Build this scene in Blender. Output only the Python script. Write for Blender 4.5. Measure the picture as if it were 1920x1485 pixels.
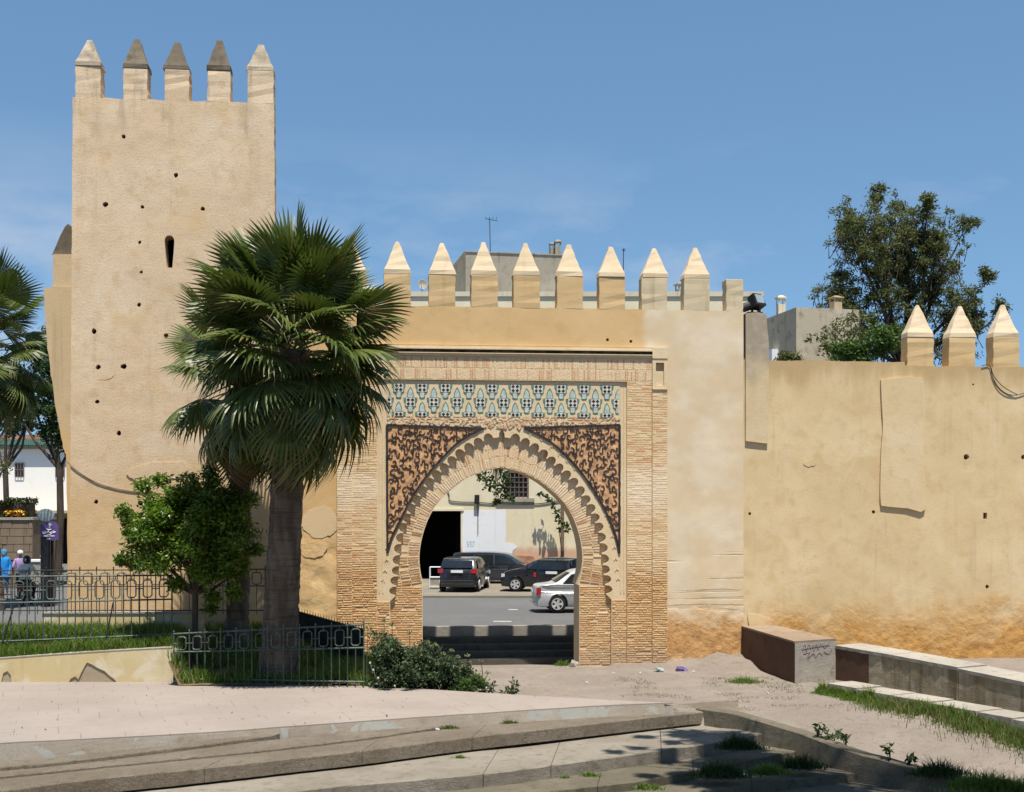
import bpy, bmesh, math, random
import numpy as np
from mathutils import Vector, Matrix, noise as mnoise
random.seed(7); RNG = np.random.default_rng(7)
for o in list(bpy.data.objects): bpy.data.objects.remove(o)
SC = bpy.context.scene; COL = SC.collection
R = math.radians

# ------------------------------------------------------------------ camera, sky, sun, exposure
F = 2470.0; HY = 950.0; CZ = 4.6          # focal length in photo pixels, horizon row, eye height
cam = bpy.data.objects.new('camera', bpy.data.cameras.new('camera')); COL.objects.link(cam)
cam.location = (0, 0, CZ); cam.rotation_euler = (R(90), 0, 0)
cam.data.sensor_width = 36; cam.data.lens = F/1920*36; cam.data.shift_y = (HY-742.5)/1920
cam.data.clip_start = .5; cam.data.clip_end = 3000
SC.camera = cam
SUN_EL = 71.0; SUN_H = Vector((.21, -.978))   # the sun stands behind the camera, a little to the right
w = bpy.data.worlds.new('World'); SC.world = w; w.use_nodes = True
nt = w.node_tree; nt.nodes.clear()
def wn(t, **k):
    n = nt.nodes.new(t)
    for a, b in k.items(): setattr(n, a, b)
    return n
sky = wn('ShaderNodeTexSky', sky_type='NISHITA', sun_disc=False, sun_elevation=R(SUN_EL), sun_rotation=math.atan2(SUN_H.x, SUN_H.y),
         altitude=300, air_density=1.0, dust_density=.12, ozone_density=1.6)
bg = wn('ShaderNodeBackground'); bg.inputs[1].default_value = .100
out = wn('ShaderNodeOutputWorld')
# thin bright cloud banks low over the horizon, all the way round
tc = wn('ShaderNodeTexCoord'); sp = wn('ShaderNodeSeparateXYZ'); nt.links.new(tc.outputs['Generated'], sp.inputs[0])
cm = wn('ShaderNodeMapping'); cm.inputs['Scale'].default_value = (1, 1, 2.6); cm.inputs['Location'].default_value = (4.7, 2.2, .6)
nt.links.new(tc.outputs['Generated'], cm.inputs[0])
lift = wn('ShaderNodeVectorMath', operation='ADD'); lift.inputs[1].default_value = (0, 0, .17)   # clear, dry air: the blue reaches low
nt.links.new(tc.outputs['Generated'], lift.inputs[0])
nrmv = wn('ShaderNodeVectorMath', operation='NORMALIZE'); nt.links.new(lift.outputs[0], nrmv.inputs[0]); nt.links.new(nrmv.outputs[0], sky.inputs[0])
cn = wn('ShaderNodeTexNoise'); cn.inputs['Scale'].default_value = 4.0; cn.inputs['Detail'].default_value = 7; cn.inputs['Roughness'].default_value = .55
nt.links.new(cm.outputs[0], cn.inputs['Vector'])
cr = wn('ShaderNodeValToRGB'); cr.color_ramp.elements[0].position = .46; cr.color_ramp.elements[1].position = .70
nt.links.new(cn.outputs[0], cr.inputs[0])
hr = wn('ShaderNodeMapRange', interpolation_type='SMOOTHSTEP'); hr.inputs[1].default_value = .28; hr.inputs[2].default_value = .17
hr.inputs[3].default_value = 0; hr.inputs[4].default_value = .72
nt.links.new(sp.outputs[2], hr.inputs[0])
mm = wn('ShaderNodeMath', operation='MULTIPLY'); nt.links.new(cr.outputs[0], mm.inputs[0]); nt.links.new(hr.outputs[0], mm.inputs[1])
tint = wn('ShaderNodeMix', data_type='RGBA', blend_type='MULTIPLY'); tint.inputs[0].default_value = 1; nt.links.new(sky.outputs[0], tint.inputs[6]); tint.inputs[7].default_value = (.90, 1.06, 1.04, 1)
mx = wn('ShaderNodeMix', data_type='RGBA'); nt.links.new(mm.outputs[0], mx.inputs[0]); nt.links.new(tint.outputs[2], mx.inputs[6])
mx.inputs[7].default_value = (4.4, 4.7, 5.2, 1)
nt.links.new(mx.outputs[2], bg.inputs[0]); nt.links.new(bg.outputs[0], out.inputs[0])
sl = bpy.data.lights.new('sun', 'SUN'); sl.energy = 5.0; sl.angle = R(.53); sl.color = (1, .93, .82)
sun = bpy.data.objects.new('sun', sl); COL.objects.link(sun)
ce = math.cos(R(SUN_EL)); sdir = Vector((SUN_H.x*ce, SUN_H.y*ce, math.sin(R(SUN_EL))))
sun.rotation_euler = sdir.to_track_quat('Z', 'Y').to_euler(); sun.location = (6, -10, 40)
SC.view_settings.view_transform = 'Standard'; SC.view_settings.look = 'None'
SC.view_settings.exposure = .64; SC.view_settings.gamma = 1; SC.view_settings.use_curve_mapping = False
SC.cycles.max_bounces = 6; SC.cycles.transparent_max_bounces = 8

# ------------------------------------------------------------------ where things stand
YAW = R(6.0); CY, SY = math.cos(YAW), math.sin(YAW)      # the wall line runs a little away to the right
GY = 38.0; _a = (941-960)/F; GX = _a*GY/(1-_a*math.tan(YAW)); GYY = GY+GX*math.tan(YAW)
def P(px, py, v=0.0):
    """photo pixel -> (u, z) on the wall plane at depth v"""
    a = (px-960)/F; b = (HY-py)/F
    u = (a*GYY-GX+v*(SY+a*CY))/(CY-a*SY)
    return u, CZ+b*(GYY+u*SY+v*CY)
def U(px, v=0.0): return P(px, 900, v)[0]
def Zp(px, py, v=0.0): return P(px, py, v)[1]
def Wd(u, v, z=0.0): return Vector((GX+u*CY-v*SY, GYY+u*SY+v*CY, z))
def atY(px, py, Y): return Vector(((px-960)/F*Y, Y, CZ+(HY-py)/F*Y))
def atZ(px, py, z): 
    Y = (CZ-z)*F/(py-HY); return Vector(((px-960)/F*Y, Y, z))

# ------------------------------------------------------------------ materials
class NT:
    def __init__(s, name):
        s.m = bpy.data.materials.new(name); s.m.use_nodes = True; s.t = s.m.node_tree
        s.b = s.t.nodes['Principled BSDF']; s.o = s.t.nodes['Material Output']
        s.tc = s.n('ShaderNodeTexCoord'); s.co = s.tc.outputs['Object']
    def n(s, t, **k):
        x = s.t.nodes.new(t)
        for a, b in k.items(): setattr(x, a, b)
        return x
    def put(s, sock, v):
        if isinstance(v, bpy.types.NodeSocket): s.t.links.new(v, sock)
        elif isinstance(v, (tuple, list)) and sock.type == 'RGBA' and len(v) == 3: sock.default_value = (*v, 1)
        else: sock.default_value = v
    def noise(s, scale, detail=4, vec=None, rough=.55, dist=0):
        x = s.n('ShaderNodeTexNoise'); s.put(x.inputs['Vector'], vec or s.co)
        x.inputs['Scale'].default_value = scale; x.inputs['Detail'].default_value = detail
        x.inputs['Roughness'].default_value = rough; x.inputs['Distortion'].default_value = dist
        return x.outputs[0]
    def map(s, scale=(1,1,1), loc=(0,0,0), rot=(0,0,0)):
        x = s.n('ShaderNodeMapping'); s.t.links.new(s.co, x.inputs[0])
        x.inputs['Scale'].default_value = scale; x.inputs['Location'].default_value = loc; x.inputs['Rotation'].default_value = rot
        return x.outputs[0]
    def voro(s, scale, vec=None, feature='F1', out=0):
        x = s.n('ShaderNodeTexVoronoi', feature=feature); s.put(x.inputs['Vector'], vec or s.co); x.inputs['Scale'].default_value = scale
        return x.outputs[out]
    def mix(s, f, a, b, mode='MIX'):
        x = s.n('ShaderNodeMix', data_type='RGBA', blend_type=mode); s.put(x.inputs[0], f); s.put(x.inputs[6], a); s.put(x.inputs[7], b)
        return x.outputs[2]
    def math(s, op, a, b=0.0, c=None):
        x = s.n('ShaderNodeMath', operation=op); s.put(x.inputs[0], a); s.put(x.inputs[1], b)
        if c is not None: s.put(x.inputs[2], c)
        return x.outputs[0]
    def ss(s, v, lo, hi, a=0.0, b=1.0):
        x = s.n('ShaderNodeMapRange', interpolation_type='SMOOTHSTEP'); s.put(x.inputs[0], v)
        for i, q in zip((1,2,3,4), (lo, hi, a, b)): x.inputs[i].default_value = q
        return x.outputs[0]
    def xyz(s, v=None):
        x = s.n('ShaderNodeSeparateXYZ'); s.put(x.inputs[0], v or s.co); return x.outputs
    def attr(s, name):
        x = s.n('ShaderNodeAttribute'); x.attribute_name = name; return x.outputs['Fac']
    def objrnd(s): return s.n('ShaderNodeObjectInfo').outputs['Random']
    def bump(s, h, strength=.5, dist=.02, prev=None):
        x = s.n('ShaderNodeBump'); x.inputs['Strength'].default_value = strength; x.inputs['Distance'].default_value = dist
        s.put(x.inputs['Height'], h)
        if prev is not None: s.put(x.inputs['Normal'], prev)
        return x.outputs[0]
    def done(s, col, rough=.9, normal=None, spec=.25, metal=0.0):
        s.put(s.b.inputs['Base Color'], col); s.put(s.b.inputs['Roughness'], rough)
        s.b.inputs['Specular IOR Level'].default_value = spec; s.b.inputs['Metallic'].default_value = metal
        if normal is not None: s.put(s.b.inputs['Normal'], normal)
        return s.m

M = {}
def simple(name, col, rough=.6, spec=.4, metal=0.0, var=.12, scale=6.0, bump=.15):
    """painted / bare material with a little dirt and grain"""
    q = NT(name); n = q.noise(scale, 5); n2 = q.noise(scale*7, 3)
    c = q.mix(q.ss(n, .35, .7), tuple(max(0, x*(1-var)) for x in col), tuple(min(1, x*(1+var)) for x in col))
    M[name] = q.done(c, rough, q.bump(n2, bump, .01) if bump else None, spec, metal); return M[name]

def plaster(name, base, light, dark, grain=1.0, zones=None, streak=.35, patch=.5):
    """weathered lime plaster / rammed earth; zones(q, col) paints the wall's own patches"""
    q = NT(name)
    n1 = q.noise(.55, 5, dist=.4); n2 = q.noise(2.6, 6); n3 = q.noise(28, 4)
    st = q.noise(1.0, 5, q.map((3.2, 3.2, .22)))
    hs = q.noise(1.0, 4, q.map((5, 5, 22)))
    c = q.mix(q.math('MULTIPLY', q.ss(n1, .42, .68), patch), base, light)
    c = q.mix(q.math('MULTIPLY', q.ss(n2, .5, .75), patch), c, dark)
    c = q.mix(q.math('MULTIPLY', q.ss(st, .56, .75), streak), c, tuple(x*.72 for x in dark))
    c = q.mix(q.math('MULTIPLY', q.ss(n3, .5, .72), .30*grain), c, tuple(x*.6 for x in dark))
    pit = q.math('MULTIPLY', q.ss(q.voro(19, q.map((1, 1, 1.7))), .22, .08), q.ss(q.noise(2.2, 4), .45, .62))
    c = q.mix(q.math('MULTIPLY', pit, .45*grain), c, tuple(x*.5 for x in dark))
    rough_h = q.math('ADD', q.math('ADD', q.math('MULTIPLY', hs, .35), q.math('MULTIPLY', n3, .6)), q.math('MULTIPLY', pit, -.5))
    nrm = q.bump(rough_h, .36*grain, .018)
    nrm = q.bump(q.noise(3, 4), .12*grain, .03, nrm)
    if zones:
        r = zones(q, c, nrm)
        if isinstance(r, tuple): c, nrm = r
        else: c = r
    M[name] = q.done(c, .95, nrm, .1); return M[name]

# ------------------------------------------------------------------ mesh helpers
class MB:
    """collects faces; build() links them as ONE mesh object"""
    def __init__(s): s.v = []; s.f = []; s.mi = []; s.r = []
    def face(s, pts, mi=0, r=None):
        k = len(s.v); s.v += [tuple(p) for p in pts]; s.f.append(tuple(range(k, k+len(pts)))); s.mi.append(mi); s.r.append(random.random() if r is None else r)
    def mesh(s, vs, fs, mi=0, r=None):
        k = len(s.v); s.v += [tuple(p) for p in vs]
        for f in fs: s.f.append(tuple(k+i for i in f)); s.mi.append(mi); s.r.append(random.random() if r is None else r)
    def box(s, a, b, mi=0, r=None, mat=None, taper=0.0):
        (x0,y0,z0),(x1,y1,z1) = a, b; r = random.random() if r is None else r
        t = taper
        vs = [(x0,y0,z0),(x1,y0,z0),(x1,y1,z0),(x0,y1,z0),(x0+t,y0+t,z1),(x1-t,y0+t,z1),(x1-t,y1-t,z1),(x0+t,y1-t,z1)]
        if mat: vs = [tuple(mat @ Vector(p)) for p in vs]
        s.mesh(vs, [(0,3,2,1),(4,5,6,7),(0,1,5,4),(1,2,6,5),(2,3,7,6),(3,0,4,7)], mi, r)
    def tube(s, pts, rad, n=8, mi=0, r=None, cap=True):
        pts = [Vector(p) for p in pts]; rad = rad if isinstance(rad, (list, tuple)) else [rad]*len(pts)
        vs = []; up = Vector((0,0,1)); prev = None
        for i, p in enumerate(pts):
            d = (pts[min(i+1, len(pts)-1)]-pts[max(i-1, 0)]).normalized()
            if prev is None:
                a = d.cross(up if abs(d.z) < .9 else Vector((1,0,0))).normalized()
            else:
                a = (prev-d*prev.dot(d)).normalized()
            prev = a; b = d.cross(a)
            for k in range(n):
                t = 2*math.pi*k/n; vs.append(p+(a*math.cos(t)+b*math.sin(t))*rad[i])
        fs = [(i*n+k, i*n+(k+1) % n, (i+1)*n+(k+1) % n, (i+1)*n+k) for i in range(len(pts)-1) for k in range(n)]
        if cap: fs += [tuple(range(n))[::-1], tuple((len(pts)-1)*n+k for k in range(n))]
        s.mesh(vs, fs, mi, random.random() if r is None else r)
    def lathe(s, prof, n=16, c=(0,0,0), mi=0, r=None):
        vs = [(c[0]+q*math.cos(2*math.pi*k/n), c[1]+q*math.sin(2*math.pi*k/n), c[2]+z) for q, z in prof for k in range(n)]
        fs = [(i*n+k, i*n+(k+1) % n, (i+1)*n+(k+1) % n, (i+1)*n+k) for i in range(len(prof)-1) for k in range(n)]
        fs += [tuple(range(n))[::-1], tuple((len(prof)-1)*n+k for k in range(n))]
        s.mesh(vs, fs, mi, random.random() if r is None else r)
    def prism(s, poly, v0, v1, mi=0, r=None, axis='y'):
        """polygon (a, b) extruded along axis from v0 to v1; concave outlines are fine"""
        from mathutils.geometry import tessellate_polygon
        n = len(poly); r = random.random() if r is None else r
        mk = {'y': lambda a, b, v: (a, v, b), 'z': lambda a, b, v: (a, b, v), 'x': lambda a, b, v: (v, a, b)}[axis]
        vs = [mk(a, b, v0) for a, b in poly]+[mk(a, b, v1) for a, b in poly]
        tri = tessellate_polygon([[Vector((a, b, 0)) for a, b in poly]])
        fs = [tuple(t) for t in tri]+[tuple(n+i for i in t)[::-1] for t in tri]
        fs += [(i, (i+1) % n, n+(i+1) % n, n+i) for i in range(n)]
        s.mesh(vs, fs, mi, r)
    def build(s, name, mats, parent=None, loc=None, smooth=False, fix=True):
        me = bpy.data.meshes.new(name); me.from_pydata(s.v, [], s.f)
        mats = mats if isinstance(mats, (list, tuple)) else [mats]
        for m in mats: me.materials.append(M[m] if isinstance(m, str) else m)
        me.polygons.foreach_set('material_index', s.mi)
        a = me.attributes.new('rnd', 'FLOAT', 'FACE'); a.data.foreach_set('value', s.r)
        if fix:
            bm = bmesh.new(); bm.from_mesh(me); bmesh.ops.recalc_face_normals(bm, faces=bm.faces); bm.to_mesh(me); bm.free()
        if smooth: me.polygons.foreach_set('use_smooth', [True]*len(me.polygons))
        return link(name, me, parent, loc)
def link(name, me, parent=None, loc=None):
    o = bpy.data.objects.new(name, me); COL.objects.link(o)
    if parent is not None:
        o.parent = parent
        if '_org' in parent: o.location = tuple(-q for q in parent['_org'])
    if loc is not None: o.location = loc
    return o
def from_bm(name, bm, mat, parent=None, smooth=False, loc=None):
    me = bpy.data.meshes.new(name); bm.to_mesh(me); bm.free()
    for m in (mat if isinstance(mat, (list, tuple)) else [mat]): me.materials.append(M[m] if isinstance(m, str) else m)
    if smooth: me.polygons.foreach_set('use_smooth', [True]*len(me.polygons))
    return link(name, me, parent, loc)
def np_mesh(name, V, Fc, mat, parent=None, rnd=None, loc=None, smooth=False):
    """fast mesh from arrays; all faces have the same number of corners"""
    me = bpy.data.meshes.new(name); nv = len(V); nf, k = Fc.shape
    me.vertices.add(nv); me.vertices.foreach_set('co', np.ascontiguousarray(V, dtype=np.float32).ravel())
    me.loops.add(nf*k); me.loops.foreach_set('vertex_index', np.ascontiguousarray(Fc, dtype=np.int32).ravel())
    me.polygons.add(nf); me.polygons.foreach_set('loop_start', np.arange(0, nf*k, k, dtype=np.int32))
    me.update(calc_edges=True)
    a = me.attributes.new('rnd', 'FLOAT', 'FACE'); a.data.foreach_set('value', (RNG.random(nf) if rnd is None else rnd).astype(np.float32))
    me.materials.append(M[mat] if isinstance(mat, str) else mat)
    if smooth: me.polygons.foreach_set('use_smooth', [True]*nf)
    me.validate()
    return link(name, me, parent, loc)
def tag(o, label=None, cat=None, group=None, kind=None):
    for k, v in (('label', label), ('category', cat), ('group', group), ('kind', kind)):
        if v: o[k] = v
    return o
def thing(name, label, cat, loc=(0,0,0), rz=0.0, group=None):
    o = bpy.data.objects.new(name, None); COL.objects.link(o); o.location = loc; o.rotation_euler = (0,0,rz); o.empty_display_size = .3
    return tag(o, label, cat, group)
def wthing(name, label, cat, u0, v0=0.0, z0=0.0, group=None):
    """a thing on the wall line: its parts are modelled in wall coordinates (u, v, z)"""
    o = thing(name, label, cat, Wd(u0, v0, z0), YAW, group); o['_org'] = (u0, v0, z0); return o
def struct(o): o['kind'] = 'structure'; return o
def fbm(x, y, z=0.0, o=4):
    return mnoise.fractal(Vector((x, y, z)), 1.0, 2.0, o)
def grid_slab(u0, u1, z0, z1, v0, v1, res, disp, keep=None, warp=None):
    """plastered slab: rough front grid, closed with sides and a back"""
    bm = bmesh.new(); nu = max(1, round((u1-u0)/res)); nz = max(1, round((z1-z0)/res)); G = {}
    def vert(i, j):
        if (i, j) not in G:
            u = u0+(u1-u0)*i/nu; z = z0+(z1-z0)*j/nz
            p = (u, v0+disp(u, z), z)
            if warp: p = warp(*p)
            G[(i, j)] = bm.verts.new(p)
        return G[(i, j)]
    fs = []
    for i in range(nu):
        for j in range(nz):
            if keep is None or keep(u0+(u1-u0)*(i+.5)/nu, z0+(z1-z0)*(j+.5)/nz):
                fs.append(bm.faces.new((vert(i,j), vert(i+1,j), vert(i+1,j+1), vert(i,j+1))))
    r = bmesh.ops.extrude_face_region(bm, geom=fs)
    for e in r['geom']:
        if isinstance(e, bmesh.types.BMVert): e.co.y = v1
    bmesh.ops.recalc_face_normals(bm, faces=bm.faces)
    for f in bm.faces: f.smooth = True
    for e in bm.edges:
        if len(e.link_faces) == 2 and e.calc_face_angle(0) > R(40): e.smooth = False
    return bm
def boolean_cut(o, cutter_mb):
    c = cutter_mb.build('cutter', [])
    if o.parent: 
        c.parent = o.parent; c.location = o.location
    md = o.modifiers.new('b', 'BOOLEAN'); md.object = c; md.operation = 'DIFFERENCE'; md.solver = 'EXACT'; md.material_mode = 'INDEX'
    dg = bpy.context.evaluated_depsgraph_get(); me = bpy.data.meshes.new_from_object(o.evaluated_get(dg))
    o.modifiers.clear(); old = o.data; o.data = me; me.name = old.name; bpy.data.objects.remove(c)
    bpy.data.meshes.remove(old)
def copy_thing(o, label=None, loc=None, rz=None, group=None):
    def cp(x, par):
        c = x.copy(); COL.objects.link(c); c.parent = par
        for ch in x.children: cp(ch, c)
        return c
    c = cp(o, None)
    if label: c['label'] = label
    if loc is not None: c.location = loc
    if rz is not None: c.rotation_euler = (0,0,rz)
    if group: c['group'] = group
    return c
# ------------------------------------------------------------------ wall materials
def zones_gate(q, c, nrm):
    x = q.xyz(); n = q.noise(1.1, 6, dist=.5); n5 = q.noise(6, 5)
    # newer ochre render over the arch, old pale lime to its right
    xe = q.math('ADD', x[0], q.math('MULTIPLY', q.math('SUBTRACT', n, .5), 1.1))
    pale = q.ss(xe, U(1195), U(1215))
    c = q.mix(q.math('MULTIPLY', pale, .85), c, q.mix(q.ss(q.noise(.9, 5), .4, .65), (.60,.49,.335), (.655,.575,.44)))
    # earth showing where the render has fallen off near the ground
    ze = q.math('ADD', x[2], q.math('MULTIPLY', q.math('SUBTRACT', n, .5), 1.6))
    low = q.ss(ze, 1.75, .95)
    c = q.mix(q.math('MULTIPLY', low, .9), c, q.mix(q.ss(n5, .35, .65), (.52,.285,.105), (.42,.215,.075)))
    mid = q.math('MULTIPLY', q.ss(ze, 5.2, 3.2), q.ss(xe, U(680), U(600)))
    c = q.mix(q.math('MULTIPLY', mid, .8), c, q.mix(q.ss(n5, .4, .7), (.60,.41,.19), (.64,.49,.29)))
    # shutter-board lines left in the render right of the piers
    hl = q.math('MULTIPLY', q.math('MULTIPLY', q.ss(q.noise(1.0, 4, q.map((.25, .25, 7.5))), .57, .62), q.ss(ze, 1.2, 1.7)), q.math('MULTIPLY', q.ss(ze, 3.6, 3.0), q.ss(x[0], U(1245), U(1255))))
    c = q.mix(q.math('MULTIPLY', hl, .4), c, (.42,.29,.16)); nrm = q.bump(hl, .5, -.03, nrm)
    # dust splashed on the foot of the wall
    foot = q.ss(q.math('ADD', x[2], q.math('MULTIPLY', n5, .5)), .55, .3)
    c = q.mix(q.math('MULTIPLY', foot, .6), c, (.56,.44,.30))
    nrm = q.bump(q.math('MULTIPLY', q.noise(7, 6), q.math('MAXIMUM', low, q.math('MULTIPLY', mid, .4))), .6, .06, nrm)
    return c, nrm
def zones_wall(q, c, nrm):
    x = q.xyz(); n = q.noise(.9, 6, dist=.4); n5 = q.noise(5, 5)
    ze = q.math('ADD', x[2], q.math('MULTIPLY', q.math('SUBTRACT', n, .5), 2.6))
    low = q.math('MULTIPLY', q.ss(ze, 2.3, .5), q.ss(x[0], U(1390), U(1470)))
    c = q.mix(q.math('MULTIPLY', low, .92), c, q.mix(q.ss(n5, .35, .65), (.50,.27,.08), (.41,.205,.055)))
    # rain-darkened band under the coping
    top = q.ss(q.math('ADD', x[2], q.math('MULTIPLY', q.noise(1.0, 5, q.map((1.6, 1.6, .3))), 1.9)), 8.95, 9.75)
    c = q.mix(q.math('MULTIPLY', top, .75), c, (.40,.275,.135))
    blot = q.math('MULTIPLY', q.ss(q.noise(1.3, 6, q.map(loc=(3, 1, 7)), dist=.8), .5, .68), .45)
    c = q.mix(blot, c, (.50,.355,.18))
    nrm = q.bump(q.math('MULTIPLY', q.noise(7, 6), low), .6, .06, nrm)
    return c, nrm
def zones_tower(q, c, nrm):
    x = q.xyz(); n = q.noise(.7, 6, dist=.5); n5 = q.noise(5, 5)
    ze = q.math('ADD', x[2], q.math('MULTIPLY', q.math('SUBTRACT', n, .5), 2.4))
    low = q.ss(ze, 6.4, 4.6)
    c = q.mix(q.math('MULTIPLY', low, .75), c, q.mix(q.ss(n5, .3, .7), (.52,.345,.165), (.56,.39,.21)))
    grey = q.math('MULTIPLY', q.ss(x[2], 14.2, 16.3), q.ss(q.noise(1.0, 5, q.map((2.6, 2.6, .35))), .5, .72))
    c = q.mix(q.math('MULTIPLY', grey, .8), c, (.27,.225,.165))
    och = q.math('MULTIPLY', q.ss(q.noise(.8, 4, q.map(loc=(5,0,3))), .58, .7), .6)
    c = q.mix(och, c, (.56,.40,.215))
    return c, nrm
plaster('gate_plaster', (.575,.39,.19), (.615,.44,.24), (.52,.34,.155), .7, zones_gate, .15, .6)
plaster('wall_plaster', (.585,.45,.26), (.64,.515,.325), (.52,.38,.20), .8, zones_wall, .35, .8)
plaster('tower_plaster', (.595,.455,.305), (.64,.515,.37), (.52,.375,.225), 1.25, zones_tower, .35, .85)
plaster('merlon_ochre', (.54,.38,.195), (.58,.43,.24), (.46,.32,.15), .7, None, .55, .7)
plaster('merlon_pale', (.53,.44,.29), (.58,.49,.34), (.44,.35,.215), .7, None, .65, .7)
plaster('cap_pale', (.63,.50,.335), (.66,.545,.385), (.57,.44,.275), .6, None, .4, .7)
plaster('cap_grey', (.13,.108,.08), (.20,.168,.125), (.08,.068,.052), 1.2, None, .6, .8)
plaster('cap_mixed', (.34,.29,.215), (.48,.41,.31), (.20,.165,.125), 1.2, None, .5, .8)
plaster('pier_plaster', (.56,.44,.27), (.62,.51,.34), (.46,.35,.2), .9, lambda q, c, nrm: q.mix(q.math('MULTIPLY', q.ss(q.math('ADD', q.xyz()[2], q.math('MULTIPLY', q.noise(1.5, 6), 1.8)), 9.0, 10.2), .85), c, q.mix(q.ss(q.noise(4,5), .4, .7), (.26,.225,.175), (.36,.31,.25))), .5, .6)
plaster('carved_plaster', (.63,.50,.32), (.68,.57,.40), (.55,.40,.23), 1.0, None, .2, .6)
plaster('soffit_plaster', (.60,.46,.29), (.64,.50,.33), (.55,.41,.25), .4, None, .15, .4)
plaster('stub_plaster', (.50,.38,.23), (.54,.42,.27), (.42,.31,.18), 1.0, lambda q, c, nrm: q.mix(q.math('MULTIPLY', q.ss(q.xyz()[2], 7.6, 6.0), .7), c, (.56,.36,.16)), .5, .6)

def brick_mat(name, c1, c2, c3, mortar_mix=.0, bleach=True):
    q = NT(name); r = q.attr('rnd'); x = q.xyz(); n = q.noise(1.3, 6, dist=.4); n4 = q.noise(18, 4)
    c = q.mix(q.ss(r, .1, .6), c1, c2); c = q.mix(q.ss(r, .7, .95), c, c3)
    c = q.mix(q.math('MULTIPLY', q.ss(n4, .5, .75), .35), c, tuple(k*.75 for k in c1))
    if bleach:
        # salt-bleached band, and grime low down
        ze = q.math('ADD', x[2], q.math('MULTIPLY', q.math('SUBTRACT', n, .5), 1.5))
        b = q.math('MULTIPLY', q.ss(ze, 4.2, 4.9), q.ss(ze, 6.0, 5.3))
        c = q.mix(q.math('MULTIPLY', b, .8), c, (.69,.57,.41))
        b2 = q.math('MULTIPLY', q.math('MULTIPLY', q.ss(ze, 2.5, 2.9), q.ss(ze, 3.9, 3.3)), q.ss(x[0], 1.5, 2.2))
        c = q.mix(q.math('MULTIPLY', b2, .6), c, (.67,.54,.36))
        lowm = q.ss(ze, 3.6, 2.4)
        c = q.mix(q.math('MULTIPLY', lowm, .62), c, q.mix(q.ss(r, .2, .8), (.54,.335,.15), (.47,.27,.11)))
        foot = q.ss(ze, .75, .2)
        c = q.mix(q.math('MULTIPLY', foot, .6), c, (.40,.29,.19))
    nrm = q.bump(n4, .5, .02); nrm = q.bump(q.noise(6, 4), .3, .03, nrm)
    M[name] = q.done(c, .95, nrm, .1)
brick_mat('brick', (.58,.40,.22), (.64,.475,.29), (.53,.29,.155))
brick_mat('voussoir_brick', (.61,.44,.27), (.66,.52,.35), (.50,.28,.155))
brick_mat('mortar', (.60,.46,.28), (.62,.48,.30), (.60,.46,.28))
simple('spandrel_ground', (.55,.32,.17), .9, .1, 0, .35, 5, .6)
simple('glazed_black', (.028,.022,.022), .55, .4, 0, .4, 8, .3)
simple('tile_teal', (.11,.215,.18), .5, .3, 0, .35, 9, .2)
simple('tile_pale', (.42,.50,.465), .5, .3, 0, .2, 9, .2)
simple('tile_white', (.58,.55,.48), .5, .3, 0, .12, 9, .2)
simple('tile_black', (.02,.02,.022), .45, .4, 0, .3, 9, .1)
simple('cornice_dark', (.12,.085,.05), .9, .1, 0, .6, 3, .6)

# ------------------------------------------------------------------ the gate
ZG = Zp(1000, 577)                                 # top of the gate wall between the merlons
UL, UR = U(632), U(1250)                           # brick surround of the arch
UFI, UFO = U(1175), U(1222)                        # its inner and outer frame (right); mirrored on the left
UFIl, UFOl = U(707), U(660)
ZC = Zp(1000, 650); ZCb = Zp(1000, 669); ZS = Zp(1000, 714)
gate = wthing('city_gate', 'ochre city gate with horseshoe arch, brick surround and blue tile frieze', 'gate', 0.0)
def edge_break(u, z): return .010*fbm(u*.7, z*.7, 3.1)+.003*fbm(u*4, z*4, 7)
def rough_low(u, z):
    d = edge_break(u, z)
    k = max(0, min(1, (2.2-z+.5*fbm(u*1.5, z*1.5, 9))/1.2))
    d += k*(.028*abs(fbm(u*4, z*9, 1.7))+.04*max(0, fbm(u*2.0, z*3.0, 5)))
    if u < U(640):
        k2 = max(0, min(1, (4.9-z)/1.0))
        d += k2*.045*max(0, fbm(u*1.5, z*1.3, 12)+.02)+k2*.010*abs(fbm(u*6, z*6, 2))
    return d
ZT = ZG; VC = .135
bm = grid_slab(U(508), U(1394), -.3, ZT, 0, .45, .085, rough_low, keep=lambda u, z: not (UL < u < UR and z < ZC),
               warp=lambda u, v, z: (u, v, z+(.02*fbm(u*3, 0, 1) if z > ZT-.01 else 0)))
gw = from_bm('plaster_wall', bm, 'gate_plaster', gate)
cut = MB()
for px, py, s in ((1139,637,5),(1183,640,5),(1122,790,0)):
    if s:
        u, z = P(px, py); k = s/2/65
        cut.box((u-k, -.1, z-k), (u+k, .25, z+k))
boolean_cut(gw, cut)
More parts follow.
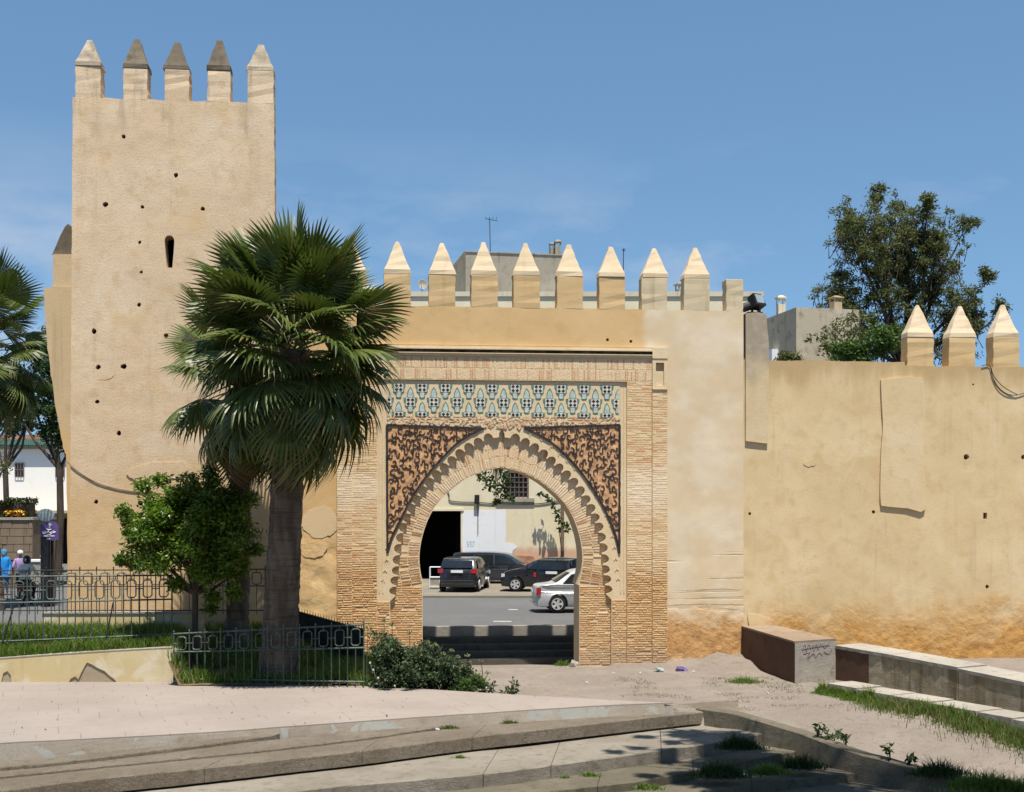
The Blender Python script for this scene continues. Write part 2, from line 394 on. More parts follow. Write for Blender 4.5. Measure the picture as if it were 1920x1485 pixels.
# solid core of the wall, lower wall-walk behind the parapet
Z8 = 7.9
def arch_profile():
    """half of the opening, springing to apex: (half width, height) in metres, from the photograph's outline"""
    c = U(941)
    right = [(1086,1090),(1090,1074),(1092.7,1050),(1091.5,1028),(1087,1004),(1078.5,978),(1067,955),(1052.5,936),(1035.7,920),(1014,903),(990,890),(964,881),(941,876)]
    return [(P(x, y, .12)[0]-P(941, y, .12)[0], P(x, y, .12)[1]) for x, y in right]
AP = arch_profile(); JW = P(1087, 1150, .12)[0]-P(941, 1150, .12)[0]; ZI = Zp(1000, 1097, .12)
def smooth_poly(pts, k=4):
    o = []
    for i in range(len(pts)-1):
        p0 = pts[max(i-1, 0)]; p1 = pts[i]; p2 = pts[i+1]; p3 = pts[min(i+2, len(pts)-1)]
        for j in range(k):
            t = j/k
            o.append(tuple(.5*((2*b)+(-a+c)*t+(2*a-5*b+4*c-d)*t*t+(-a+3*b-3*c+d)*t**3) for a, b, c, d in zip(p0, p1, p2, p3)))
    return o+[pts[-1]]
APs = smooth_poly(AP, 4)
right_edge = [(JW, -.3), (JW, ZI-.02), (AP[0][0]-.03, ZI), *APs]
open_poly = right_edge+[(-a, b) for a, b in right_edge[::-1][1:]]
core = MB()
core.prism([(UL+.02, -.3)]+[(-a, b) for a, b in right_edge]+[(a, b) for a, b in right_edge[::-1][1:]]+[(UR-.02, -.3), (UR-.02, Z8), (UL+.02, Z8)], VC, 1.2)
core.build('arch_core', 'soffit_plaster', gate)
core = MB()
core.box((U(508), .46, -.3), (UL+.018, 1.2, Z8)); core.box((UR-.018, .46, -.3), (U(1394), 1.2, Z8))
core.box((UL+.018, .46, Z8+.002), (UR-.018, .6, ZG-.4))
core.build('wall_core', 'gate_plaster', gate)

# lobed band: plaster plate whose scalloped edge throws its shadow on the voussoirs
LOB = [(1144,1121),(1141.8,1105.6),(1139.6,1086),(1137,1068),(1135.5,1048),(1133,1027),(1129.5,1007),(1125,987),(1118,970),(1110,952),(1101,936),(1090,919),(1077.7,903),(1064,889),(1050,876),(1035.7,863),(1021,850),(1004,838),(986.5,828.5),(967.5,820)]
VB = .015
def PV(px, py): 
    return (P(px, py, VB)[0]-P(941.5, py, VB)[0], P(px, py, VB)[1])
lob = [PV(*p) for p in LOB]; apex = (0.0, Zp(941, 803, VB))
def lobe_edge():
    """scalloped outline on the right from the foot to the apex"""
    pts = [(lob[0][0]+.05, -.3), (lob[0][0]+.05, lob[0][1]-.05)]
    c = lob+[(0, Zp(941, 815, VB))]
    for i in range(1, len(lob)):
        p = Vector(c[i]); d = (Vector(c[i+1])-Vector(c[i-1])).normalized(); nrm = Vector((d.y, -d.x))   # outwards
        s = (Vector(c[i])-Vector(c[i-1])).length*.5; e = (Vector(c[i+1])-Vector(c[i])).length*.5; r = .115
        a0 = p-d*s-nrm*.085; pts.append(tuple(a0))
        for k in range(7):
            t = math.pi*(k/6); r1 = s if k < 3 else e
            pts.append(tuple(p-d*math.cos(t)*min(r1, .16)*.90+nrm*(math.sin(t)*.185-.07)))
    pts.append((.085, lob[-1][1]+.0)); pts.append((.075, apex[1]-.14)); pts.append(apex)
    return pts
LE = lobe_edge()
band = MB()
ZPt = ZS+.005
poly = [(UFIl, -.3)]+[(-a, b) for a, b in LE]+[(a, b) for a, b in LE[::-1][1:]]+[(UFI, -.3), (UFI, ZPt), (UFIl, ZPt)]
band.prism(poly, VB, VC-.001)
band.build('lobed_band', 'carved_plaster', gate)

# frame, outer piers and cornice
fr = MB()
fr.box((UFI, -.04, -.3), (UFO, .3, ZS)); fr.box((UFOl, -.04, -.3), (UFIl, .3, ZS))
fr.box((UFOl, -.042, ZS), (UFO, .3, ZCb))
fr.build('frame', 'mortar', gate)
for a, b in ((UFO, UR), (UL, UFOl)):
    pr = MB(); pr.box((a, -.1, -.3), (b, .3, Zp(1236, 730))); pr.build('outer_pier', 'mortar', gate)
for a, b in ((UFO, UR), (UL, UFOl)):
    nb = MB(); z0, z1 = Zp(1236, 729), Zp(1236, 673); c = (a+b)/2; q = .5/65
    nb.box((a, -.11, z0), (a+.1, .3, z1)); nb.box((b-.1, -.11, z0), (b, .3, z1)); nb.box((a+.1, -.11, z0), (b-.1, .3, z0+.08)); nb.box((a+.1, -.11, z1-.12), (b-.1, .3, z1))
    nb.box((a+.1, -.05, z0+.08), (b-.1, .3, z1-.36)); nb.box((a+.1, .06, z1-.36), (b-.1, .3, z1-.12))
    nb.box((a-.0, -.135, z0-.03), (b, .3, z0-.001))
    nb.box((a-.003, -.13, z1+.001), (b+.02, .3, ZC))
    nb.build('niche_panel', 'carved_plaster', gate)
co = MB(); ua, ub = UFOl-.02, UFO-.004
def strip(z0, z1, v, mi=0): co.box((ua, v, z0), (ub, .31, z1), mi)
z = ZCb; h = ZC-ZCb
strip(z, z+h*.22, -.09); strip(z+h*.22, z+h*.30, -.12); strip(z+h*.30, z+h*.62, -.065, 1); strip(z+h*.62, z+h*.74, -.15); strip(z+h*.74, z+h*.98, -.11); 
co.build('cornice', ['carved_plaster', 'cornice_dark'], gate)

# bricks: real pieces, too thin to be picked out one by one
def brick_field(mb, u0, u1, z0, z1, v, rise=.066, blen=.31):
    z = z0
    while z < z1-.03:
        h = rise*random.uniform(.93, 1.07); worn = max(0, min(1, (3.6-z)/1.2)); lift = .005+.014*worn
        off = random.uniform(-blen, 0); u = u0+off; zz_ = z
        wav = lambda q_: .012*worn*fbm(q_*1.4, zz_*3, 2)
        while u < u1:
            L = blen*random.uniform(.7, 1.25); a, b = max(u, u0+.004), min(u+L-random.uniform(.004, .012), u1-.004); u += L
            if b-a < .03: continue
            if random.random() < (.20 if worn < .3 else .04): continue
            j = random.uniform(.6, 1.15)*lift; g = random.uniform(.014, .024)
            za = z+wav(u)+random.uniform(-.003, .003)+g*.5; zb = z+wav(u)+h-g*.6+random.uniform(-.003, .003)
            k = random.uniform(0, .012)+.008*worn; w1 = random.uniform(-.003, .003); w2 = random.uniform(-.003, .003)
            vs = [(a, v, za), (b, v, za+w1), (b, v, zb+w2), (a, v, zb),
                  (a+k, v-j, za+k*.5), (b-k, v-j*random.uniform(.7, 1.1), za+k*.5+w1), (b-k, v-j*random.uniform(.7, 1.1), zb-k*.6+w2), (a+k, v-j, zb-k*.6)]
            mb.mesh(vs, [(4,5,6,7), (0,1,5,4), (1,2,6,5), (2,3,7,6), (3,0,4,7)], 0, random.random())
        z += h
bf = MB()
for a, b, v, z1 in ((UFI, UFO, -.04, ZS), (UFOl, UFIl, -.04, ZS), (UFO, UR, -.1, Zp(1236, 733)), (UL, UFOl, -.1, Zp(1236, 733)),
                    (lob[0][0]+.06, UFI, VB, lob[0][1]-.06), (UFIl, -lob[0][0]-.06, VB, lob[0][1]-.06),
                    (JW+.01, lob[0][0]+.045, VC, ZI-.02), (-lob[0][0]-.045, -JW-.01, VC, ZI-.02)):
    brick_field(bf, a, b, .0, z1, v)
o = bf.build('brickwork', 'brick', gate); o['kind'] = 'stuff'
# voussoirs round the arch, and the flat fan of bricks under the cornice
vb = MB()
def rad_brick(mb, p, d, t, r0, r1, w0, w1, v, lift, rr):
    a = p+d*r0; b = p+d*r1
    q = [(a-t*w0), (a+t*w0), (b+t*w1), (b-t*w1)]; m = (a+b)/2
    o4 = [m+(x-m)*.97 for x in q]
    vs = [(x.x, v, x.y) for x in q]+[(x.x, v-lift*random.uniform(.6, 1.2), x.y) for x in o4]
    mb.mesh(vs, [(4,5,6,7), (0,1,5,4), (1,2,6,5), (2,3,7,6), (3,0,4,7)], 0, rr)
full = [Vector((a, b)) for a, b in APs]; 
L = [0.0]
for i in range(1, len(full)): L.append(L[-1]+(full[i]-full[i-1]).length)
step = .066; s = step*.5
cen = Vector((0, Zp(941, 1035)))
while s < L[-1]-.01:
    i = max(k for k in range(len(L)) if L[k] <= s); i = min(i, len(full)-2)
    t = (s-L[i])/(L[i+1]-L[i]); p = full[i].lerp(full[i+1], t)
    d = (p-cen); d.y = max(d.y, -.15*abs(d.x)); d.normalize()
    tt = Vector((-d.y, d.x)); low = max(0, min(1, (4.1-p.y)/1.5))
    for side in (1, -1):
        r0 = .03+random.uniform(-.01, .015)
        for kk in range(3):
            ln = (.30, .28, .42)[kk]*random.uniform(.9, 1.1); r1 = r0+ln
            if random.random() > .12:
                w = step*.34*random.uniform(.75, 1.15); ex = 1+.16*r0
                P2 = Vector((p.x*side, p.y)); D2 = Vector((d.x*side, d.y)); T2 = Vector((tt.x*side, tt.y))
                rad_brick(vb, P2, D2, T2, r0, r1-.02, w*ex, w*(1+.16*r1), VC, .010+.012*low, random.random())
            r0 = r1
    s += step
u = UFOl+.05
while u < UFO-.02:
    x = u/(UFO-UFOl)*2; tilt = .035*math.sin(u*1.3)+(.9*max(0, abs(x)-.80) if abs(x) > .8 else 0)*(1 if x > 0 else -1)
    d = Vector((tilt, 1)).normalized(); t = Vector((d.y, -d.x)); zz = ZS+.03
    for kk in range(2):
        ln = (ZCb-ZS)*.47
        if random.random() > .12: rad_brick(vb, Vector((u, zz+kk*ln)), d, t, 0, ln*.93*random.uniform(.85, 1), .017, .018, -.042, .007, random.random()*.5+.5)
    u += .058*random.uniform(.9, 1.1)
o = vb.build('voussoirs', 'voussoir_brick', gate); o['kind'] = 'stuff'
mo = MB()                                           # narrow fillets that frame the carved field
for px in (1163.5, 1170): mo.box((U(px)-.012, VB-.016, Zp(px, 1112)), (U(px)+.012, VB, Zp(px, 727)))
for px in (718, 711.5): mo.box((U(px)-.012, VB-.016, Zp(px, 1112)), (U(px)+.012, VB, Zp(px, 727)))
for py in (786, 791): mo.box((U(727), VB-.014, Zp(941, py)-.01), (U(1160), VB, Zp(941, py)+.01))
mo.build('fillet', 'carved_plaster', gate)
rc = MB()                                           # crumbled carving between frieze and arch
for k in range(420):
    uu = random.uniform(U(728), U(1160)); zz = random.uniform(Zp(941, 797), Zp(941, 780))
    if random.random() < .25:
        uu = random.gauss(0, .9); zz = random.uniform(Zp(941, 803), Zp(941, 782))
    a, b = random.uniform(.02, .07), random.uniform(.015, .035); an = random.uniform(0, 3.14)
    m4 = Matrix.Translation((uu, VB, zz)) @ Matrix.Rotation(an, 4, 'Y')
    rc.box((-a, -random.uniform(.008, .03), -b), (a, .002, b), 0, random.random(), m4)
o = rc.build('carved_crumbs', 'voussoir_brick', gate); o['kind'] = 'stuff'
# small chisel marks along the lobed band
ck = MB()
for i in range(2, len(lob)-1):
    p = Vector(lob[i]); d = (Vector(lob[i+1])-Vector(lob[i-1])).normalized(); nrm = Vector((d.y, -d.x))
    for s in (1, -1):
        for rr in (.30,):
            c = p+nrm*(rr-.03*(i > 10))
            m4 = Matrix.Translation((c.x*s, VB, c.y)) @ Matrix.Rotation(math.atan2(d.x*s, d.y)+.5*random.uniform(-1, 1), 4, 'Y')
            ck.box((-.012, -.016, -.08), (.012, .002, .005), 0, .9, m4 @ Matrix.Rotation(.6, 4, 'Y')); ck.box((-.012, -.016, -.08), (.012, .002, .005), 0, .9, m4 @ Matrix.Rotation(-.6, 4, 'Y'))
o = ck.build('chevron_carving', 'carved_plaster', gate); o['kind'] = 'stuff'

# tile frieze: every motif a piece of its own
zt0, zt1 = Zp(941, 781), Zp(941, 721.5); ut0, ut1 = U(727), U(1160)
tp = MB(); tp.box((ut0-.03, VB-.012, zt0-.02), (ut1+.03, VB-.0005, zt1+.1))
panel = tp.build('tile_frieze', 'carved_plaster', gate)
def motif_mesh():
    mb = MB(); k = 1/6.4/65
    def poly(half, v, mi):
        pts = half+[(-a, b) for a, b in half[::-1] if abs(a) > 1e-6]
        mb.prism([(a*k, -b*k) for a, b in pts], -v, .0, mi, .5)
    poly([(0,-178),(20,-150),(36,-112),(42,-60),(52,-52),(84,-46),(80,-10),(66,10),(66,52),(52,62),(50,72),(34,76),(34,120),(22,130),(0,132)], .012, 0)
    poly([(0,-154),(16,-132),(27,-102),(31,-55),(0,-50)], .018, 1)
    poly([(0,58),(24,60),(24,116),(0,121)], .018, 1)
    poly([(0,-46),(54,-46),(54,52),(0,52)], .020, 2)
    for a in (-25, 25):
        for b in (-22, 26):
            mb.prism([((a-21)*k, -b*k), (a*k, -(b-21)*k), ((a+21)*k, -b*k), (a*k, -(b+21)*k)], -.025, -.001, 3, .5)
    return mb
base = motif_mesh()
def motif(u, z):
    me = bpy.data.meshes.new('tile_motif'); me.from_pydata(base.v, [], base.f)
    for m in ('tile_teal', 'tile_pale', 'tile_white', 'tile_black'): me.materials.append(M[m])
    me.polygons.foreach_set('material_index', base.mi)
    bm = bmesh.new(); bm.from_mesh(me); bmesh.ops.recalc_face_normals(bm, faces=bm.faces)
    bmesh.ops.translate(bm, verts=bm.verts, vec=(u, VB-.012, z))
    for co_, no in (((0,0,zt1), (0,0,1)), ((0,0,zt0), (0,0,-1)), ((ut0,0,0), (-1,0,0)), ((ut1,0,0), (1,0,0))):
        bmesh.ops.bisect_plane(bm, geom=bm.verts[:]+bm.edges[:]+bm.faces[:], plane_co=co_, plane_no=no, clear_outer=True)
    if len(bm.faces): bm.to_mesh(me); link('tile_motif', me, panel)
    bm.free()
PT = 43.55/65
u0 = U(769.5); zc = Zp(941, 754.5); dz = Zp(941, 728)-zc
for i in range(-2, 11):
    motif(u0+i*PT, zc)
    motif(u0+(i+.5)*PT, zc+dz); motif(u0+(i+.5)*PT, zc-dz)

# spandrels: brick-red field, black glazed border, cut scrolls
def scroll_mesh(kind):
    mb = MB(); pts = []
    if kind == 'curl':
        for k in range(15): t = k/14; a = t*5.2; r = .115*(1-.72*t); pts.append((r*math.cos(a), r*math.sin(a), .007+.011*math.sin(math.pi*min(1, t*1.2))))
    elif kind == 'ess':
        for k in range(19): t = k/18*2-1; a = abs(t)*4.4; r = .075*(1-.6*abs(t)); s = 1 if t > 0 else -1; pts.append((s*(.075-r*math.cos(a)), s*r*math.sin(a), .007+.012*(1-abs(t)**1.5)))
    elif kind == 'ring':
        for k in range(15): a = k/14*5.7; pts.append((.06*math.cos(a), .06*math.sin(a), .012))
    elif kind == 'comma':
        for k in range(9): t = k/8; a = t*2.4; pts.append((.1*math.cos(a)-.05, .1*math.sin(a)-.05, .006+.026*t*(1-t*.35)))
    elif kind == 'hook':
        for k in range(15): t = k/14; pts.append((.17*(t-.5) if t < .6 else .017+.05*math.sin((t-.6)*9), .03*math.sin(t*6) if t < .6 else -.02+.05*(1-math.cos((t-.6)*9)), .008+.02*t*(1.2-t)))
    n = len(pts); vs = []
    for i, (x, y, wd) in enumerate(pts):
        a = Vector(pts[max(i-1, 0)][:2]); b = Vector(pts[min(i+1, n-1)][:2]); d = (b-a).normalized(); q = Vector((-d.y, d.x))*wd
        for s in (1, -1):
            vs += [(x+q.x*s, 0, y+q.y*s), (x+q.x*s, -.022, y+q.y*s)]
    fs = []
    for i in range(n-1):
        k = i*4; fs += [(k+1, k+3, k+7, k+5), (k, k+1, k+5, k+4), (k+2, k+6, k+7, k+3)]
    fs += [(0, 2, 3, 1), ((n-1)*4, (n-1)*4+1, (n-1)*4+3, (n-1)*4+2)]
    mb.mesh(vs, fs)
    ob = mb.build('scroll', 'glazed_black'); me = ob.data; bpy.data.objects.remove(ob); return me
SM = [scroll_mesh(k) for k in ('curl', 'ess', 'ring', 'comma', 'hook')]
inner = [(906,803.5),(864,825.5),(829,859),(797.6,895.5),(769.6,937.6),(748.5,979.6),(734.5,1007.6),(726.5,1036)]
innerR = [(983,802.5),(1030,827),(1070.7,864),(1102,902.6),(1130,948),(1147.7,986.6),(1156,1012),(1161,1037)]
def inside(pt, poly):
    c = False; x, y = pt; j = len(poly)-1
    for i in range(len(poly)):
        xi, yi = poly[i]; xj, yj = poly[j]
        if (yi > y) != (yj > y) and x < (xj-xi)*(y-yi)/(yj-yi)+xi: c = not c
        j = i
    return c
def seg_d(p, a, b):
    p, a, b = Vector(p), Vector(a), Vector(b); t = max(0, min(1, (p-a).dot(b-a)/max(1e-9, (b-a).length_squared))); return (p-a-(b-a)*t).length
for cx, pts in ((725.5, inner), (1161.7, innerR)):
    o2 = [P(x, y, VB) for x, y in smooth_poly(pts, 3)]; corner = P(cx, 797, VB); foot = P(cx, 1037, VB)
    poly = [corner]+o2
    mb = MB(); mb.prism(poly, VB-.008, VB+.001); sp_ = mb.build('spandrel', 'spandrel_ground', gate)
    bd = MB(); loop = poly+[poly[0]]
    for a, b in zip(loop[:-1], loop[1:]):
        a, b = Vector(a), Vector(b); d = (b-a); n = max(1, round(d.length/.14)); e = d.normalized(); q = Vector((-e.y, e.x))*.032
        for k in range(n):
            s0 = a+d*(k/n)-e*.012; s1 = a+d*((k+1)/n)+e*.0; ww = random.uniform(.8, 1.15)
            vs = [(p_.x, v_, p_.y) for v_ in (VB-.001, VB-.03-random.uniform(0, .008)) for p_ in (s0+q*ww, s1+q*ww, s1-q*ww, s0-q*ww)]
            bd.mesh(vs, [(4,5,6,7), (0,1,5,4), (1,2,6,5), (2,3,7,6), (3,0,4,7)])
    bd.build('border', 'glazed_black', sp_)
    us = [p_[0] for p_ in poly]; zs = [p_[1] for p_ in poly]; placed = []
    if cx < 900:
        for tries in range(20000):
            c = (random.uniform(min(us), max(us)), random.uniform(min(zs), max(zs)))
            if not inside(c, poly): continue
            de = min(seg_d(c, a, b) for a, b in zip(loop[:-1], loop[1:]))
            k = random.choice((0, 0, 1, 1, 1, 4)) if tries < 9000 else random.choice((2, 2, 2, 3))
            need = {0: .115, 1: .110, 2: .066, 3: .062, 4: .092}[k]
            if de < need*.8+.035: continue
            if any((c[0]-x)**2+(c[1]-y)**2 < ((need+n2)*.86)**2 for x, y, n2, *_ in placed): continue
            placed.append((*c, need, k, random.uniform(0, 6.28), random.uniform(.88, .98), random.choice((1, -1))))
        left_scrolls = [(x-corner[0], y-corner[1], *r_) for x, y, *r_ in placed]
    for dx, dy, nd, k, an, s, mir in left_scrolls:
        sgn = 1 if cx < 900 else -1
        ob = link('scroll', SM[k], sp_); ob.location = (corner[0]+dx*sgn, VB-.007, corner[1]+dy); ob.rotation_euler = (0, an*sgn, 0); ob.scale = (s*mir*sgn, 1, s)

def soften(o, w_):
    bm = bmesh.new(); bm.from_mesh(o.data); es = [e for e in bm.edges if len(e.link_faces) == 2 and e.calc_face_angle(0) > R(35)]
    bmesh.ops.bevel(bm, geom=es, offset=w_, segments=2, affect='EDGES', profile=.6, clamp_overlap=True)
    for v in bm.verts: v.co += Vector((fbm(v.co.x*7, v.co.z*7, 1), fbm(v.co.x*7, v.co.z*7, 5), fbm(v.co.z*7, v.co.x*7, 9)))*.012
    bm.to_mesh(o.data); bm.free(); return o
# merlons: block with a pyramid cap
def merlon(parent, u, z0, wd, zb, zt, v0, v1, mat, cap, over=.02, tip=.05):
    m = MB(); j = lambda: random.uniform(-.010, .010); u += random.uniform(-.02, .02); lean_ = random.uniform(-.012, .012); zt += random.uniform(-.05, .05)
    n = 6
    for k in range(1):
        vs = []; fs = []
        for i in range(n+1):
            z = z0-.02+(zb-z0+.02)*i/n
            vs += [(u-wd/2+j(), v0+j()*.6, z), (u+wd/2+j(), v0+j()*.6, z), (u+wd/2+j(), v1+j(), z), (u-wd/2+j(), v1+j(), z)]
        for i in range(n):
            for c in range(4): fs.append((i*4+c, i*4+(c+1) % 4, i*4+4+(c+1) % 4, i*4+4+c))
        fs += [(0,3,2,1), tuple(n*4+c for c in range(4))]
        m.mesh(vs, fs)
    b = soften(m.build('merlon', mat, parent), .018)
    if cap:
        m = MB(); o_ = over; cu, cv = u+lean_*2+j(), (v0+v1)/2+j()
        vs = []; fs = []; n = 7
        for i in range(n+1):
            t = i/n; ease = t if i else -.02
            hw = (wd/2+o_)*(1-t)+tip*t+(.018 if i == 1 else 0); hv = ((v1-v0)/2+o_)*(1-t)+tip*t+(.018 if i == 1 else 0)
            z = zb+.004+(zt-zb)*t
            if i == 0: hw -= .015; hv -= .015
            jj = lambda: random.uniform(-.006, .006)*(2.5 if i in (0, n) else 1)
            vs += [(cu-hw+jj(), cv-hv+jj(), z), (cu+hw+jj(), cv-hv+jj(), z), (cu+hw+jj(), cv+hv+jj(), z), (cu-hw+jj(), cv+hv+jj(), z)]
        for i in range(n):
            for c in range(4): fs.append((i*4+c, i*4+(c+1) % 4, i*4+4+(c+1) % 4, i*4+4+c))
        fs += [(0,3,2,1), tuple(n*4+c for c in range(4))]
        m.mesh(vs, fs); soften(m.build('cap', cap, b), .014)
    return b
for px, tp_, bt, mt in ((582,451,514,'merlon_ochre'),(663.5,452,514,'merlon_ochre'),(746,453,514,'merlon_ochre'),(828.5,453,515.5,'merlon_ochre'),(909.5,454,516,'merlon_ochre'),(989,454,517,'merlon_ochre'),(1068,456,518,'merlon_ochre'),(1147.5,459,519.5,'merlon_ochre'),(1227,462,521,'merlon_pale'),(1306.5,462,522.5,'merlon_pale')):
    merlon(gate, U(px), ZG, 50/65, Zp(px, bt), Zp(px, tp_), .0, .45, mt, 'cap_pale')
px = 1377; merlon(gate, U(px), ZG, 33/65, Zp(px, 523.5), 0, .0, .45, 'merlon_pale', None)

# patches of newer render with ragged edges
def flake(parent, fn, pts, v, mat, th=.018, nm='render_patch'):
    loop = smooth_poly(pts+[pts[0]], 5)[:-1]; loop = [(x+random.uniform(-1.3, 1.3), y+random.uniform(-1.3, 1.3)) for x, y in loop]
    m = MB(); m.prism([fn(x, y) for x, y in loop], v-th, v+.03); return m.build(nm, mat, parent)
plaster('patch_render', (.60,.46,.28), (.64,.51,.33), (.56,.41,.23), .6, None, .1, .5)
flake(gate, P, [(570,968),(585,955),(605,950),(622,957),(632,975),(630,995),(615,1005),(596,1010),(578,1000),(566,985)], -.002, 'patch_render', .008)
flake(gate, P, [(565,1020),(590,1015),(612,1022),(606,1040),(585,1046),(566,1040)], .0, 'gate_plaster', .012)
# ------------------------------------------------------------------ the tower
TV = -.7
def TP(px, py): return P(px, py, TV)
tu0, tu1 = TP(136, 150)[0], TP(514, 150)[0]; tz1 = TP(330, 188)[1]; tzb = -.1
tower = wthing('corner_tower', 'tall square plastered tower with five pointed merlons and a slit window', 'tower', (tu0+tu1)/2, TV)
tc_ = (tu0+tu1)/2
def tdisp(u, z): return .014*fbm(u*.5, z*.5, 2)+.005*fbm(u*2, z*2.5, 5)
def twarp(u, v, z):
    k = 1+.032*(1-(z-tzb)/(tz1-tzb))
    e = min(u-tu0, tu1-u); j = .014*fbm(0, z*4, u*.2) if e < .06 else 0
    return tc_+(u-tc_)*k+j, v, z+(.025*fbm(u*2.5, 0, 4) if z > tz1-.01 else 0)
bm = grid_slab(tu0, tu1, tzb, tz1, TV, TV+.6, .1, tdisp, warp=twarp)
tw = from_bm('front_wall', bm, 'tower_plaster', tower)
cut = MB()
def hole(mb, u, z, r, v0, v1, n=7):
    pts = [(u+r*random.uniform(.75, 1.15)*math.cos(2*math.pi*k/n), z+r*random.uniform(.75, 1.2)*math.sin(2*math.pi*k/n)) for k in range(n)]
    mb.prism(pts, v0, v1)
for px, py, s in ((232,256,7),(330,328,8),(198,383,9),(267,388,6),(380,391,7),(262,454,6),(265,510,5),(261,571,7),(176,621,9),(311,629,8),(184,688,8),(232,687,10),(182,753,7),(223,812,8),(265,880,7),(180,941,7),(263,943,10),(217,1052,8)):
    u, z = TP(px, py); hole(cut, u, z, s/2/67+.012, TV-.2, TV+.9)
sl_ = [(308.5,452),(309.5,446),(313,442),(318,441),(323,442.5),(326,447),(327,453),(325.5,475),(323,502),(312.5,502),(310.5,478)]
cut.prism([TP(*p) for p in sl_], TV-.2, TV+.9)
boolean_cut(tw, cut)
bk = MB()
bk.box((tu0-.02, TV+.6, tzb), (tu0+.55, TV+5.5, tz1-.05)); bk.box((tu1-.8, TV+.6, tzb), (tu1-.35, TV+5.5, tz1-.05))
bk.box((tu0+.55, TV+5.0, tzb), (tu1-.55, TV+5.5, tz1-.3)); bk.box((tu0+.55, TV+.6, tz1-2), (tu1-.55, TV+5.0, tz1-1.7))
bk.build('rear_walls', 'tower_plaster', tower)
for (a, b, bt, tp_, cap) in ((141,190.5,123.5,68,'cap_mixed'),(230,277.5,128,70,'cap_grey'),(308,356,130.5,72,'cap_grey'),(387,432.5,131.5,73,'cap_grey'),(464,515.5,132.5,78,'cap_mixed')):
    c = (a+b)/2; ua, ub = TP(a, 150)[0], TP(b, 150)[0]
    merlon(tower, (ua+ub)/2, tz1, ub-ua-.03, TP(c, bt)[1], TP(c, tp_)[1], TV+.005, TV+.6, 'tower_plaster', cap, .03, .07)
for k in (1, 2, 3):                                # side rows, seen only end-on
    for us in (tu1-.62,): merlon(tower, us, tz1-.05, .5, TP(330, 131)[1], TP(330, 73)[1], TV+.4+k*1.25, TV+1.1+k*1.25, 'tower_plaster', 'cap_grey', .03, .07)

flake(tower, TP, [(238,890),(248,878),(268,872),(290,866),(318,868),(345,866),(352,880),(338,893),(315,897),(296,905),(270,903),(250,899)], TV-.004, 'tower_plaster', .02)
flake(tower, TP, [(150,700),(170,694),(200,697),(214,704),(196,712),(165,710)], TV+.006, 'tower_plaster', .012)
# stump of the older wall behind the tower
SV = 1.0
def SP(px, py): return P(px, py, SV)
stub = wthing('ruined_wall_stump', 'broken end of older wall leaning behind the tall tower', 'wall', U(100), SV)
mb = MB(); left = [(82,541),(84,580),(88,640),(94,690),(101,740),(110,795),(119,840),(124,866),(126,1000),(126,1170)]
poly = [SP(150, 1170), SP(150, 538), SP(99, 537)]+[SP(x+random.uniform(-1, 1), y) for x, y in smooth_poly(left, 4)]
mb.prism(poly, SV, SV+1.0); mb.build('wall_mass', 'stub_plaster', stub)
mb = MB(); c = SP(128, 476)
mb.prism([SP(98.5, 537), SP(98.5, 476), SP(150, 476), SP(150, 537)], SV+.05, SV+.7); mg = mb.build('merlon', 'stub_plaster', stub)
mb = MB(); mb.prism([SP(96, 476), SP(104, 458), SP(111, 441), SP(120, 424), SP(126, 418), SP(134, 424), SP(152, 476)], SV+.1, SV+.65); mb.build('cap', 'cap_grey', mg)

# ------------------------------------------------------------------ long wall to the right
WV = .03
def RP(px, py): return P(px, py, WV)
ur0, ur1 = U(1394)+.004, U(2350); zr = RP(1780, 688)[1]; zr2 = RP(1560, 677)[1]; ub_ = RP(1699, 680)[0]
rwall = wthing('city_wall', 'long tan plastered city wall with pale pointed merlons, right of the gate', 'wall', (ur0+ur1)/2)
def wdisp(u, z):
    d = .014*fbm(u*.4, z*.4, 21)+.003*fbm(u*2, z*2, 25)
    k = max(0, min(1, (1.9-z+.6*fbm(u*1.2, z*1.2, 30))/1.0))
    return d+k*(.05*abs(fbm(u*2, z*3.2, 27))+.012*fbm(u*4, z*4, 2))
bm = grid_slab(ur0, ur1, -.4, zr2, WV, WV+.62, .11, wdisp, keep=lambda u, z: z < zr or u < ub_, warp=lambda u, v, z: (u, v, z+.03*fbm(u*1.5, 3, 1)*(z > zr-.2)))
rw = from_bm('wall_face', bm, 'wall_plaster', rwall)
cut = MB()
for px, py, s in ((1812,857,10),(1919,857,8),(1406,963,5),(1638,960,6),(1851,1100,7),(1825,721,3)):
    u, z = RP(px, py); hole(cut, u, z, s/2/62+.01, WV-.3, WV+.4)
u, z = RP(1847, 967); cut.box((u-.06, WV-.3, z-.09), (u+.06, WV+.4, z+.09))
boolean_cut(rw, cut)
for px in (1725.5, 1804, 1886.5, 1967, 2048, 2130): 
    merlon(rwall, RP(px, 660)[0], zr, 51/62, RP(px, 632.5)[1], RP(px, 569.5)[1], WV+.01, WV+.5, 'merlon_ochre', 'cap_pale', .02, .045)
plaster('panel_render', (.59,.46,.275), (.645,.525,.34), (.53,.395,.22), .9, None, .4, .8)
